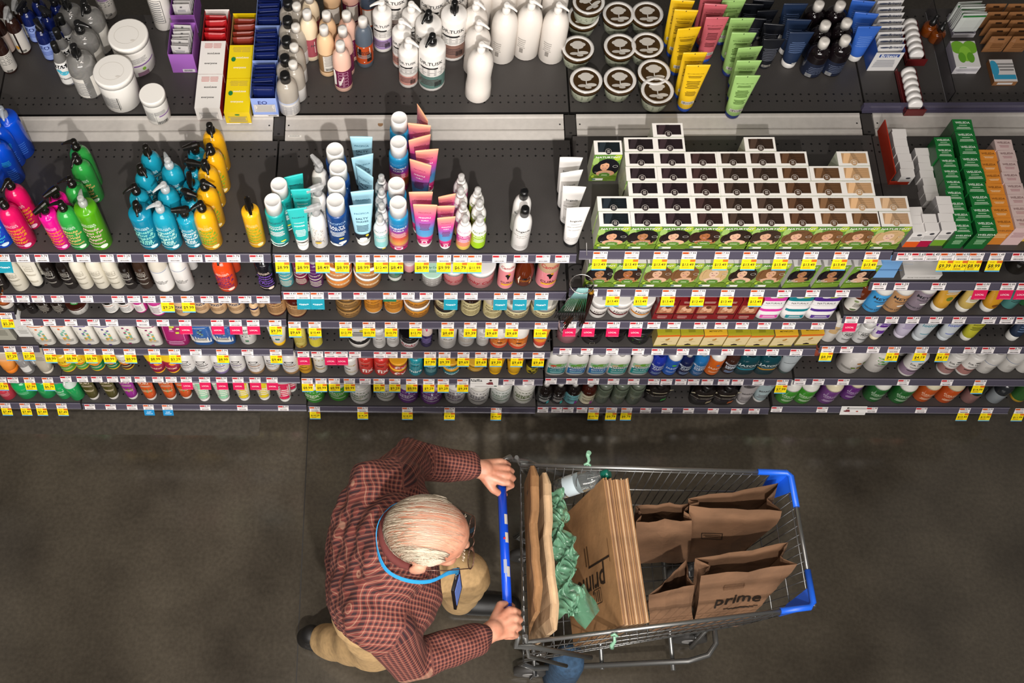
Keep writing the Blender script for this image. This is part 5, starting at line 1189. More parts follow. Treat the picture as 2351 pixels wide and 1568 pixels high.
stackj(1015, 1037, 150, 2, .052, 'red jar with yellow lid', col='cc382e', lc='dc9a24', lh=.018, art=(('r', -.3, .7, .5, .06, '2a1210'), ('t', 'fix', .3, .4, .7, 'f0dcd4')))
p('bottle', 1155, 1027, 116, 'teal bottle with white square letters', h=.16, **dict(rd, col='1a8f9e', cc='8a7458', art=(('t', 'mira', 0, .3, .95, 'e6f0ee'), ('r', -.1, .66, .5, .035, '0d3a42'), ('l', 2, -.1, .8, .8, .06, '9ad0d4'))))
p('bottle', 1275, 1018, 114, 'deep teal bottle with small print', h=.16, **dict(rd, col='10606e', cc='b9b4aa', art=(('t', 'mona', 0, .62, .7, 'c8e0e0'), ('l', 4, 0, .36, .8, .2, '7ab0b4'))))
stackj(1435, 1012, 146, 2, .05, 'teal jar with yellow lid', col='1a8490', lc='e0a428', lh=.018, art=(('r', -.3, .7, .5, .06, '0d3a42'), ('t', 'mona', .2, .4, .9, 'dcecec')))
p('jar', 1630, 987, 165, 'golden jar under the hanging card', h=.06, col='e0a41c', lc='e4b03a', lh=.018, art=(('l', 2, .2, .4, .8, .3, 'f4d890'),))
p('tube', 1785, 1010, 104, 'golden yellow squeeze tube', h=.17, col='e6ae10', cc='e0a80e', hc=.018, art=(('l', 3, 0, .45, .8, .15, 'c48a08'),), bases=[(1935, 1012)])
p('bottle', 2078, 1002, 98, 'small black and yellow patterned bottle', h=.12, cap='disc', cc='1a1614', col='1f1a12', bands=((0, .6, 'd8c42a'),), art=tuple(('o', random.Random(j).uniform(-.8, .8), random.Random(j+40).uniform(.05, .55), .22, .07, '2a2414') for j in range(14)))
sh('C2', 'B2', 6)
ev = lambda c, t, tc: dict(col=c, cap='dome', cc='e2dfd8', ro=.2, nr=.9, sh='full', hc=.03, art=(('o', -.5, .84, .10, .04, tc), ('o', -.2, .86, .10, .04, tc), ('o', .1, .86, .10, .04, tc), ('o', .4, .84, .10, .04, tc), ('t', 'EVERYDAY', 0, .64, 1.0, tc), ('t', t, -.15, .54, .7, tc), ('r', -.4, .45, .5, .03, tc), ('l', 2, 0, .3, .8, .08, tc)))
gn, pu, gw = 'd8e6c8', 'd8c8e4', '7a7a78'
p('bottle', 355, 1232, 170, 'leaf green wash bottle, first', h=.16, **ev('3f9a2c', 'SHEA', gn))
p('bottle', 545, 1217, 170, 'leaf green wash bottle, second', h=.16, **ev('3f9a2c', 'COCONUT', gn))
p('bottle', 720, 1242, 170, 'white wash bottle with yellow pump strip', h=.165, **ev('dcdad6', 'COCONUT', '4a6a3a'))
p('bottle', 920, 1218, 168, 'grey-white wash bottle with green title', h=.16, **ev('d2d0ca', 'COCONUT', '5a6a4a'))
p('bottle', 1096, 1232, 168, 'violet wash bottle, set back', h=.16, **ev('6f2f8a', 'SHEA', pu))
p('bottle', 1280, 1258, 174, 'violet wash bottle at the shelf lip', h=.16, **dict(ev('7a3a92', 'SHEA', pu), cc='c2a8c8'))
p('bottle', 1467, 1237, 168, 'white wash bottle with violet title', h=.16, **ev('d6d3d4', 'SHEA', '6a5a78'))
p('bottle', 1650, 1258, 174, 'white wash bottle at the shelf lip', h=.165, **ev('dad7d4', 'SHEA', '5a5860'))
p('bottle', 1826, 1237, 168, 'white wash bottle with sage title', h=.16, **ev('d2d6d2', 'COCONUT', '5a7a64'))
p('bottle', 2006, 1237, 168, 'white wash bottle with olive title, last', h=.16, **ev('d8d6ce', 'SHEA', '5a6a3a'))

sh('C3', 'B3', 2)
HR2 = (1, 2, 6, 7, 8, 3, 5, 2, 1, 4)
hues = ('dark brown', 'chestnut', 'light brown', 'golden', 'coppery blond', 'burgundy', 'auburn', 'dark curly', 'dark wavy', 'dark side-turned')
for i, (x, y) in enumerate(((515, 301), (735, 301), (963, 303), (1180, 302), (1404, 301), (1622, 303), (1846, 303))):
    p('carton', x, y, 217, 'hair dye carton with %s-haired portrait' % hues[i], h=.150, dep=.05, name='hair_dye_box', front='7f9f3a', topc='e9e5df', side='cdd0bd', ro=.35, art=dye_art((1, 3, 6, 7, 9, 4, 7)[i]))
rt = lambda i: half((('r', 0, .5, 2.0, 1.0, '6f9a34'),)+portrait(i, .6)+(('p', ((-1, 0), (1, 0), (1, .2), (-1, .24)), '6f8f2a'), ('t', 'NATURTINT', 0, .94, 1.6, 'f0f0e6'), ('t', 'Root', -.6, .38, .5, 'f0f0e6'), ('t', 'Retouch', -.5, .31, .8, 'f0f0e6'), ('ring', 0, .2, .9, .14, .06, 'b9d07a'), ('o', .55, .34, .4, .07, '2a2420')))
for i, (x, y) in enumerate(((2085, 307), (2318, 312), (2548, 306))):
    p('carton', x, y, 208, 'root dye carton with %s portrait' % hues[7+i], h=.135, dep=.05, name='hair_dye_box', front='6f9a34', topc='e4e1dc', side='cfcdc8', ro=.35, art=rt((1, 1, 2)[i]), tart=(('o', 0, .5, .45, .7, '151313'),), rot=4)
sh('C3', 'B3', 3)
hn = lambda c: dict(col='e6e2dc', lc='e8e5e0', lh=.03, ro=.25, art=(('r', 0, .42, 1.1, .14, c), ('t', 'Henna', 0, .62, .6, '3a2a20', .2), ('l', 1, 0, .75, .4, .03, '8a7a6a')))
p('jar', 525, 562, 150, 'white henna jar with black band', h=.10, **hn('2a1a16'))
p('jar', 690, 567, 186, 'white henna jar with maroon band', h=.10, **hn('6a2426'))
p('jar', 862, 562, 182, 'white henna jar with ochre band', h=.10, **hn('c07a2a'))
rb = half((('r', 0, .5, 2.0, 1.0, '7a1418'), ('r', 0, .52, 1.6, .42, 'a8684a'), ('o', -.2, .55, .6, .24, 'e0b090'), ('o', .3, .48, .5, .2, 'd8a480'), ('o', -.4, .45, .4, .16, 'c08a68'), ('o', .1, .64, .5, .14, '6a3a20'), ('r', 0, .30, 1.8, .04, '2a0a0c'), ('l', 2, 0, .9, 1.2, .1, 'd8b0a0'), ('l', 3, -.1, .14, 1.0, .16, 'd09a90')))
p('carton', 1035, 572, 160, 'dark red henna cream carton', h=.14, dep=.05, front='7a1418', topc='8a1c20', side='5a0e12', art=rb, tart=(('l', 3, 0, .5, 1.0, .4, 'd8a0a0'),), bases=[(1192, 572), (1350, 572), (1512, 572), (1680, 572)])
pch = lambda c: (('t', 'NATURALS', 0, .66, 1.3, '5a5a5a'), ('l', 1, 0, .58, .9, .015, '9a9a9a'), ('r', .1, .40, 1.0, .09, c), ('r', 0, .14, 1.4, .13, c), ('l', 2, 0, .14, 1.1, .08, 'e6e2e6'), ('o', .2, .92, .5, .10, 'a8c03a'), ('o', -.2, .90, .3, .07, 'e0dcd8'))
p('pouch', 1870, 572, 190, 'white pouch with pink top', h=.136, dep=.045, col='e6e3e2', topc='d0369a', art=pch('d0369a'))
p('pouch', 2072, 572, 196, 'white pouch with teal top', h=.136, dep=.045, col='e6e3e2', topc='0f7a86', art=pch('0f7a86'))
p('pouch', 2278, 576, 212, 'white pouch with purple top', h=.136, dep=.045, col='e6e3e2', topc='4a2482', art=pch('4a2482'))
sh('C3', 'B3', 4)
p('jar', 285, 762, 180, 'pinkish clear jar under the hanging swatches', h=.085, col='8a5a60', lc='b59a9c', lh=.02, ro=.1)
dj = dict(col='150f10', lc='1b1618', lh=.022, ro=.12)
p('jar', 480, 797, 172, 'black jar with square emblem, at the shelf lip', h=.085, art=(('fr', 0, .2, .12, .2, .01, 'b0a894'),), **dj)
p('jar', 665, 756, 168, 'black jar with dark emblem', h=.08, art=(('fr', 0, .2, .1, .16, .01, '5a5450'),), **dj)
stackj(850, 778, 188, 2, .045, 'black jar with green rings', col='131313', lc='1a1a1a', lh=.016, art=(('r', 0, .08, 2.4, .12, '5fae2a'), ('r', 0, .92, 2.4, .12, '5fae2a')), top=(('t', 'CURLY', .3, .6, .7, 'e0e0d8', 0, 90), ('t', 'JACK', -.1, .5, .5, 'e0e0d8', 0, 90)))
yb_ = lambda t: half((('r', 0, .93, 2.0, .16, 'd8641c'), ('r', 0, .85, 2.0, .02, 'e8b83a'), ('r', 0, .04, 2.0, .09, 'a8a03a'), ('o', 0, .58, .3, .14, 'b08a4a'), ('o', .12, .66, .18, .1, 'c0742a'), ('l', 1, 0, .42, 1.0, .03, 'b0a07a'), ('p', ((-.35, .16), (-.1, .24), (.15, .2), (.25, .12), (-.3, .11)), '2a211a')))
for x, y, tc, ds in ((1052, 777, 'a8a024', 'olive'), (1235, 781, 'a8a024', 'olive'), (1420, 786, 'e0b02c', 'gold'), (1602, 781, 'a8a024', 'olive'), (1782, 781, 'a8a024', 'olive'), (1970, 780, 'e0b02c', 'gold'), (2172, 768, 'e0b02c', 'gold')):
    p('carton', x, y, 176, 'tan soap carton with orange stripe and %s top' % ds, h=.088, dep=.045, front='d8c594', topc=tc, side='b09a5a', art=yb_(0), tart=((('t', 'NATURALISM', 0, .35, 1.1, '4a3a10', 0, 180),) if ds == 'gold' else (('r', 0, .4, .3, .3, '8a8420'),)), rot=2)
sh('C3', 'B3', 5)
js = lambda c1, c2, t: dict(col='e6e3de', ry=.6, sq=2.8, sh='round', nr=.36, cap='disc', cc='e8e5e0', hc=.026, ro=.25, h=.19, art=(('r', 0, .34, .84, .44, c1), ('r', 0, .58, .84, .16, '9cc4a0'), ('o', .2, .60, .4, .14, '6fa83a'), ('o', -.4, .56, .3, .1, c2), ('r', 0, .46, .88, .085, 'e6e8e2'), ('t', 'JASON', 0, .46, .7, '2a4a5a'), ('t', t, 0, .34, .66, 'e6f0f0'), ('l', 2, 0, .22, .7, .1, 'b0dcdc')))
for x, y, c1, c2, t, ds in ((187, 1017, '1a7f86', 'd85a3a', 'ALOE VERA', 'white flat bottle with red and teal label'), (345, 1027, '1f6aa8', '5fa83a', 'BIOTIN', 'white flat bottle with blue label, at the lip'), (512, 1015, '1f6aa8', '5fa83a', 'BIOTIN', 'white flat bottle with blue label, set back'), (668, 1022, '128a86', 'c8b88a', 'SEA KELP', 'white flat bottle with sea-green label, first'), (842, 1012, '128a86', 'c8a86a', 'SEA KELP', 'white flat bottle with sea-green label, second')):
    p('bottle', x, y, 162, ds, **js(c1, c2, t))
def jt(c, cc, a, band=None, **k): return dict(dict(col=c, cap='disc', cc=cc, hc=.024, ro=.15, art=(('r', 0, .60, 1.1, .08, 'c8d4e0'), ('t', 'JASON', 0, .60, .8, c if isinstance(c, str) else '223355'), ('t', a[0], 0, .48, .8, 'd8e4f0'), ('t', a[1], 0, .40, .8, 'd8e4f0'), ('l', 3, 0, .2, .8, .14, '8aa4d0'))), **k)
p('bottle', 980, 1022, 116, 'ultramarine bottle', h=.165, **jt('1c2f98', '1a2a80', ('THIN', 'TO THICK')))
p('bottle', 1090, 1017, 118, 'blue bottle with white shoulder and green drop', h=.165, cap='dome', cc='e2e0dc', sh='full', nr=.9, hc=.03, col='2458b0', ro=.2, bands=((0, .08, '14182a'),), art=(('o', .05, .72, .3, .12, '4fae4a'), ('t', 'JASON', 0, .5, .9, 'd8e6f4'), ('l', 2, 0, .3, .8, .1, '9ab8e4')))
p('bottle', 1198, 1027, 114, 'midnight navy bottle with white cap', h=.165, **jt('141c48', 'dcdad6', ('THIN', 'TO THICK')))
p('bottle', 1310, 1040, 118, 'azure bottle with aqua cap', h=.17, **jt('1f6aa8', '8ab8c8', ('DEEP', 'CLEAN')))
p('bottle', 1425, 1022, 122, 'orange bottle with white shoulder', h=.165, cap='dome', cc='e2e0dc', sh='full', nr=.9, hc=.03, col='d0631c', ro=.2, bands=((0, .1, '1b1a1e'),), art=(('o', .1, .74, .22, .12, '5a7ab0'), ('t', 'JASON', 0, .5, .95, 'f4dcc4'), ('l', 2, 0, .3, .8, .1, 'f0c8a0')))
p('bottle', 1553, 1003, 112, 'brown bottle with pale title strip', h=.165, **jt('3a2018', '2a1812', ('', ''))) if False else p('bottle', 1553, 1003, 112, 'brown bottle with pale title strip', h=.165, **jt('3a2018', '2a1812', ('HEMP', 'SEED')))
jt2 = lambda c: dict(col='0f3f48', ry=.65, sq=2.6, cap='disc', cc='10343c', hc=.03, ro=.1, h=.175, art=(('t', 'JASON', 0, .56, .95, 'd0dcdc'), ('r', 0, .36, .9, .07, c), ('l', 2, 0, .45, .8, .06, '7a9a9e')))
p('bottle', 1680, 1007, 165, 'dark teal bottle with aqua stripe', **jt2('2a8aa0'))
p('bottle', 1842, 1007, 165, 'dark teal bottle with amber stripe', **jt2('c08a2a'))
p('tube', 2008, 1003, 112, 'grey soap tube', h=.18, col='a8b0b4', cc='3a4644', hc=.02, art=(('t', 'GRANDPA', 0, .78, 1.0, '3a4246'), ('t', 'SOAP CO', 0, .72, 1.0, '3a4246'), ('l', 1, 0, .45, .9, .02, '3a4246')))
sh('C3', 'B3', 6)
swd = lambda lb, tc, st, t: dict(col='150f0e', cap='disc', cc='e2dfda', hc=.026, nr=.36, ro=.1, patch=((-120, 120, .06, .66, lb),), art=(('t', t, 0, .50, .85, tc), ('l', 3, -.1, .3, .7, .16, tc), ('r', .45, .16, .18, .18, st)))
p('bottle', 97, 1257, 122, 'black bottle with white cap and aqua tab', h=.165, **swd('15181a', 'c8ccc8', '2f9aa0', 'SEAWEED'))
p('bottle', 205, 1257, 118, 'dark brown bottle with white cap and teal tab', h=.165, **swd('1c1718', 'b8b4b0', '1fa8a0', 'SEAWEED'))
p('bottle', 318, 1257, 120, 'dark bottle with pale blue label', h=.165, **swd('6fb0b8', '3a5a60', '8a2a8a', 'SEAWEED'))
p('bottle', 437, 1257, 124, 'dark red-brown bottle with cream label', h=.165, **dict(swd('d2c9ac', '5a5340', '9a3a8a', 'SEAWEED'), col='3a140c'))
gg = dict(col='5f6a5a', cap='disc', cc='6a7466', nr=.8, sh='full', hc=.03, ro=.2, tr=.2, art=(('l', 3, 0, .6, .9, .16, '8a9484'),))
p('bottle', 555, 1238, 120, 'grey-green cylinder bottle, smallest', h=.16, **gg)
p('bottle', 682, 1242, 122, 'grey-green cylinder bottle, middle', h=.165, **gg)
p('bottle', 803, 1247, 126, 'grey-green cylinder bottle, last', h=.17, **gg)
db = lambda c: dict(col='1c1614', ry=.6, sq=2.6, cap='disc', cc='120e0d', hc=.03, nr=.4, ro=.2, h=.15, art=(('r', 0, .80, 1.2, .03, 'a8a088'), ('l', 2, 0, .58, 1.2, .1, '9a948a'), ('p', ((.3, .3), (.75, .36), (.7, .2), (.3, .16)), c)))
p('bottle', 985, 1228, 178, 'black flat bottle with green emblem', **db('3f9a4a'))
p('bottle', 1340, 1248, 182, 'black flat bottle with beige emblem', **db('a89a7a'))
p('bottle', 1512, 1248, 182, 'black flat bottle with rust emblem', **db('b05a2a'))
gt = dict(cc='c2bfbc', hc=.018, ro=.3, art=(('o', -.2, .8, .9, .12, '4a4648'), ('o', .5, .86, .7, .1, '6a6668'), ('t', 'BEARD', 0, .5, .8, '3a3638'), ('l', 3, 0, .3, .8, .14, '6a6668')))
p('tube', 1670, 1247, 100, 'grey squeeze tube with dark sketch print', h=.18, col='a8a2a2', **gt)
p('tube', 1805, 1228, 104, 'pale blue-grey squeeze tube with sketch print', h=.18, col='a4b6ba', **gt)

sh('C4', 'B4', 2)
p('carton', 1262, 287, 330, 'white open box of round tins', h=.030, dep=.10, front='cfccc8', topc='d2cfcb', side='a8a5a2', open_=False, art=(('t', 'FROM THE HONEYBEE HIVE', 0, .4, 1.5, '8a8782'),), tart=())
C, wm, h = CUR['last']
for i, (dx, dy, ds) in enumerate(((-.027, .012, 'printed silver tin in the white box, first'), (.027, .012, 'plain silver tin in the white box, second'))):
    o = place(jar(w=.042, h=.03, col='b5b3b2', lc='c2c0be', lh=.01, top=(('o', -.3, .6, .25, .12, '5a5a5a'), ('o', .3, .6, .25, .12, '5a5a5a'), ('o', 0, .3, .4, .1, '5a5a5a')) if i == 0 else ()), 'tin', C[0]+dx, C[1]+dy, C[2]+.0305, 0)
    reg(o, ds, 'tin')
b = MB(); q0 = onZ(*px(925, 265), CUR['z'])
b.loft([[(x, y0, z) for x, y0 in ((-.034, yy), (.034, yy), (.034, yy+.003), (-.034, yy+.003))] for z, yy in ((0, 0), (.075, .010), (.150, .014), (.165, .03))], mat('6f9fd0', .4), False)
deco(b, lambda x, z, l: (x, .0+.067*z*.9-l-.001, z), .068, .15, (('l', 1, .1, .72, 1.2, .03, '3f6aa0'), ('l', 1, .1, .28, 1.2, .03, '3f6aa0'), ('l', 1, 0, .5, 1.9, .012, '5a8abc')))
o = link('folded_card', b.mesh(), None, (q0[0], max(q0[1], .01), CUR['z'])); o.rotation_euler = (rad(-3), 0, 0)
reg(o, 'light blue folded card standing at the bay end', 'card')
bj = dict(col='17130f', lc='141112', lh=.02, ro=.1)
p('jar', 1850, 228, 150, 'black jar with violet sheen', h=.075, top=(('ring', 0, .5, 1.4, .7, .1, '3a2a5a'),), **bj)
p('jar', 2130, 245, 180, 'black jar with copper ring on its lid', h=.08, top=(('ring', 0, .5, 1.3, .65, .12, '5a3420'), ('o', .1, .45, .3, .15, '8a8a8e')), **bj)
sh('C4', 'B4', 3)
p('bottle', 655, 573, 142, 'amber spray bottle with white leafy label', h=.20, cap='spray', cc='151211', col='5a2410', ro=.1, patch=((-160, 160, .04, .55, 'd8d4ca'),), art=(('o', -.4, .45, .3, .08, '7a8a5a'), ('o', .5, .3, .3, .08, '8a6a3a'), ('o', -.2, .1, .4, .08, '5a6a4a'), ('l', 4, .1, .3, .7, .18, '6a665e')))
my = lambda c: dict(col=c, cap='dome', cc='e2dfd9', sh='full', nr=.9, hc=.045, ro=.25, h=.165, art=(('t', 'MEYER', .1, .78, 1.0, '2a2a30'), ('l', 2, .1, .62, .8, .08, '3a3a40'), ('o', .2, .42, .35, .10, 'dcdad6'), ('t', 'HAND LOTION', 0, .2, 1.1, '3a3a40')))
p('bottle', 832, 582, 178, 'sky blue lotion with white dome top', **my('3f96d0'))
p('bottle', 1012, 582, 178, 'tan lotion with white dome top', **my('b98a5c'))
p('bottle', 1215, 568, 176, 'mauve grey lotion with white dome top', **my('8a7c88'))
yo = dict(cc='d2cfc8', hc=.026, ro=.3, h=.18)
p('tube', 1425, 580, 138, 'golden squeeze tube with grey label', col='cf9a30', art=(('r', .2, .74, .8, .2, 'b0b4b8'), ('l', 2, .2, .6, .8, .06, 'd8d4cc'), ('o', .2, .45, .4, .12, '6a7a2a')), **yo)
p('tube', 1650, 584, 138, 'pale gold squeeze tube', col='c9ac5c', art=(('r', .2, .45, .9, .2, 'd8d0bc'), ('l', 3, .2, .45, .7, .12, '8a7a50')), **yo)
p('tube', 1868, 583, 136, 'deep golden squeeze tube', col='cf9420', art=(('r', .3, .75, .8, .16, 'd8d4cc'), ('o', .2, .25, .4, .08, '7a4a14')), **yo)
p('bottle', 2062, 552, 132, 'sea-green bottle with red emblem', h=.17, cap='disc', cc='5a8a80', col='4f8a84', ro=.15, art=(('o', .2, .85, .5, .14, '1a1616'), ('o', .2, .82, .25, .06, 'b03a2a'), ('l', 4, 0, .45, .9, .25, '2a4a48')))
p('bottle', 2195, 520, 100, 'dark green bottle at the frame edge', h=.16, cap='disc', cc='20402a', col='1f5a30', ro=.15)
sh('C4', 'B4', 4)
p('bottle', 432, 848, 140, 'white bottle leaning into the bay gap', h=.20, cap='disc', cc='d9d5cf', col='d5d0c9', art=(('r', -.3, .55, .5, .3, 'c2a070'), ('l', 2, .3, .6, .5, .08, '7a7670')))
sk = dict(col='c9c8c6', cap='wide', cc='dcdad6', sh='full', hc=.04, ro=.15, art=(('o', 0, .62, 1.1, .3, '3a3a3a'), ('o', 0, .62, .95, .25, 'c4c2be'), ('t', 'GRIN', 0, .66, .6, '2a2a2a'), ('t', 'FRESH', 0, .58, .6, '2a2a2a'), ('l', 2, 0, .3, .8, .1, '6a6a6a')))
p('bottle', 572, 878, 130, 'clear tub bottle with black round print, first', h=.15, **sk)
p('bottle', 712, 868, 126, 'clear tub bottle with black round print, second', h=.15, **sk)
p('tube', 852, 830, 96, 'purple and white squeeze tube', h=.17, cc='d8cdb0', hc=.02, col='d0c8d0', art=(('r', 0, .62, 2.2, .2, '5a2a8a'), ('r', 0, .34, 2.2, .12, '5a2a8a'), ('t', 'JASON', .1, .83, 1.2, '4a2a6a'), ('t', 'Lavender', 0, .62, 1.0, 'd8c8e8')))
p('tube', 1085, 818, 124, 'lavender white squeeze tube', h=.16, col='bdb4c8', cc='c4bccb', hc=.02, art=(('l', 4, .1, .5, .8, .2, '9a8ab0'),))
lo = lambda c: dict(col='c2c8cc', cc='b9bfc3', hc=.022, ro=.3, h=.175, art=(('o', .4, .86, .3, .08, '4a8a5a'), ('l', 1, 0, .72, .9, .03, c), ('t', 'lotion', .1, .58, 1.0, c), ('l', 1, 0, .3, .6, .04, c)))
p('tube', 1250, 842, 124, 'silver white lotion tube with teal word', **lo('4a8fa0'))
p('tube', 1475, 840, 124, 'silver white lotion tube with blue word', **lo('5a6ac0'))
p('tube', 1678, 840, 114, 'chartreuse squeeze tube with white cap', h=.175, col='b5b02e', cc='c9c7be', hc=.024, art=(('t', 'SEAWEED', .1, .86, 1.2, '5a5a20'), ('t', 'SHOWER', 0, .6, .8, '4a4a1a'), ('l', 3, 0, .48, .8, .12, '6a6a20')))
p('tube', 2092, 842, 118, 'navy squeeze tube with white cap', h=.18, col='1d2c44', cc='c9c7c2', hc=.034, art=(('l', 4, .2, .5, .8, .3, '5a7090'),))
p('bottle', 2035, 690, 80, 'small white tub at the back', h=.06, cap='disc', cc='c4c0ba', col='c9c5bf')
sh('C4', 'B4', 5)
wv = dict(cap='disc', cc='d9d5d0', nr=.45, ro=.15, col='d5d0ca')
p('bottle', 622, 1133, 212, 'big white bottle with orange leaf print', h=.19, art=tuple(('o', -.1+.22*(j % 4), .34+.08*((j*3) % 6), .18, .045, ('5a8a3a', 'c8783a', 'b0903a')[j % 3]) for j in range(16))+(('l', 2, -.6, .28, .5, .08, '8a8680'),), **wv)
p('bottle', 852, 1122, 196, 'white bottle with green leaf print', h=.185, art=(('o', -.1, .62, .5, .08, '4a8a3a'), ('o', .1, .5, .5, .07, '3a7a34'), ('o', -.2, .75, .5, .06, '6a9a5a'), ('l', 3, .2, .4, .8, .1, '8a8680')), **wv)
dr2 = lambda c: dict(col='d5d1cc', cap='disc', cc='dcd8d3', sh='flat', nr=.5, ro=.3, h=.175, bands=((.1, .4, c),), art=(('o', .1, .78, .3, .06, '2a2a2a'), ('t', 'DR.TUSK', .1, .66, .9, '3a3a3a'), ('r', 0, .34, .7, .03, '2a2a2a'), ('l', 2, .1, .52, .8, .06, '8a8784')))
p('bottle', 1148, 1163, 156, 'white bottle with mauve band', **dr2('8a7488'))
p('bottle', 1490, 1143, 150, 'white bottle with dusty rose band, first', **dr2('9a7470'))
p('bottle', 1655, 1150, 146, 'white bottle with dusty rose band, second', **dr2('a0706a'))
cw = dict(col='c9c5c0', cap='disc', cc='bdb9b4', nr=.5, ro=.12, h=.17, bands=((0, .55, 'd2cec8'), (.55, .57, '6a7a9a')), art=(('l', 3, .1, .35, .8, .12, 'a8a49e'),))
p('bottle', 1842, 1133, 162, 'clear-shouldered white bottle, first', **cw)
p('bottle', 2040, 1122, 160, 'clear-shouldered white bottle, second', **cw)
p('bottle', 2190, 1128, 130, 'clear-shouldered white bottle at the frame edge', **cw)
p('jar', 1100, 975, 90, 'small white jar at the back of the shelf', h=.05, col='b9b5ae', lc='c4c0b8')
p('jar', 330, 975, 100, 'salmon tub near the bay end', h=.07, col='a8503c', lc='b05a44')
sh('C4', 'B4', 6)
ev2 = lambda c, tc, cc='e2dfd8': dict(col=c, cap='dome', cc=cc, ro=.2, nr=.9, sh='full', hc=.045, h=.165, art=(('t', 'EVERYDAY', .1, .62, 1.0, tc), ('t', 'COCONUT', .1, .52, .9, tc), ('l', 3, .0, .3, .7, .14, tc)))
p('bottle', 45, 1408, 165, 'bright green wash with white dome, first', **ev2('3f8f2c', 'cfe4c0'))
p('bottle', 202, 1417, 170, 'bright green wash with white dome, second', **ev2('3a8a26', 'cfe4c0'))
p('bottle', 412, 1407, 168, 'mauve wash with cream dome', **ev2('6a3a78', 'c8b0d0', 'ddd3b4'))
p('bottle', 612, 1368, 142, 'plum wash with cream dome, set back', **ev2('642a78', 'c8b0d0', 'ddd3b4'))
p('bottle', 838, 1388, 166, 'forest green wash with white dome, first', **ev2('1f5f28', 'b8d4b4'))
p('bottle', 1066, 1403, 170, 'forest green wash with white dome, second', **ev2('1f5f28', 'b8d4b4'))
p('bottle', 1282, 1388, 158, 'burnt orange wash with cream dome, first', **ev2('b8501c', 'f0c8a8', 'ddd3b4'))
p('bottle', 1482, 1398, 164, 'burnt orange wash with cream dome, second', **ev2('b84a18', 'f0c8a8', 'cfc3a4'))
p('bottle', 1702, 1402, 138, 'dusty pink bottle with dark leafy top', h=.17, cap='disc', cc='1a2018', col='8a6460', bands=((.55, 1.0, '1f2a20'),), ro=.2)
p('bottle', 1932, 1402, 140, 'grey bottle with dark print', h=.17, cap='disc', cc='1a1c1e', col='8a9094', bands=((.55, 1.0, '23262a'),), ro=.2)
p('bottle', 2150, 1390, 140, 'green bottle with gold foot', h=.17, cap='disc', cc='2a2a20', col='2f5a2a', bands=((0, .12, 'b08a2a'),), ro=.2)
# ---------------------------------------------------------------- price tickets on the slanted rails
TK = {}
OR_, RD_ = 'd8581c', 'c8232e'
def ticket(kind, p1, p2):
    k = (kind, p1, p2)
    if k in TK: return TK[k]
    def fn(x, z, l):   # z measured down the rail
        q = TT*(-z)+TN*l
        return (x, q[1], q[2])
    def card(wd, z0, z1, c, t=.0006, lift=0.0):
        b = MB()
        b.loft([[fn(x, z, n+lift) for x, z in ((-wd/2, z0), (wd/2, z0), (wd/2, z1), (-wd/2, z1))] for n in (0, t)], mat(c, .4), False)
        return b
    b = card(.042, -.0015, -.0285, 'e6e0e0')
    f1 = lambda x, z, l: fn(x, -.0285+z, l+.0006)
    deco(b, f1, .042, .027, (('r', -.52, .80, .44, .26, RD_ if kind == 'w' or kind == 'L' else OR_), ('l', 1, -.52, .8, .3, .12, '3a1a14'), ('t', p1, .42, .80, .46, '3a3436'), ('l', 2, -.1, .5, .8, .2, 'b0aaa8'), ('bc', .0, .2, .7, .14, '3a3436')), True)
    main = b.mesh(); sub = None
    if kind == 'y':
        b = card(.0425, -.028, -.0665, 'f2da08', lift=.0007)
        f2 = lambda x, z, l: fn(x, -.0665+z, l+.0013)
        deco(b, f2, .0425, .0385, (('r', .62, .88, .36, .22, 'd86a1c'), ('t', p2, .02, .50, .80, '2e2410'), ('l', 3, -.25, .24, .6, .18, 'c8981c'), ('r', 0, .05, 2.0, .10, '5aaee0'), ('t', 'SALE', -.4, .86, .3, 'c8a41c')), True)
        sub = ('sale_card', b.mesh())
    elif kind == 'L':
        b = card(.043, -.028, -.063, 'cf1450', lift=.0007)
        deco(b, lambda x, z, l: fn(x, -.063+z, l+.0013), .043, .035, (('t', 'LOCAL', 0, .52, .62, 'f4e2e6'), ('l', 1, .2, .08, .8, .08, 'e88aa4')), True)
        sub = ('local_card', b.mesh())
    elif kind == 'n':
        b = card(.044, -.028, -.069, '1490a6', lift=.0007)
        deco(b, lambda x, z, l: fn(x, -.069+z, l+.0013), .044, .041, (('t', '<new>', 0, .5, .72, 'eef6f6'), ('l', 1, .4, .08, .4, .05, '8ad0da')), True)
        sub = ('new_card', b.mesh())
    elif kind == 'g':
        b = card(.042, -.028, -.037, '1f6a4a', lift=.0007); sub = ('green_strip', b.mesh())
    elif kind == 'c':
        b = card(.042, -.028, -.058, '1a86c0', lift=.0007)
        deco(b, lambda x, z, l: fn(x, -.058+z, l+.0013), .042, .030, (('t', 'Last', 0, .66, .4, 'dceef6'), ('t', 'Chance!', 0, .36, .62, 'dceef6')), True)
        sub = ('last_chance_card', b.mesh())
    TK[k] = (main, sub)
    return TK[k]
TREG = []
def tags(fr, bay, row, y, *items):
    f = FRAMES[fr]; z = ZR[bay][row]
    for it in items:
        kind = it[0]; xs = it[1]; p1 = it[2]; p2 = it[3] if len(it) > 3 else ''
        X0 = f[0]+xs*f[2]
        lo, hi = -1.5, 3.2
        for _ in range(40):
            mid = (lo+hi)/2
            if proj(rail_pt(mid, z, .02, .002))[0] < X0: lo = mid
            else: hi = mid
        m_, s_ = ticket(kind, p1, ('$'+p2) if p2 else '')
        P = rail_pt(lo, z, 0.0, .0018)
        o = link('price_tag', m_, None, P)
        if s_: link(s_[0], s_[1], o)
        TREG.append((o, kind, bay, row, lo))
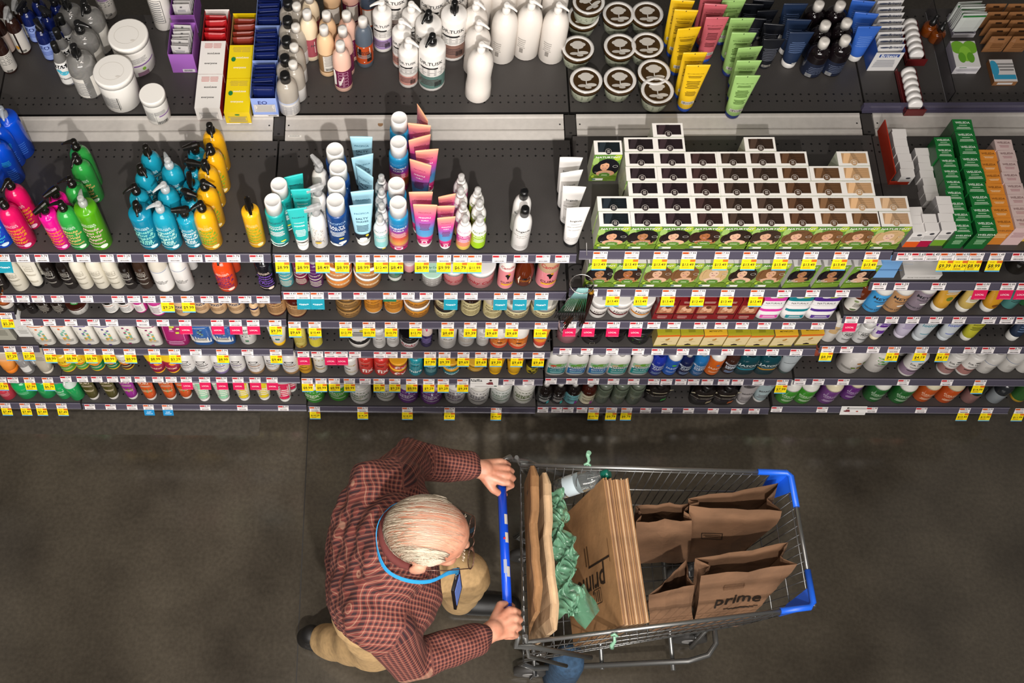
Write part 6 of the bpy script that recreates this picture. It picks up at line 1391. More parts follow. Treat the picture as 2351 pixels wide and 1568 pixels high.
def many(kind, xs, ps, p2=None):
    if isinstance(ps, str): ps = [ps]*len(xs)
    if isinstance(p2, str) or p2 is None: p2 = [p2]*len(xs)
    return [(kind, x, a, b) if b else (kind, x, a) for x, a, b in zip(xs, ps, p2)]
tags('B1', 'B1', 1, 0, ('n', 28, '9.99'), *many('w', (195, 355, 560, 705, 905, 1050, 1275, 1475, 1650, 1790, 1970, 2165), ('9.79', '9.79', '9.49', '9.79', '9.79', '9.29', '9.79', '9.79', '9.49', '9.79', '9.79', '9.49')))
tags('C1', 'B1', 2, 0, *many('w', (60, 185, 305, 460, 690, 940, 1065, 1185), ('16.29', '17.99', '23.99', '22.99', '19.99', '19.99', '23.99', '29.99')), ('y', 1325, '11.99', '9.29'), ('y', 1490, '11.99', '9.99'), *many('w', (1645, 1785, 1945, 2090), '9.79'))
tags('C1', 'B1', 3, 0, *many('w', (215, 395, 565, 745, 890, 1135, 1295), ('9.99', '11.99', '11.99', '9.67', '11.29', '6.29', '17.29')), *many('L', (1470, 1725, 1870, 2010), ('24.99', '24.99', '24.99', '14.99')), ('y', 2185, '11.49', '9.39'))
tags('C1', 'B0', 3, 0, ('y', 50, '5.99', '5.39'))
tags('C1', 'B1', 4, 0, *many('y', (395, 555, 715, 860, 1030, 1225), '9.99', '8.99'), ('y', 1385, '3.69', '3.29'), ('w', 1555, '9.99'), ('y', 1765, '9.99', '8.99'), ('w', 1965, '9.99'), ('y', 2190, '10.49', '9.49'))
tags('C1', 'B0', 4, 0, ('y', 80, '8.99', '7.29'), ('y', 220, '9.79', '7.39'))
tags('C1', 'B1', 5, 0, *many('w', (525, 655, 770, 895, 1000, 1115, 1255, 1360), '10.99'), *many('L', (1480, 1625, 1760, 1890, 2025, 2160), '8.99'))
tags('C1', 'B0', 5, 0, ('y', 10, '8.99', '7.99'), ('w', 105, '8.99'), ('y', 235, '9.99', '7.99'), ('y', 380, '8.49', '6.79'))
tags('C1', 'B1', 6, 0, *many('w', (715, 880, 1050, 1630, 1925, 2250), '8.99'), *many('c', (1180, 1330), '8.99'))
tags('C1', 'B0', 6, 0, *many('y', (45, 200, 325, 490), '8.99', '7.49'))
tags('C2', 'B2', 1, 0, *many('y', (95, 255, 415, 570, 735, 880, 1000, 1205, 1380, 1510, 1625), ('10.49', '10.49', '9.99', '10.49', '10.49', '14.79', '10.49', '10.49', '11.29', '7.99', '13.99'), ('8.99', '8.99', '8.49', '8.99', '8.99', '12.49', '8.49', '8.99', '9.99', '6.79', '11.99')), *many('w', (1820, 1990, 2165, 2318), ('15.99', '21.99', '21.99', '23.99')))
tags('C2', 'B2', 2, 0, *many('w', (160, 515, 715, 1095, 1240, 1595), ('14.49', '23.49', '17.99', '13.99', '12.99', '32.99')), *many('n', (265, 375, 1435, 1830, 1985, 2155), ('18.99', '18.99', '20.99', '17.79', '17.49', '25.99')), ('g', 950, '13.99'))
tags('C2', 'B2', 3, 0, *many('y', (195, 355, 600, 785, 960, 1155, 1410, 1590, 1760, 1920, 2150), ('11.49', '12.99', '15.89', '13.59', '13.59', '15.89', '10.89', '11.49', '11.49', '11.99', '12.99'), ('9.69', '10.49', '12.79', '10.79', '10.79', '12.79', '8.69', '9.39', '9.69', '9.69', '10.49')))
tags('C2', 'B2', 4, 0, *many('L', (265, 480, 570), ('12.99', '9.49', '19.99')), *many('w', (375, 675, 870, 965, 1085), ('13.99', '15.99', '11.99', '12.99', '13.99')), *many('y', (1270, 1385, 1535, 1675, 1795, 1960, 2130), ('9.99', '11.49', '11.49', '11.99', '11.49', '11.49', '11.99'), ('7.99', '9.39', '9.69', '9.69', '9.39', '9.69', '9.69')))
tags('C2', 'B2', 5, 0, *many('y', (295, 405, 510, 630, 865, 990, 1125, 1260, 1375, 1530), ('10.49', '10.49', '10.49', '10.49', '10.79', '10.79', '10.79', '11.79', '10.79', '13.49'), ('8.99', '8.99', '8.99', '8.99', '9.29', '9.29', '8.99', '9.29', '9.29', '9.39')), *many('w', (755, 1895, 2050), ('12.49', '10.49', '10.99')))
tags('C2', 'B2', 6, 0, *many('y', (355, 735, 1090, 1425, 1795), '18.79', '14.29'))
tags('C3', 'B3', 1, 0, *many('y', (545, 795, 1025, 1250, 1510, 1735, 1985, 2215, 2456, 2700), '17.99', '13.49'))
tags('C3', 'B3', 2, 0, ('w', 470, '17.99'), *many('y', (650, 875, 1090, 1325, 1555, 1790), '17.99', '13.49'), *many('w', (2005, 2230, 2465), '18.79'))
tags('C3', 'B3', 3, 0, *many('L', (305, 455, 650, 830), '8.39'), *many('w', (970, 1130, 1340, 1505, 1670, 1845, 2040, 2270), ('10.99', '10.99', '18.99', '18.99', '18.79', '18.79', '18.79', '18.79')))
tags('C3', 'B3', 4, 0, *many('w', (270, 440, 640, 845, 1000, 1200, 1365, 1555, 1735, 1910, 2100), ('12.99', '11.29', '11.79', '12.49', '14.79', '14.79', '14.79', '14.79', '14.79', '14.79', '14.79')))
tags('C3', 'B3', 5, 0, *many('w', (155, 320, 490, 650, 810, 970, 1070, 1185, 1285, 1395, 1525, 1635, 1800), ('11.99', '11.99', '11.99', '11.99', '11.99', '12.79', '12.79', '11.79', '11.79', '11.99', '11.99', '11.49', '11.49')), ('y', 1990, '9.99', '7.99'))
tags('C3', 'B3', 6, 0, *many('w', (90, 200, 290, 400, 905, 1075, 1245, 1440, 1625, 1765), '11.99'), *many('y', (495, 635, 755), ('13.59', '10.99', '10.99'), ('10.79', '8.79', '8.79')))
tags('C4', 'B4', 1, 0, *many('w', (1115, 1245, 1370, 2150), ('5.79', '5.69', '6.49', '9.99')), *many('y', (1505, 1640, 1765, 1950), ('11.29', '16.99', '11.49', '11.49'), ('9.39', '14.29', '8.99', '8.99')))
tags('C4', 'B4', 2, 0, *many('w', (895, 1090, 1425), ('3.49', '9.29', '8.49')), *many('L', (1820, 2050, 2200), '10.99'))
tags('C4', 'B4', 3, 0, ('L', 645, '8.79'), *many('w', (820, 1005, 1195, 1400, 1610, 1880, 2040, 2180), '7.69'))
tags('C4', 'B4', 4, 0, ('y', 430, '12.49', '8.39'), *many('w', (600, 840, 1710, 1870, 2110), ('11.49', '8.79', '8.79', '8.79', '8.79')), *many('y', (1025, 1275, 1480), '5.29', '4.19'))
tags('C4', 'B4', 5, 0, *many('w', (180, 345, 570, 1110, 1500), '10.99'), ('y', 1800, '19.99', '16.99'))
tags('C4', 'B4', 6, 0, *many('w', (-30, 380, 825, 1270), '10.99'), *many('y', (1660, 1865, 2160), '19.99', ['15.99', '15.99', '11.99']))
def sign(fr, bay, row, xs, wd, ht, art, desc):
    f = FRAMES[fr]; z = ZR[bay][row]; X0 = f[0]+xs*f[2]; lo, hi = -1.5, 3.2
    for _ in range(40):
        mid = (lo+hi)/2
        if proj(rail_pt(mid, z, .02, .004))[0] < X0: lo = mid
        else: hi = mid
    b = MB()
    def fn(x, zz, l):
        q = TT*(-zz)+TN*l; return (x, q[1], q[2])
    b.loft([[fn(x, zz, n) for x, zz in ((-wd/2, .006), (wd/2, .006), (wd/2, .006-ht), (-wd/2, .006-ht))] for n in (0, .0006)], mat('dedbd8', .4), False)
    deco(b, lambda x, zz, l: fn(x, .006-ht+zz, l+.0006), wd, ht, art, True)
    o = link('info_card', b.mesh(), None, rail_pt(lo, z, 0, .0045))
    o['label'] = desc; o['category'] = 'sign'
figr = lambda x: (('o', x, .78, .10, .17, '2a1a16'), ('p', ((x-.18, .35), (x-.14, .62), (x+.14, .62), (x+.2, .35)), '7a3a3e'), ('o', x-.18, .45, .14, .14, '6a2a2c'))
sign('C2', 'B2', 5, 1700, .105, .046, (('t', 'Alaffia', -.6, .78, .45, '2a2a2a'), ('l', 1, -.4, .92, .9, .03, '8a8a8a'), ('l', 1, -.6, .45, .5, .03, '8a8a8a'), ('l', 3, 0, .15, 1.6, .16, 'b0adaa'))+figr(.45)+(('o', .8, .2, .12, .1, '3a5a4a'),), 'white information card with a figure in pink, clipped to a middle bay rail')
sign('C4', 'B4', 6, 660, .098, .044, figr(-.45)+(('l', 3, .4, .75, .9, .2, '9a9a9a'), ('o', .3, .42, .1, .14, 'b05a4a'), ('l', 1, .3, .2, .6, .04, '9a9a9a')), 'white information card with a small figure, on the bottom rail of the far right bay')
# ---------------------------------------------------------------- the hanging colour swatches between the middle and right bays
A = onY(1336, 652, -.045)
root = bpy.data.objects.new('swatch_ring_display', None); COL.objects.link(root); root.location = tuple(A)
steel = mat('b9b6b4', .2, .9)
b = MB()
b.tube([(.036*math.cos(2*math.pi*i/24), .03*math.sin(2*math.pi*i/24), .006*math.sin(2*math.pi*i/24)) for i in range(24)], .0018, steel, 6, True)
link('ring', b.mesh(), root)
top = onY(1347, 566, -.02)-A
b = MB()
b.tube([(.012, .03, .006), (.014, .034, .03), (float(top[0]), float(top[1])+.012, float(top[2]))], .0011, mat('a9a6a4', .3, .6), 5)
link('bead_cord', b.mesh(), root)
for i in range(12):
    u = (i-5.5)/5.5
    p0 = np.array([.004+u*.014, -.012, -.006]); p1 = np.array([-.016+u*.040, -.030, -.135])
    b = MB(); b.tube([p0, p0+(p1-p0)*.4], .0024, mat('86b4b2', .4), 6); b.tube([p0+(p1-p0)*.4, p1], .0014, mat('1f5f3c', .4), 6, r1=.0011)
    o = link('brush', b.mesh(), root)
    b = MB(); d_ = (p1-p0)/np.linalg.norm(p1-p0)
    b.tube([p1, p1+d_*.018, p1+d_*.034], .0050, mat('14100f', .7), 7, r1=.001)
    link('bristle', b.mesh(), o)
hair_b = mat('2a1009', .45)
for k, (sx, L, lean, c) in enumerate(((.034, .21, -.004, '2c120c'), (.012, .24, -.02, '4a2a1a'))):
    b = MB(); rr = random.Random(k)
    for j in range(40):
        a = rr.uniform(0, 6.28); q = rr.uniform(0, .011)
        x, y = sx+q*math.cos(a), -.006+q*math.sin(a)
        b.tube([(sx, -.004, -.03), (x, y, -.06), (x+lean*.6+rr.uniform(-.004, .004), y-.004, -.06-L*.5), (x+lean*1.6+rr.uniform(-.008, .008), y-.006, -.06-L*rr.uniform(.7, 1))], .0013, mat(c, .5), 4)
    o = link('hair_swatch', b.mesh(), root)
    b = MB(); b.lathe([(.0045, -.032), (.005, -.022), (.004, -.004)], mat('15120f', .3), 10, cx=sx, cy=-.004)
    b.lathe([(.0075, -.05), (.0085, -.044), (.0075, -.036)], mat('c08a2a', .3, .6), 10, cx=sx, cy=-.005)
    link('clip', b.mesh(), o)
tag(root, 'steel ring of green-handled brushes and brown hair swatches hanging between the middle and right bays', 'hair swatches')
sh('C3', 'B3', 3)
p('jar', 322, 610, 128, 'white tub behind the hanging brushes', h=.06, col='dcd9d4', lc='c9c6c2', lh=.014)

# ---------------------------------------------------------------- shopping cart
CHR = mat('6a6a6a', .42, .8)
CHB = mat('8c8c8a', .34, .85)
BLU = mat('1f62dc', .35)
root = bpy.data.objects.new('shopping_cart', None); COL.objects.link(root)
cart = root
ZT = .95
T = {'fb': np.array([.765, -.512, ZT]), 'ff': np.array([1.600, -.530, ZT]), 'nf': np.array([1.614, -.944, ZT]), 'nb': np.array([.760, -1.060, ZT])}
Bm = {'fb': np.array([.800, -.585, .50]), 'ff': np.array([1.50, -.590, .56]), 'nf': np.array([1.51, -.925, .56]), 'nb': np.array([.795, -1.045, .50])}
b = MB()
for a, c in (('fb', 'ff'), ('ff', 'nf'), ('nf', 'nb')):
    b.tube([T[a], T[c]], .0068, CHB, 8)
link('rim', b.mesh(), root)
def wall_of_wires(name, a, c, n, rows):
    b = MB()
    for i in range(n+1):
        t = i/n
        b.tube([T[a]+(T[c]-T[a])*t, Bm[a]+(Bm[c]-Bm[a])*t], .0016, CHR, 4)
    for r_ in rows:
        pa_, pc_ = T[a]+(Bm[a]-T[a])*r_, T[c]+(Bm[c]-T[c])*r_
        b.tube([pa_, pc_], .0026, CHB, 5)
    link(name, b.mesh(), root)
wall_of_wires('side_grid', 'fb', 'ff', 30, (.05, .35, .62, .88, 1.0))
wall_of_wires('side_grid', 'nb', 'nf', 30, (.05, .35, .62, .88, 1.0))
wall_of_wires('front_grid', 'ff', 'nf', 15, (.06, .3, .55, .8, 1.0))
wall_of_wires('rear_grid', 'fb', 'nb', 18, (.15, .5, .85, 1.0))
b = MB()
for i in range(22):
    t = i/21
    b.tube([Bm['fb']+(Bm['ff']-Bm['fb'])*t, Bm['nb']+(Bm['nf']-Bm['nb'])*t], .0018, CHR, 4)
for i in range(9):
    t = i/8
    b.tube([Bm['fb']+(Bm['nb']-Bm['fb'])*t, Bm['ff']+(Bm['nf']-Bm['ff'])*t], .0022, CHR, 4)
link('floor_grid', b.mesh(), root)
for k, s in (('ff', 1), ('nf', -1)):
    b = MB(); c = T[k]; d1 = (T['fb' if k == 'ff' else 'nb']-c); d1 /= np.linalg.norm(d1); d2 = (T['nf' if k == 'ff' else 'ff']-c); d2 /= np.linalg.norm(d2)
    b.tube([c+d1*.10, c+d1*.012, c+d2*.012, c+d2*.11], .0095, BLU, 10)
    dn = (Bm[k]-c); dn = dn/np.linalg.norm(dn)
    for d_ in (d1, d2):
        q = [c, c+d_*.06, c+d_*.028+dn*.13, c+dn*.19]
        nrm = np.cross(d_, dn); nrm /= np.linalg.norm(nrm)
        b.loft([[v+nrm*.003 for v in q], [v-nrm*.003 for v in q]], BLU, False)
    link('corner_guard', b.mesh(), root)
HZ = 1.0
h0, h1 = np.array([.699, -.520, HZ]), np.array([.708, -1.035, HZ])
b = MB(); b.tube([h0+(h1-h0)*.03, h0+(h1-h0)*.97], .0140, mat('0f47c8', .3), 14)
o = link('handle', b.mesh(), root)
hx = h1-h0; hl = np.linalg.norm(hx); hx = hx/hl
for t0, t1, c, ds in ((.33, .39, 'b8b0a4', 'worn'), (.44, .50, 'b8b0a4', 'worn'), (.60, .68, '9aa0b4', 'printed'), (.64, .70, 'b8b0a4', 'worn')):
    b = MB(); a0, a1 = (rad(35), rad(80)) if ds == 'worn' else (rad(75), rad(115))
    rings = []
    for t in (t0, t1):
        rings.append([h0+hx*hl*t+.0146*(np.array([1, 0, 0])*math.cos(a0+(a1-a0)*j/6)+np.array([0, 0, 1])*math.sin(a0+(a1-a0)*j/6)) for j in range(7)])
    n_ = 7; vs = rings[0]+rings[1]
    b.add(vs, [(j, j+1, j+1+n_, j+n_) for j in range(6)], mat(c, .5))
    link('sticker', b.mesh(), o)
b = MB(); b.ball(h0+hx*hl*.475+np.array([0, 0, .014]), .004, mat('c01f24', .4), 8); link('red_dot', b.mesh(), o)
for hh, k, s in ((h0, 'fb', 1), (h1, 'nb', -1)):
    b = MB()
    c = T[k]
    low = Bm[k]+np.array([-.02, s*.02, .05])
    b.tube([hh+np.array([0, 0, -.0]), hh+np.array([.03, s*.016, .002]), c+np.array([-.03, s*.014, .012]), c+np.array([.02, s*.012, -.004]), c+np.array([.22, s*.008, -.20])], .0085, CHB, 8)
    b.tube([hh+np.array([.05, s*.016, 0]), c+np.array([0.02, s*.02, -.12]), c+np.array([.16, s*.015, -.33])], .0065, CHB, 8)
    link('handle_support', b.mesh(), root)
b = MB()
for y_ in (-.57, -1.02):
    yi = y_+(.03 if y_ < -.8 else -.03)
    b.tube([(.86, y_, .52), (.80, y_, .30), (.86, y_, .20), (1.40, yi, .22), (1.47, yi+(.02 if y_ < -.8 else -.02), .23), (1.50, yi+(.06 if y_ < -.8 else -.06), .235), (1.50, -.795, .235)], .010, CHB, 8)
for x_ in (.86, 1.1, 1.35): b.tube([(x_, -.57, .20), (x_, -1.02, .20)], .008, CHB, 6)
b.tube([(1.42, -.62, .2), (1.45, -.62, .55)], .008, CHB, 6); b.tube([(1.42, -.94, .2), (1.45, -.88, .55)], .008, CHB, 6)
link('lower_frame', b.mesh(), root)
for x_, y_ in ((.86, -.58), (.86, -1.01), (1.45, -.64), (1.45, -.88)):
    b = MB()
    b.tube([(x_, y_-.014, .062), (x_, y_+.014, .062)], .062, mat('3a3836', .6), 18)
    b.tube([(x_, y_-.017, .062), (x_, y_+.017, .062)], .03, mat('8a8886', .5), 14)
    o = link('wheel', b.mesh(), root)
    b = MB(); b.tube([(x_, y_-.024, .062), (x_+.01, y_-.024, .13), (x_+.01, y_+.024, .13), (x_, y_+.024, .062)], .007, CHR, 6); b.tube([(x_+.01, y_, .13), (x_+.01, y_, .19)], .012, CHR, 8)
    link('fork', b.mesh(), o)
tag(root, 'chrome wire shopping cart with blue handle and blue corner guards, full of paper bags', 'shopping cart')

def inside(q, mg=.011):
    x, y, z = q
    t = min(max((.95-z)/.42, 0), 1); u = min(max((x-.765)/.84, 0), 1)
    yn = (-1.060+.015*t)*(1-u)+(-.944+.019*t)*u+mg
    yf = (-.512-.073*t)*(1-u)+(-.530-.060*t)*u-mg
    y = min(max(y, yn), yf)
    x = max(min(x, 1.600-.095*t-mg), .765+.035*t+mg) if z < 1.0 else x
    z = max(z, .51+.065*u)
    return (float(x), float(y), float(z))
# ---------------------------------------------------------------- paper goods in the cart
def kraft(c, k=.35):
    key = ('kraft', c)
    if key in MATS: return MATS[key]
    mm = bpy.data.materials.new('kraft_paper'); mm.use_nodes = True
    nt = mm.node_tree; bs = nt.nodes['Principled BSDF']; bs.inputs['Roughness'].default_value = .7
    tc = nt.nodes.new('ShaderNodeTexCoord')
    n1 = nt.nodes.new('ShaderNodeTexNoise'); n1.inputs['Scale'].default_value = 9; n1.inputs['Detail'].default_value = 6
    nt.links.new(tc.outputs['Object'], n1.inputs['Vector'])
    rp = nt.nodes.new('ShaderNodeValToRGB')
    L_ = lin(c); D_ = tuple(x*.72 for x in L_[:3])+(1,)
    rp.color_ramp.elements[0].position = .35; rp.color_ramp.elements[0].color = D_
    rp.color_ramp.elements[1].position = .65; rp.color_ramp.elements[1].color = L_
    nt.links.new(n1.outputs[0], rp.inputs[0]); nt.links.new(rp.outputs[0], bs.inputs['Base Color'])
    bp = nt.nodes.new('ShaderNodeBump'); bp.inputs['Strength'].default_value = .6; bp.inputs['Distance'].default_value = .01
    nt.links.new(n1.outputs[0], bp.inputs['Height']); nt.links.new(bp.outputs[0], bs.inputs['Normal'])
    MATS[key] = mm
    return mm
KR, KR2, KR3 = kraft('876449'), kraft('a1774e'), kraft('cfae88')
def open_bag(corners, foot, ztop, zbot, desc, art=None, crush=.0, seed=0):
    """corners: image points of the mouth (far-left, far-right, near-right, near-left) at height ztop; foot: image points of the near bottom edge at zbot."""
    P4 = [onZ(x, y, ztop) for x, y in corners]
    c = sum(P4)/4
    F = [onZ(x, y, zbot) for x, y in foot]      # near-left, near-right
    dp = np.linalg.norm((P4[0]-P4[3])+(P4[1]-P4[2]))/2
    dp = max(dp, .10)
    base = [F[0]+np.array([0, dp, 0]), F[1]+np.array([0, dp, 0]), F[1], F[0]]
    def edge(a, d_, n): return [a+(d_-a)*i/n for i in range(n)]
    def loop_of(Q, pleat):
        cc = sum(Q)/4
        f1, f2 = (Q[1]+Q[2])/2, (Q[0]+Q[3])/2
        f1 = f1+(cc-f1)*pleat; f2 = f2+(cc-f2)*pleat
        return edge(Q[3], Q[2], 8)+edge(Q[2], f1, 3)+edge(f1, Q[1], 3)+edge(Q[1], Q[0], 8)+edge(Q[0], f2, 3)+edge(f2, Q[3], 3)
    up, lo_ = loop_of(P4, .24), loop_of(base, .06)
    cb = sum(base)/4
    rings = []
    for s_ in range(9):
        t = s_/8
        rg = []
        cm = c+(cb-c)*t
        for i, (a, d_) in enumerate(zip(up, lo_)):
            q = a+(d_-a)*t
            out = q-cm; out[2] = 0; out = out/(np.linalg.norm(out)+1e-9)
            q = q+out*(.005*math.sin(i*1.7+seed)*math.sin(t*5+seed*2)+crush*math.sin(t*9+i*.8)*t)
            if s_ == 0: q = q+np.array([0, 0, .008*math.sin(i*.9+seed)])
            rg.append(np.array(inside(q)))
        rings.append(rg)
    b = MB()
    b.loft(rings, KR, False, False, True)
    inner = []
    for s_, rg in enumerate(rings):
        cm = c+(cb-c)*s_/8
        inner.append([q+(np.array([cm[0], cm[1], q[2]])-q)*.012 for q in reversed(rg)])
    b.loft(inner, KR, False, False, False)
    root = bpy.data.objects.new('paper_bag', None); COL.objects.link(root)
    root.location = (float(cb[0]), float(cb[1]), zbot)
    o = link('bag_body', b.mesh(), root); o.location = tuple(-np.array([cb[0], cb[1], zbot]))
    if art:
        b = MB()
        def fn(x, z, l):
            u = .5+x; v = 1-z
            i = min(max(u*8, 0), 7.999); j = min(max(v*8, 0), 7.999)
            i0, j0 = int(i), int(j); a, e = i-i0, j-j0
            q = (rings[j0][i0]*(1-a)+rings[j0][i0+1]*a)*(1-e)+(rings[j0+1][i0]*(1-a)+rings[j0+1][i0+1]*a)*e
            return q+np.array([0, -.0022-l, .0012])
        deco(b, fn, 1.0, 1.0, art)
        o2 = link('printing', b.mesh(), root); o2.location = o.location
    tag(root, desc, 'paper bag', 'open paper bags in the cart')
INK = '2a211b'
smile = tuple(('r', -.33+.094*i, .375-.028*math.sin(math.pi*i/7)+.012*i/7, .05, .012+.006*math.sin(math.pi*i/7), INK) for i in range(8))
open_bag([(1597, 1283), (1809, 1246), (1826, 1296), (1611, 1322)], [(1590, 1446), (1790, 1430)], .95, .57, 'open brown paper bag with black lettering in the near front corner of the cart', (('t', 'prime', -.1, .50, .50, INK, .1),)+smile+(('fr', -.25, .76, .12, .07, .006, '6a4a34'), ('l', 1, -.25, .76, .24, .02, '6a4a34')), 0, 1)
open_bag([(1577, 1145), (1787, 1110), (1795, 1174), (1579, 1162)], [(1576, 1290), (1772, 1285)], .95, .57, 'open brown paper bag with a boxed print in the far front corner of the cart', (('fr', -.45, .50, .13, .10, .008, INK), ('l', 2, -.45, .50, .2, .05, '4a3626')), .003, 2)
open_bag([(1532, 1328), (1577, 1284), (1595, 1342), (1489, 1366)], [(1492, 1450), (1588, 1446)], .90, .57, 'small open brown paper bag squeezed beside the lettered bag', None, .004, 3)
open_bag([(1458, 1160), (1582, 1155), (1593, 1194), (1458, 1198)], [(1462, 1295), (1576, 1290)], .92, .57, 'open brown paper bag beside the bundle of folded bags, far side', None, .003, 4)
# bundle of folded bags standing across the cart
a_ = onZ(1386, 1100, .965); e_ = onZ(1432, 1436, .965)
xs0, y0_, y1_ = a_[0], a_[1]+.0, e_[1]
NB = 21
LEAN = .095
for i in range(NB):
    X = xs0-.002+.0037*i
    b = MB(); rr = random.Random(i)
    yo, zo = rr.uniform(-.005, .005), rr.uniform(-.006, .004)
    Lf = abs(y1_-y0_); H_ = .39
    sk = (e_[0]-a_[0])
    rings = []
    for t in range(7):
        y = -Lf*t/6; xo = sk*t/6+.0002*math.sin(t*1.3+i)
        rings.append([(xo+dx-LEAN*(1-z/H_), y, z) for dx, z in ((0, 0), (.0030, 0), (.0030, H_), (.0006, H_+.0002), (0, H_-.003))])
    rings = [[tuple(np.array(inside((X+q[0], y0_+yo+q[1], .575+zo+q[2])))-np.array([X, y0_+yo, .575+zo])) for q in rg] for rg in rings]
    b.loft(rings, (KR2, KR, KR2, KR3)[i % 4], False)
    root = link('folded_paper_bag', b.mesh(), None, (X, y0_+yo, .575+zo))
    if i == 0:
        b = MB()
        fn = lambda x, z, l: (sk*(.5-x)-.0008-l, -Lf*(.5-x), z)
        def fn2(x, z, l):
            u = .5-x
            P = inside((X+sk*(1-u), y0_+yo-Lf*(1-u), .575+zo+z))
            return (P[0]-X-.0008-l-LEAN*(1-z/H_), P[1]-y0_-yo, P[2]-.575-zo)
        deco(b, lambda x, z, l: fn2(x/Lf, z, l), Lf, H_, (('t', 'prime', .27, .52, .50, INK, .1, -90), ('fr', .50, .62, .055, .14, .006, INK), ('l', 3, .50, .62, .08, .10, INK), ('r', .06, .72, .015, .42, INK), ('l', 2, -.1, .5, .16, .10, '5a4028'), ('r', -.02, .93, .16, .006, '6a4a30')))
        link('printing', b.mesh(), root)
    l_ = {0: 'front folded brown bag of the bundle, with upside-down lettering', NB-1: 'rearmost folded brown bag of the bundle, against the open bags'}
    if i in l_: tag(root, l_[i], 'paper bag')
    else: tag(root, 'flat folded brown paper bag inside the standing bundle', 'paper bag', 'folded bags inside the bundle')
# two flattened carrier bags leaning by the child seat
for nm_, (p0, p1), zt, H_, th, mt_, ds in (('a', ((1226, 1062), (1236, 1404)), 1.06, .40, .012, KR2, 'flattened brown paper bag nearest the cart handle'), ('b', ((1254, 1078), (1276, 1450)), 1.04, .40, .012, KR3, 'paler flattened paper bag behind the one nearest the handle')):
    a_, e_ = onZ(*p0, zt), onZ(*p1, zt)
    d_ = e_-a_; L_ = np.linalg.norm(d_); d_ /= L_
    b = MB(); rings = []
    for t in range(13):
        q = d_*L_*t/12
        wv_ = .004*math.sin(t*.8)+.002*math.sin(t*2.1)
        edge = 1 if 0 < t < 12 else .55
        hh = H_*(1 if t > 1 else (.93, .97)[t])+.003*math.sin(t*1.1)
        rings.append([(q[0]+dx+wv_*zz-(.045 if nm_ == 'b' else .012)*(1-zz), q[1], -H_+hh*zz) for dx, zz in ((-th*.5*edge, 0), (th*.5*edge, 0), (th*1.2*edge, .6), (th*.9*edge, .985), (th*.2, 1.0), (-th*.3, .99), (-th*.9*edge, 1.0), (-th*1.2*edge, .985), (-th*.9*edge, .5))])
    rings = [[tuple(np.array(inside(np.array(q)+a_))-a_) for q in rg] for rg in rings]
    b.loft(rings, mt_, False)
    root = link('flattened_paper_bag', b.mesh(), None, a_)
    if nm_ == 'a':
        b = MB()
        deco(b, lambda x, z, l: (-th*1.15-.004-l+d_[0]*(.03+z), -(.03+z)*1.0, -.012-.03+x), .05, .07, (('t', 'FSC', 0, .3, .9, '3a2418', 0, 90), ('o', 0, .75, .6, .2, '3a2418')))
        link('printing', b.mesh(), root)
    tag(root, ds, 'paper bag')
# green film of produce bags
GRN = mat('6a9a7c', .16, trans=.22)
b = MB(); rr = random.Random(11)
c0, c1 = onZ(1276, 1125, .95), onZ(1312, 1410, .95)
NU, NV = 60, 26
grid = []
for i in range(NU+1):
    t = i/NU; mid = c0+(c1-c0)*t
    wd = .030+.018*t+.012*math.sin(t*17)+.006*math.sin(t*41)
    for j in range(NV+1):
        u = j/NV*2-1
        z = .0-.10*u*u*(.6+.4*math.sin(t*9))+.014*math.sin(t*37+u*6)+.012*math.sin(t*71-u*13)+.010*math.sin(u*23+t*12)+rr.uniform(-.0012, .0012)
        x = u*wd+.012*math.sin(t*29+u*4)+rr.uniform(-.001, .001)
        grid.append((mid[0]+x, mid[1]+.008*math.sin(u*9+t*20), mid[2]+z))
grid = [inside(q) for q in grid]
b.add(grid, [(i*(NV+1)+j, i*(NV+1)+j+1, (i+1)*(NV+1)+j+1, (i+1)*(NV+1)+j) for i in range(NU) for j in range(NV)], GRN, True)
# trailing tail over the folded bags
q0 = onZ(1330, 1350, .95); q1 = onZ(1372, 1418, .97)
g2 = []
for i in range(13):
    t = i/12
    for j in range(9):
        u = j/8*2-1
        m_ = q0+(q1-q0)*t
        g2.append((m_[0]+u*.035*(1-.3*t)-.01, m_[1]+u*.03, m_[2]-.05+.05*t+.008*math.sin(u*8+t*9)-.03*abs(u)))
b.add(g2, [(i*9+j, i*9+j+1, (i+1)*9+j+1, (i+1)*9+j) for i in range(12) for j in range(8)], GRN, True)
root = link('produce_bag_bundle', b.mesh())
tag(root, 'crumpled green plastic produce bags stuffed between the paper bags', 'plastic bags')
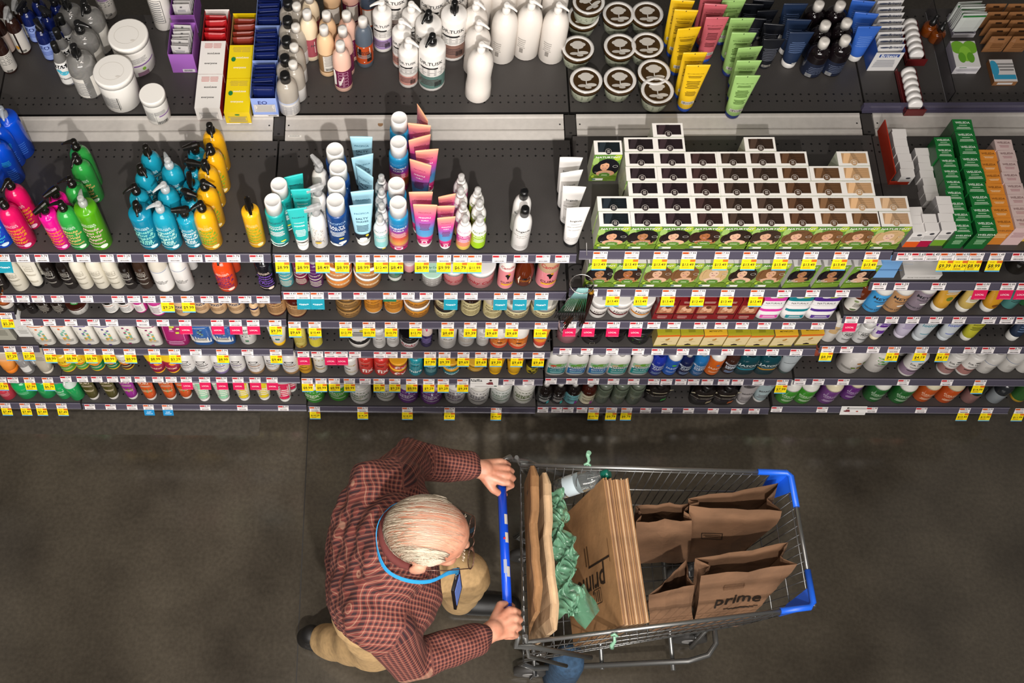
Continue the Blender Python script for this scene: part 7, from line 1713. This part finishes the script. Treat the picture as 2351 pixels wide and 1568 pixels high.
# bottle with green cap lying by the far rim
qa, qb = onZ(1318, 1112, .86), onZ(1398, 1086, .93)
b = MB()
b.lathe([(.004, 0), (.032, .003), (.034, .02), (.034, .10), (.031, .125), (.018, .150), (.0135, .158), (.0135, .166)], mat('dfe6e6', .05, trans=.92), 20, bands=[(.035, .075, mat('b9c6cc', .3))])
root = bpy.data.objects.new('water_bottle', None); COL.objects.link(root)
link('body', b.mesh(), root)
b = MB(); b.lathe([(.0165, .163), (.0165, .186), (.014, .188)], mat('0f6a58', .3), 16); link('cap', b.mesh(), root)
dv = mathutils.Vector(qb-qa).normalized()
root.location = tuple(qb-np.array(dv)*.186); root.rotation_euler = dv.to_track_quat('Z', 'Y').to_euler()
tag(root, 'clear plastic bottle with a green cap lying by the far rim of the cart', 'bottle')
for (x, y, z, L), ds in (((1348, 1068, .955, .05), 'pale green twist of plastic tied upright on the far cart rim'), ((1410, 1460, .955, .05), 'pale green plastic scrap knotted to the near cart rim')):
    q = onZ(x, y, z); s_ = 1 if y < 1200 else -1
    b = MB(); b.tube([q, q+np.array([.004, .012*s_, .018*s_]), q+np.array([-.002, .02*s_, .036*s_]), q+np.array([0, .024*s_, .052*s_])], .004, mat('8fc0a2', .25, trans=.2), 7, r1=.008)
    b.tube([q+np.array([-.01, 0, .004]), q+np.array([0, .004, .01]), q+np.array([.01, -.002, .003])], .004, mat('8fc0a2', .25, trans=.2), 6)
    o = link('plastic_tie', b.mesh()); tag(o, ds, 'plastic scrap')
# blue cloth bag on the lower rack
q = onZ(1312, 1512, .40)
b = MB()
rings = []
for k, (z, r_, s_) in enumerate(((0, .05, 0), (.006, .062, 0), (.10, .060, .003), (.22, .057, .0), (.34, .055, -.003), (.39, .050, -.004), (.405, .03, -.004))):
    rings.append([(s_+r_*(1+.05*math.sin(3*a+k))*math.cos(a), r_*1.05*math.sin(a), z) for a in [2*math.pi*i/24 for i in range(24)]])
b.loft(rings, mat('35526f', .85, noise=.5))
o = link('cloth_bag', b.mesh(), None, (q[0], q[1], .001))
print('CLOTH', q)
tag(o, 'denim blue cloth bundle standing on the floor beside the cart', 'bag')
# ---------------------------------------------------------------- the man pushing the cart
def capsule(b, p0, r0, p1, r1, m_='ffffff'):
    p0, p1 = np.array(p0, float), np.array(p1, float)
    b.ball(p0, r0, m_, 16); b.ball(p1, r1, m_, 16)
    d = p1-p0; L = np.linalg.norm(d)
    if L < 1e-6: return
    b.tube([p0, p1], r0, m_, 16, r1=r1)
def solid(name, b, voxel, smooth, mt, parent, wr=None):
    """one continuous surface grown round overlapping limbs"""
    o = bpy.data.objects.new('tmp', b.mesh()); COL.objects.link(o)
    mo = o.modifiers.new('r', 'REMESH'); mo.mode = 'VOXEL'; mo.voxel_size = voxel; mo.use_smooth_shade = True
    ms = o.modifiers.new('s', 'SMOOTH'); ms.iterations = smooth; ms.factor = .5
    dg = bpy.context.evaluated_depsgraph_get()
    me = bpy.data.meshes.new_from_object(o.evaluated_get(dg))
    bpy.data.objects.remove(o)
    me.materials.clear(); me.materials.append(mt)
    if wr is not None:
        n = len(me.vertices); co_ = np.zeros(n*3, np.float32); no_ = np.zeros(n*3, np.float32)
        me.vertices.foreach_get('co', co_); me.vertices.foreach_get('normal', no_)
        co_ = co_.reshape(-1, 3); no_ = no_.reshape(-1, 3)
        co_ = co_+no_*wr(co_)[:, None]
        me.vertices.foreach_set('co', co_.ravel())
    me.polygons.foreach_set('use_smooth', [True]*len(me.polygons)); me.polygons.foreach_set('material_index', [0]*len(me.polygons))
    me.update()
    return link(name, me, parent)
man = bpy.data.objects.new('person', None); COL.objects.link(man)
# head frame: chin tucked, looking down the aisle over the cart
PSI, PIT = rad(-3), rad(17)
Hf = np.array([math.cos(PIT)*math.cos(PSI), math.cos(PIT)*math.sin(PSI), -math.sin(PIT)])
Hs = np.array([-math.sin(PSI), math.cos(PSI), 0])
Hu = np.cross(Hf, Hs)
HC = np.array([.459, -.900, 1.566])
HK = 1.08
def hp(a, c, d): return HC+(Hf*a+Hs*c+Hu*d)*HK
def hball(b, c, r, m_='ffffff', n=20):
    n2 = len(b.v); b.ball((0, 0, 0), 1.0, m_, n)
    for i in range(n2, len(b.v)):
        v = b.v[i]; b.v[i] = tuple(hp(c[0]+v[0]*r[0], c[1]+v[1]*r[1], c[2]+v[2]*r[2]))
SKIN = bpy.data.materials.new('skin'); SKIN.use_nodes = True
nt = SKIN.node_tree; bs = nt.nodes['Principled BSDF']
tc = nt.nodes.new('ShaderNodeTexCoord'); n1 = nt.nodes.new('ShaderNodeTexNoise'); n1.inputs['Scale'].default_value = 28; n1.inputs['Detail'].default_value = 5
nt.links.new(tc.outputs['Object'], n1.inputs['Vector'])
rp = nt.nodes.new('ShaderNodeValToRGB'); rp.color_ramp.elements[0].position = .3; rp.color_ramp.elements[0].color = lin('b9785e'); rp.color_ramp.elements[1].position = .7; rp.color_ramp.elements[1].color = lin('d09a80')
nt.links.new(n1.outputs[0], rp.inputs[0]); nt.links.new(rp.outputs[0], bs.inputs['Base Color'])
bs.inputs['Roughness'].default_value = .42; bs.inputs['Subsurface Weight'].default_value = .12; bs.inputs['Subsurface Radius'].default_value = (.02, .008, .005); bs.inputs['Subsurface Scale'].default_value = .4
b = MB()
SK_A, SK_B, SK_C, SK_Z = .100, .079, .090, .018
hball(b, (0, 0, SK_Z), (SK_A, SK_B, SK_C), n=32)
hball(b, (.030, 0, -.050), (.066, .062, .078))
hball(b, (.052, 0, -.108), (.034, .036, .028))
hball(b, (.080, 0, .004), (.018, .052, .014))
for s_ in (-1, 1):
    hball(b, (-.004, s_*.081, -.030), (.021, .009, .033), n=14)
    hball(b, (.070, s_*.036, -.044), (.026, .024, .024), n=14)
capsule(b, hp(.094, 0, -.012), .009, hp(.116, 0, -.046), .0135)
for s_ in (-1, 1): hball(b, (.102, s_*.012, -.050), (.010, .008, .008), n=10)
capsule(b, hp(-.025, 0, -.07), .060, (.36, -.896, 1.38), .066)
capsule(b, (.33, -.79, 1.25), .10, (.33, -.99, 1.25), .10)
capsule(b, (.33, -.82, 1.05), .11, (.33, -.92, 1.05), .11)
capsule(b, (.30, -.82, .93), .10, (.30, -.93, .93), .10)
ARM = {'L': [(.37, -.712, 1.345), (.425, -.560, 1.135), (.605, -.556, 1.052)], 'R': [(.36, -1.085, 1.345), (.415, -1.150, 1.140), (.628, -1.066, 1.052)]}
for k in 'LR':
    S_, E_, Wr = ARM[k]
    capsule(b, S_, .055, E_, .045); capsule(b, E_, .045, Wr, .030)
    s_ = 1 if k == 'L' else -1          # thumb side points towards the middle of the handle
    hc = np.array([.684, -.564, 1.036]) if k == 'L' else np.array([.697, -1.018, 1.036])
    wv = np.array(Wr)
    capsule(b, wv, .029, wv+(hc-wv)*.5, .031)
    for j in range(4):                  # index to little finger, from the middle of the handle outwards
        yk = hc[1]-s_*.034+s_*.0225*j
        r_ = (.0094, .0098, .0094, .0082)[j]; kx = (.716, .720, .717, .709)[j]+(hc[0]-.690)+(.006 if k == 'L' else 0); kz = (1.040, 1.042, 1.040, 1.034)[j]
        capsule(b, wv+(np.array([hc[0], yk, hc[2]])-wv)*.45, .017, (kx-.012, yk, kz-.002), .0125)
        capsule(b, (kx-.012, yk, kz-.002), .0115, (kx, yk, kz-.004), r_+.0015)
        capsule(b, (kx, yk, kz-.004), r_+.0010, (kx+.016, yk, kz-.032), r_)
        capsule(b, (kx+.016, yk, kz-.032), r_, (kx+.004, yk, kz-.056), r_*.95)
        capsule(b, (kx+.004, yk, kz-.056), r_*.95, (kx-.016, yk, kz-.062), r_*.85)
    tb = wv+(hc-wv)*.55+np.array([0, -s_*.022, -.004])
    t1 = np.array([hc[0]-.012, hc[1]-s_*.052, 1.022]); t2 = np.array([hc[0]+.012, hc[1]-s_*.060, 1.000]); t3 = np.array([hc[0]+.028, hc[1]-s_*.056, .984])
    capsule(b, tb, .018, t1, .0125); capsule(b, t1, .0125, t2, .0105); capsule(b, t2, .0105, t3, .0085)
for a_, c_ in (((.30, -.965, .90), (.31, -1.005, .52)), ((.31, -1.005, .52), (.10, -.925, .14)), ((.31, -.81, .90), (.61, -.778, .60)), ((.61, -.778, .60), (.60, -.762, .13))):
    capsule(b, a_, .062, c_, .050)
body = solid('body', b, .0038, 5, SKIN, man)
# shirt
PL = bpy.data.materials.new('plaid_cotton'); PL.use_nodes = True
nt = PL.node_tree; bs = nt.nodes['Principled BSDF']; bs.inputs['Roughness'].default_value = .85
at = nt.nodes.new('ShaderNodeAttribute'); at.attribute_name = 'plaid'
sp = nt.nodes.new('ShaderNodeSeparateXYZ'); nt.links.new(at.outputs['Vector'], sp.inputs[0])
def band(src, per, w_, off=0.0):
    return mnode(nt, 'LESS_THAN', mnode(nt, 'FRACT', mnode(nt, 'ADD', mnode(nt, 'MULTIPLY', src, 1/per), off)), w_)
def mixc(f, a, c):
    mx = nt.nodes.new('ShaderNodeMix'); mx.data_type = 'RGBA'
    nt.links.new(f, mx.inputs[0])
    for i, v in ((6, a), (7, c)):
        if isinstance(v, str): mx.inputs[i].default_value = lin(v)
        else: nt.links.new(v, mx.inputs[i])
    return mx.outputs[2]
U, V = sp.outputs[0], sp.outputs[1]
d1, d2 = band(U, .0125, .42), band(V, .0125, .42)
dsum = mnode(nt, 'MULTIPLY', mnode(nt, 'ADD', d1, d2), .5)
cc_ = mixc(dsum, '76362e', '2a1216')
cc_ = mixc(mnode(nt, 'MULTIPLY', band(U, .0125, .10, .30), .30), cc_, 'c4a184')
cc_ = mixc(mnode(nt, 'MULTIPLY', band(V, .0125, .09, .30), .28), cc_, 'c4a184')
nt.links.new(cc_, bs.inputs['Base Color'])
b = MB()
TOR = [((.325, -.715, 1.355), .082, (.325, -1.075, 1.355), .082), ((.352, -.785, 1.25), .155, (.352, -.990, 1.25), .155), ((.330, -.80, 1.11), .154, (.330, -.935, 1.11), .154), ((.315, -.80, .97), .150, (.315, -.93, .97), .150), ((.385, -.86, 1.41), .108, (.385, -.93, 1.41), .108)]
for t in TOR: capsule(b, *t)
for k in 'LR':
    S_, E_, Wr = [np.array(q) for q in ARM[k]]
    capsule(b, S_, .078, E_, .064); capsule(b, E_, .062, E_+(Wr-E_)*.93, .048)
def wrinkle(c):
    x, y, z = c[:, 0], c[:, 1], c[:, 2]
    return .0035*np.sin(38*x+22*y+11*z)*np.sin(17*z-9*y)+.0025*np.sin(70*x-55*y+40*z)+.002*np.sin(95*y+30*x)
shirt = solid('shirt', b, .0075, 14, PL, man, wrinkle)
me = shirt.data; n = len(me.vertices); co_ = np.zeros(n*3, np.float32); me.vertices.foreach_get('co', co_); co_ = co_.reshape(-1, 3)
uv = np.zeros((n, 3), np.float32)
uv[:, 0] = co_[:, 1]*.95
uv[:, 1] = (co_[:, 0]*1.0-co_[:, 2])*.72
best = np.full(n, 1e9)
TD = np.min([np.linalg.norm(co_-(np.array(a)+np.clip(((co_-np.array(a))@(np.array(c)-np.array(a)))/((np.array(c)-np.array(a))@(np.array(c)-np.array(a))), 0, 1)[:, None]*(np.array(c)-np.array(a))), axis=1)-r0 for a, r0, c, r1 in TOR], axis=0)
for k in 'LR':
    S_, E_, Wr = [np.array(q) for q in ARM[k]]
    l0 = np.linalg.norm(E_-S_)
    for a, c, off, r_ in ((S_, E_, 0, .072), (E_, Wr, l0, .055)):
        d = c-a; L = np.linalg.norm(d); d = d/L
        t = np.clip((co_-a)@d, 0, L); q = a+t[:, None]*d; v = co_-q; dist = np.linalg.norm(v, axis=1)-r_
        up = np.array([0, 0, 1.0])-d*d[2]; up /= np.linalg.norm(up); sd = np.cross(d, up)
        ang = np.arctan2(v@sd, v@up)
        mk = (dist < TD-.012) & (dist < best)
        uv[mk, 0] = (t+off)[mk]; uv[mk, 1] = (ang*.058)[mk]; best[mk] = dist[mk]
at_ = me.attributes.new('plaid', 'FLOAT_VECTOR', 'POINT'); at_.data.foreach_set('vector', uv.ravel())
for k in 'LR':
    E_, Wr = np.array(ARM[k][1]), np.array(ARM[k][2]); d = (Wr-E_)/np.linalg.norm(Wr-E_); q = E_+(Wr-E_)*.80
# collar
b = MB(); ring = []
for i in range(20):
    a = 2*math.pi*i/20
    ring.append(np.array([.420+.068*math.cos(a), -.896+.076*math.sin(a), 1.520-.030*math.cos(a)]))
b.tube(ring, .013, mat('5a2420', .85), 8, True)
link('collar', b.mesh(), shirt)
# trousers, shoes
b = MB()
capsule(b, (.30, -.81, .92), .130, (.30, -.95, .92), .130)
capsule(b, (.29, -.965, .90), .105, (.312, -1.010, .52), .082); capsule(b, (.312, -1.010, .52), .082, (.115, -.930, .155), .066)
capsule(b, (.31, -.81, .90), .105, (.605, -.778, .61), .082); capsule(b, (.605, -.778, .61), .080, (.598, -.762, .14), .064)
KH = mat('bd9b6c', .85, noise=.25)
solid('trousers', b, .008, 6, KH, man, lambda c: .006*np.sin(19*c[:, 0]+14*c[:, 2]+9*c[:, 1])*np.sin(31*c[:, 1]-17*c[:, 2])+.002*np.sin(41*c[:, 2]+33*c[:, 1]+25*c[:, 0]))
for nm_, (h_, t_) in (('r', ((.035, -.905, .078), (.200, -.945, .042))), ('l', ((.585, -.762, .048), (.800, -.768, .040)))):
    b = MB(); h_, t_ = np.array(h_), np.array(t_)
    capsule(b, h_, .042, (h_+t_)/2, .044); capsule(b, (h_+t_)/2, .044, t_, .038); capsule(b, h_, .04, h_+np.array([.02, 0, .06]), .04)
    solid('shoe', b, .007, 5, mat('141312', .5), man)
# hair: thin combed strands over a bald crown, fuller at the sides and back
WH = mat('c2b4a0', .6); GR_ = mat('94846f', .65)
b = MB(); rr = random.Random(4)
def sk(be, ph, k=1.0):
    return hp(k*SK_A*math.cos(be)*math.sin(ph), k*SK_B*math.sin(be), SK_Z+k*SK_C*math.cos(be)*math.cos(ph))
def strand(be0, ph0, ph1, db, r_, m_, k0=1.01, k1=1.02):
    n_ = 9
    b.tube([sk(be0+db*(i/n_)**2+rad(1.2)*math.sin(i*.9+ph0*9), ph0+(ph1-ph0)*i/n_, k0+(k1-k0)*math.sin(math.pi*i/n_)) for i in range(n_+1)], r_, m_, 4, r1=r_*.4)
for i in range(130):    # over the crown
    be = rad(rr.uniform(-52, 52))
    strand(be, rad(rr.uniform(-75, -30)), rad(rr.uniform(5, 48)), rad(rr.uniform(-7, 7)), .0004, WH)
for i in range(340):   # sides
    s_ = rr.choice((-1, 1)); be = s_*rad(rr.uniform(46, 84))
    strand(be, rad(rr.uniform(15, 42)), rad(rr.uniform(-100, -35)), -s_*rad(rr.uniform(-8, 12)), .0008, WH if rr.random() < .7 else GR_, 1.02, 1.06)
for i in range(300):   # back
    be = rad(rr.uniform(-70, 70))
    strand(be, rad(rr.uniform(-70, -28)), rad(rr.uniform(-150, -100)), rad(rr.uniform(-5, 5)), .0006, GR_ if rr.random() < .55 else WH, 1.012, 1.045)
for s_ in (-1, 1):     # white tufts at the temples
    for i in range(110):
        be = s_*rad(rr.uniform(60, 82))
        strand(be, rad(rr.uniform(30, 52)), rad(rr.uniform(-10, 20)), s_*rad(rr.uniform(-4, 8)), .0015, WH, 1.02, 1.08)
for s_ in (-1, 1):     # eyebrows
    for i in range(26):
        q = hp(.092, s_*(.018+.034*i/25), .010+.006*math.sin(i)); b.tube([q, q+Hf*.003+Hs*s_*.005+Hu*.003], .0007, WH, 4)
link('hair', b.mesh(), man)
for s_ in (-1, 1):
    b = MB(); hball(b, (.081, s_*.032, -.020), (.012, .013, .011), 'e6e2dc', 14); hball(b, (.0905, s_*.032, -.022), (.004, .0055, .0055), '3a4a58', 10)
    link('eye', b.mesh(), man)
b = MB(); hball(b, (.084, 0, -.083), (.010, .024, .006), 'a85a4c', 14); link('lips', b.mesh(), man)
# glasses
b = MB(); gm = mat('5a4034', .2, .4)
for s_ in (-1, 1):
    b.tube([hp(.124, s_*.038+.026*math.cos(t), -.022+.021*math.sin(t)) for t in [2*math.pi*i/20 for i in range(20)]], .0016, gm, 6, True)
    b.tube([hp(.122, s_*.064, -.016), hp(.06, s_*.078, -.014), hp(-.01, s_*.086, -.012)], .0014, gm, 6)
b.tube([hp(.125, -.012, -.018), hp(.128, 0, -.014), hp(.125, .012, -.018)], .0015, gm, 6)
o = link('glasses', b.mesh(), man)
for s_ in (-1, 1):
    b = MB()
    ctr = [hp(.124, s_*.038+.025*math.cos(t), -.022+.020*math.sin(t)) for t in [2*math.pi*i/20 for i in range(20)]]
    b.loft([ctr, [q+Hf*.0012 for q in ctr]], mat('e8ecee', .03, trans=1.0), False)
    link('lens', b.mesh(), o)
# lanyard with badge holder
b = MB(); path = [(.530, -.850, 1.42), (.495, -.815, 1.46), (.435, -.800, 1.505), (.380, -.815, 1.528), (.342, -.865, 1.540), (.338, -.930, 1.540), (.362, -.985, 1.525), (.415, -1.006, 1.500), (.475, -.998, 1.460), (.525, -.965, 1.42), (.552, -.940, 1.33), (.548, -.930, 1.27)]
LB = mat('2a95d0', .5)
rings = []
P0_ = [np.array(q) for q in path]; P_ = []
for i in range(len(P0_)-1):
    a_, b_, c_, d_ = P0_[max(i-1, 0)], P0_[i], P0_[i+1], P0_[min(i+2, len(P0_)-1)]
    for t in (0, .25, .5, .75):
        P_.append(.5*(2*b_+(c_-a_)*t+(2*a_-5*b_+4*c_-d_)*t*t+(3*b_-a_-3*c_+d_)*t**3))
P_.append(P0_[-1])
for i, q in enumerate(P_):
    t = P_[min(i+1, len(P_)-1)]-P_[max(i-1, 0)]; t /= np.linalg.norm(t)
    out = q-np.array([.36, -.896, q[2]]); out /= (np.linalg.norm(out)+1e-9)
    wv_ = np.cross(t, out); wv_ /= np.linalg.norm(wv_)
    rings.append([q+wv_*.0075-out*.0012, q-wv_*.0075-out*.0012, q-wv_*.0075+out*.0012, q+wv_*.0075+out*.0012])
b.loft(rings, LB, False)
o = link('lanyard', b.mesh(), man)
b = MB(); q = np.array([.546, -.945, 1.255])
b.tube([(.548, -.930, 1.275), tuple(q)], .003, steel, 6)
ax1, ax2, ax3 = np.array([.25, .93, .10]), np.array([.10, -.30, -.95]), np.array([.95, -.22, .12])
def pl(x, y, z): return q+ax1*x+ax2*y+ax3*z
b.loft([[pl(x, y, z) for x, y in ((-.034, 0), (.034, 0), (.034, .105), (-.034, .105))] for z in (-.004, .004)], mat('131214', .3), False)
b.loft([[pl(x, y, z) for x, y in ((-.026, .02), (.026, .02), (.026, .095), (-.026, .095))] for z in (.004, .0046)], mat('6f8fe0', .3), False)
link('badge_holder', b.mesh(), o)
tag(man, 'grey-haired balding person in red plaid shirt and khaki trousers, bent over, pushing the cart', 'person')
# put every figure part under the standing point between the feet
base = np.array([.33, -.86, 0.0])
man.location = tuple(base)
for c in man.children: c.location = tuple(np.array(c.location)-base)
# ---------------------------------------------------------------- labels that single each thing out
ORD = ['first', 'second', 'third', 'fourth', 'fifth', 'sixth', 'seventh', 'eighth', 'ninth', 'tenth', 'eleventh', 'twelfth', 'thirteenth', 'fourteenth', 'fifteenth', 'sixteenth']
def nwords(t): return len(t.replace('-', 'x').replace("'", 'x').split())
by = {}
for r_ in REG: by.setdefault((r_[1], r_[3]), []).append(r_)
desc_n = {}
for (d_, l_), v in by.items(): desc_n[d_] = desc_n.get(d_, 0)+1
for (d_, l_), v in by.items():
    v = sorted(v, key=lambda r_: r_[5][0])
    n_ = len(v)
    plural = 'file of: '+d_
    dx = max(q[5][0] for q in v)-min(q[5][0] for q in v); dy = max(q[5][1] for q in v)-min(q[5][1] for q in v)
    files = n_ > 1 and dy > dx*.8
    if files: v = sorted(v, key=lambda r_: r_[5][1])
    for i, r_ in enumerate(v):
        if n_ == 1: lab = d_+', '+l_
        elif files: lab = d_+', '+('frontmost' if i == 0 else 'rearmost' if i == n_-1 else ORD[i]+' from front')+' '+l_
        else: lab = d_+', '+('leftmost' if i == 0 else 'rightmost' if i == n_-1 else ORD[i]+' from left')+' '+l_
        if nwords(lab) > 16: lab = lab.replace(', '+l_, '').replace(' '+l_, '') if desc_n[d_] == 1 else lab
        if nwords(lab) > 16: lab = lab.replace("the deck behind the spine", 'rear deck')
        o = r_[0]
        tag(o, lab, r_[2], r_[4] or ('%s: %s' % (d_.split(',')[0], l_) if n_ > 1 else None))
KN = {'w': 'plain white price ticket', 'y': 'ticket with yellow sale card', 'L': 'ticket with crimson local card', 'n': 'ticket with teal new card', 'c': 'ticket with blue last-chance card', 'g': 'price ticket with green strip'}
by = {}
for t_ in TREG: by.setdefault((t_[1], t_[2], t_[3]), []).append(t_)
for (k, bay, row), v in by.items():
    v.sort(key=lambda t_: t_[4]); n_ = len(v)
    for i, t_ in enumerate(v):
        loc = "the %s's %s rail" % (BAYN[bay], ROWN[row])
        lab = '%s on %s' % (KN[k], loc) if n_ == 1 else '%s, %s on %s' % (KN[k], 'leftmost' if i == 0 else 'rightmost' if i == n_-1 else ORD[i]+' from left', loc)
        tag(t_[0], lab, 'price tag', 'price tags on %s' % loc)
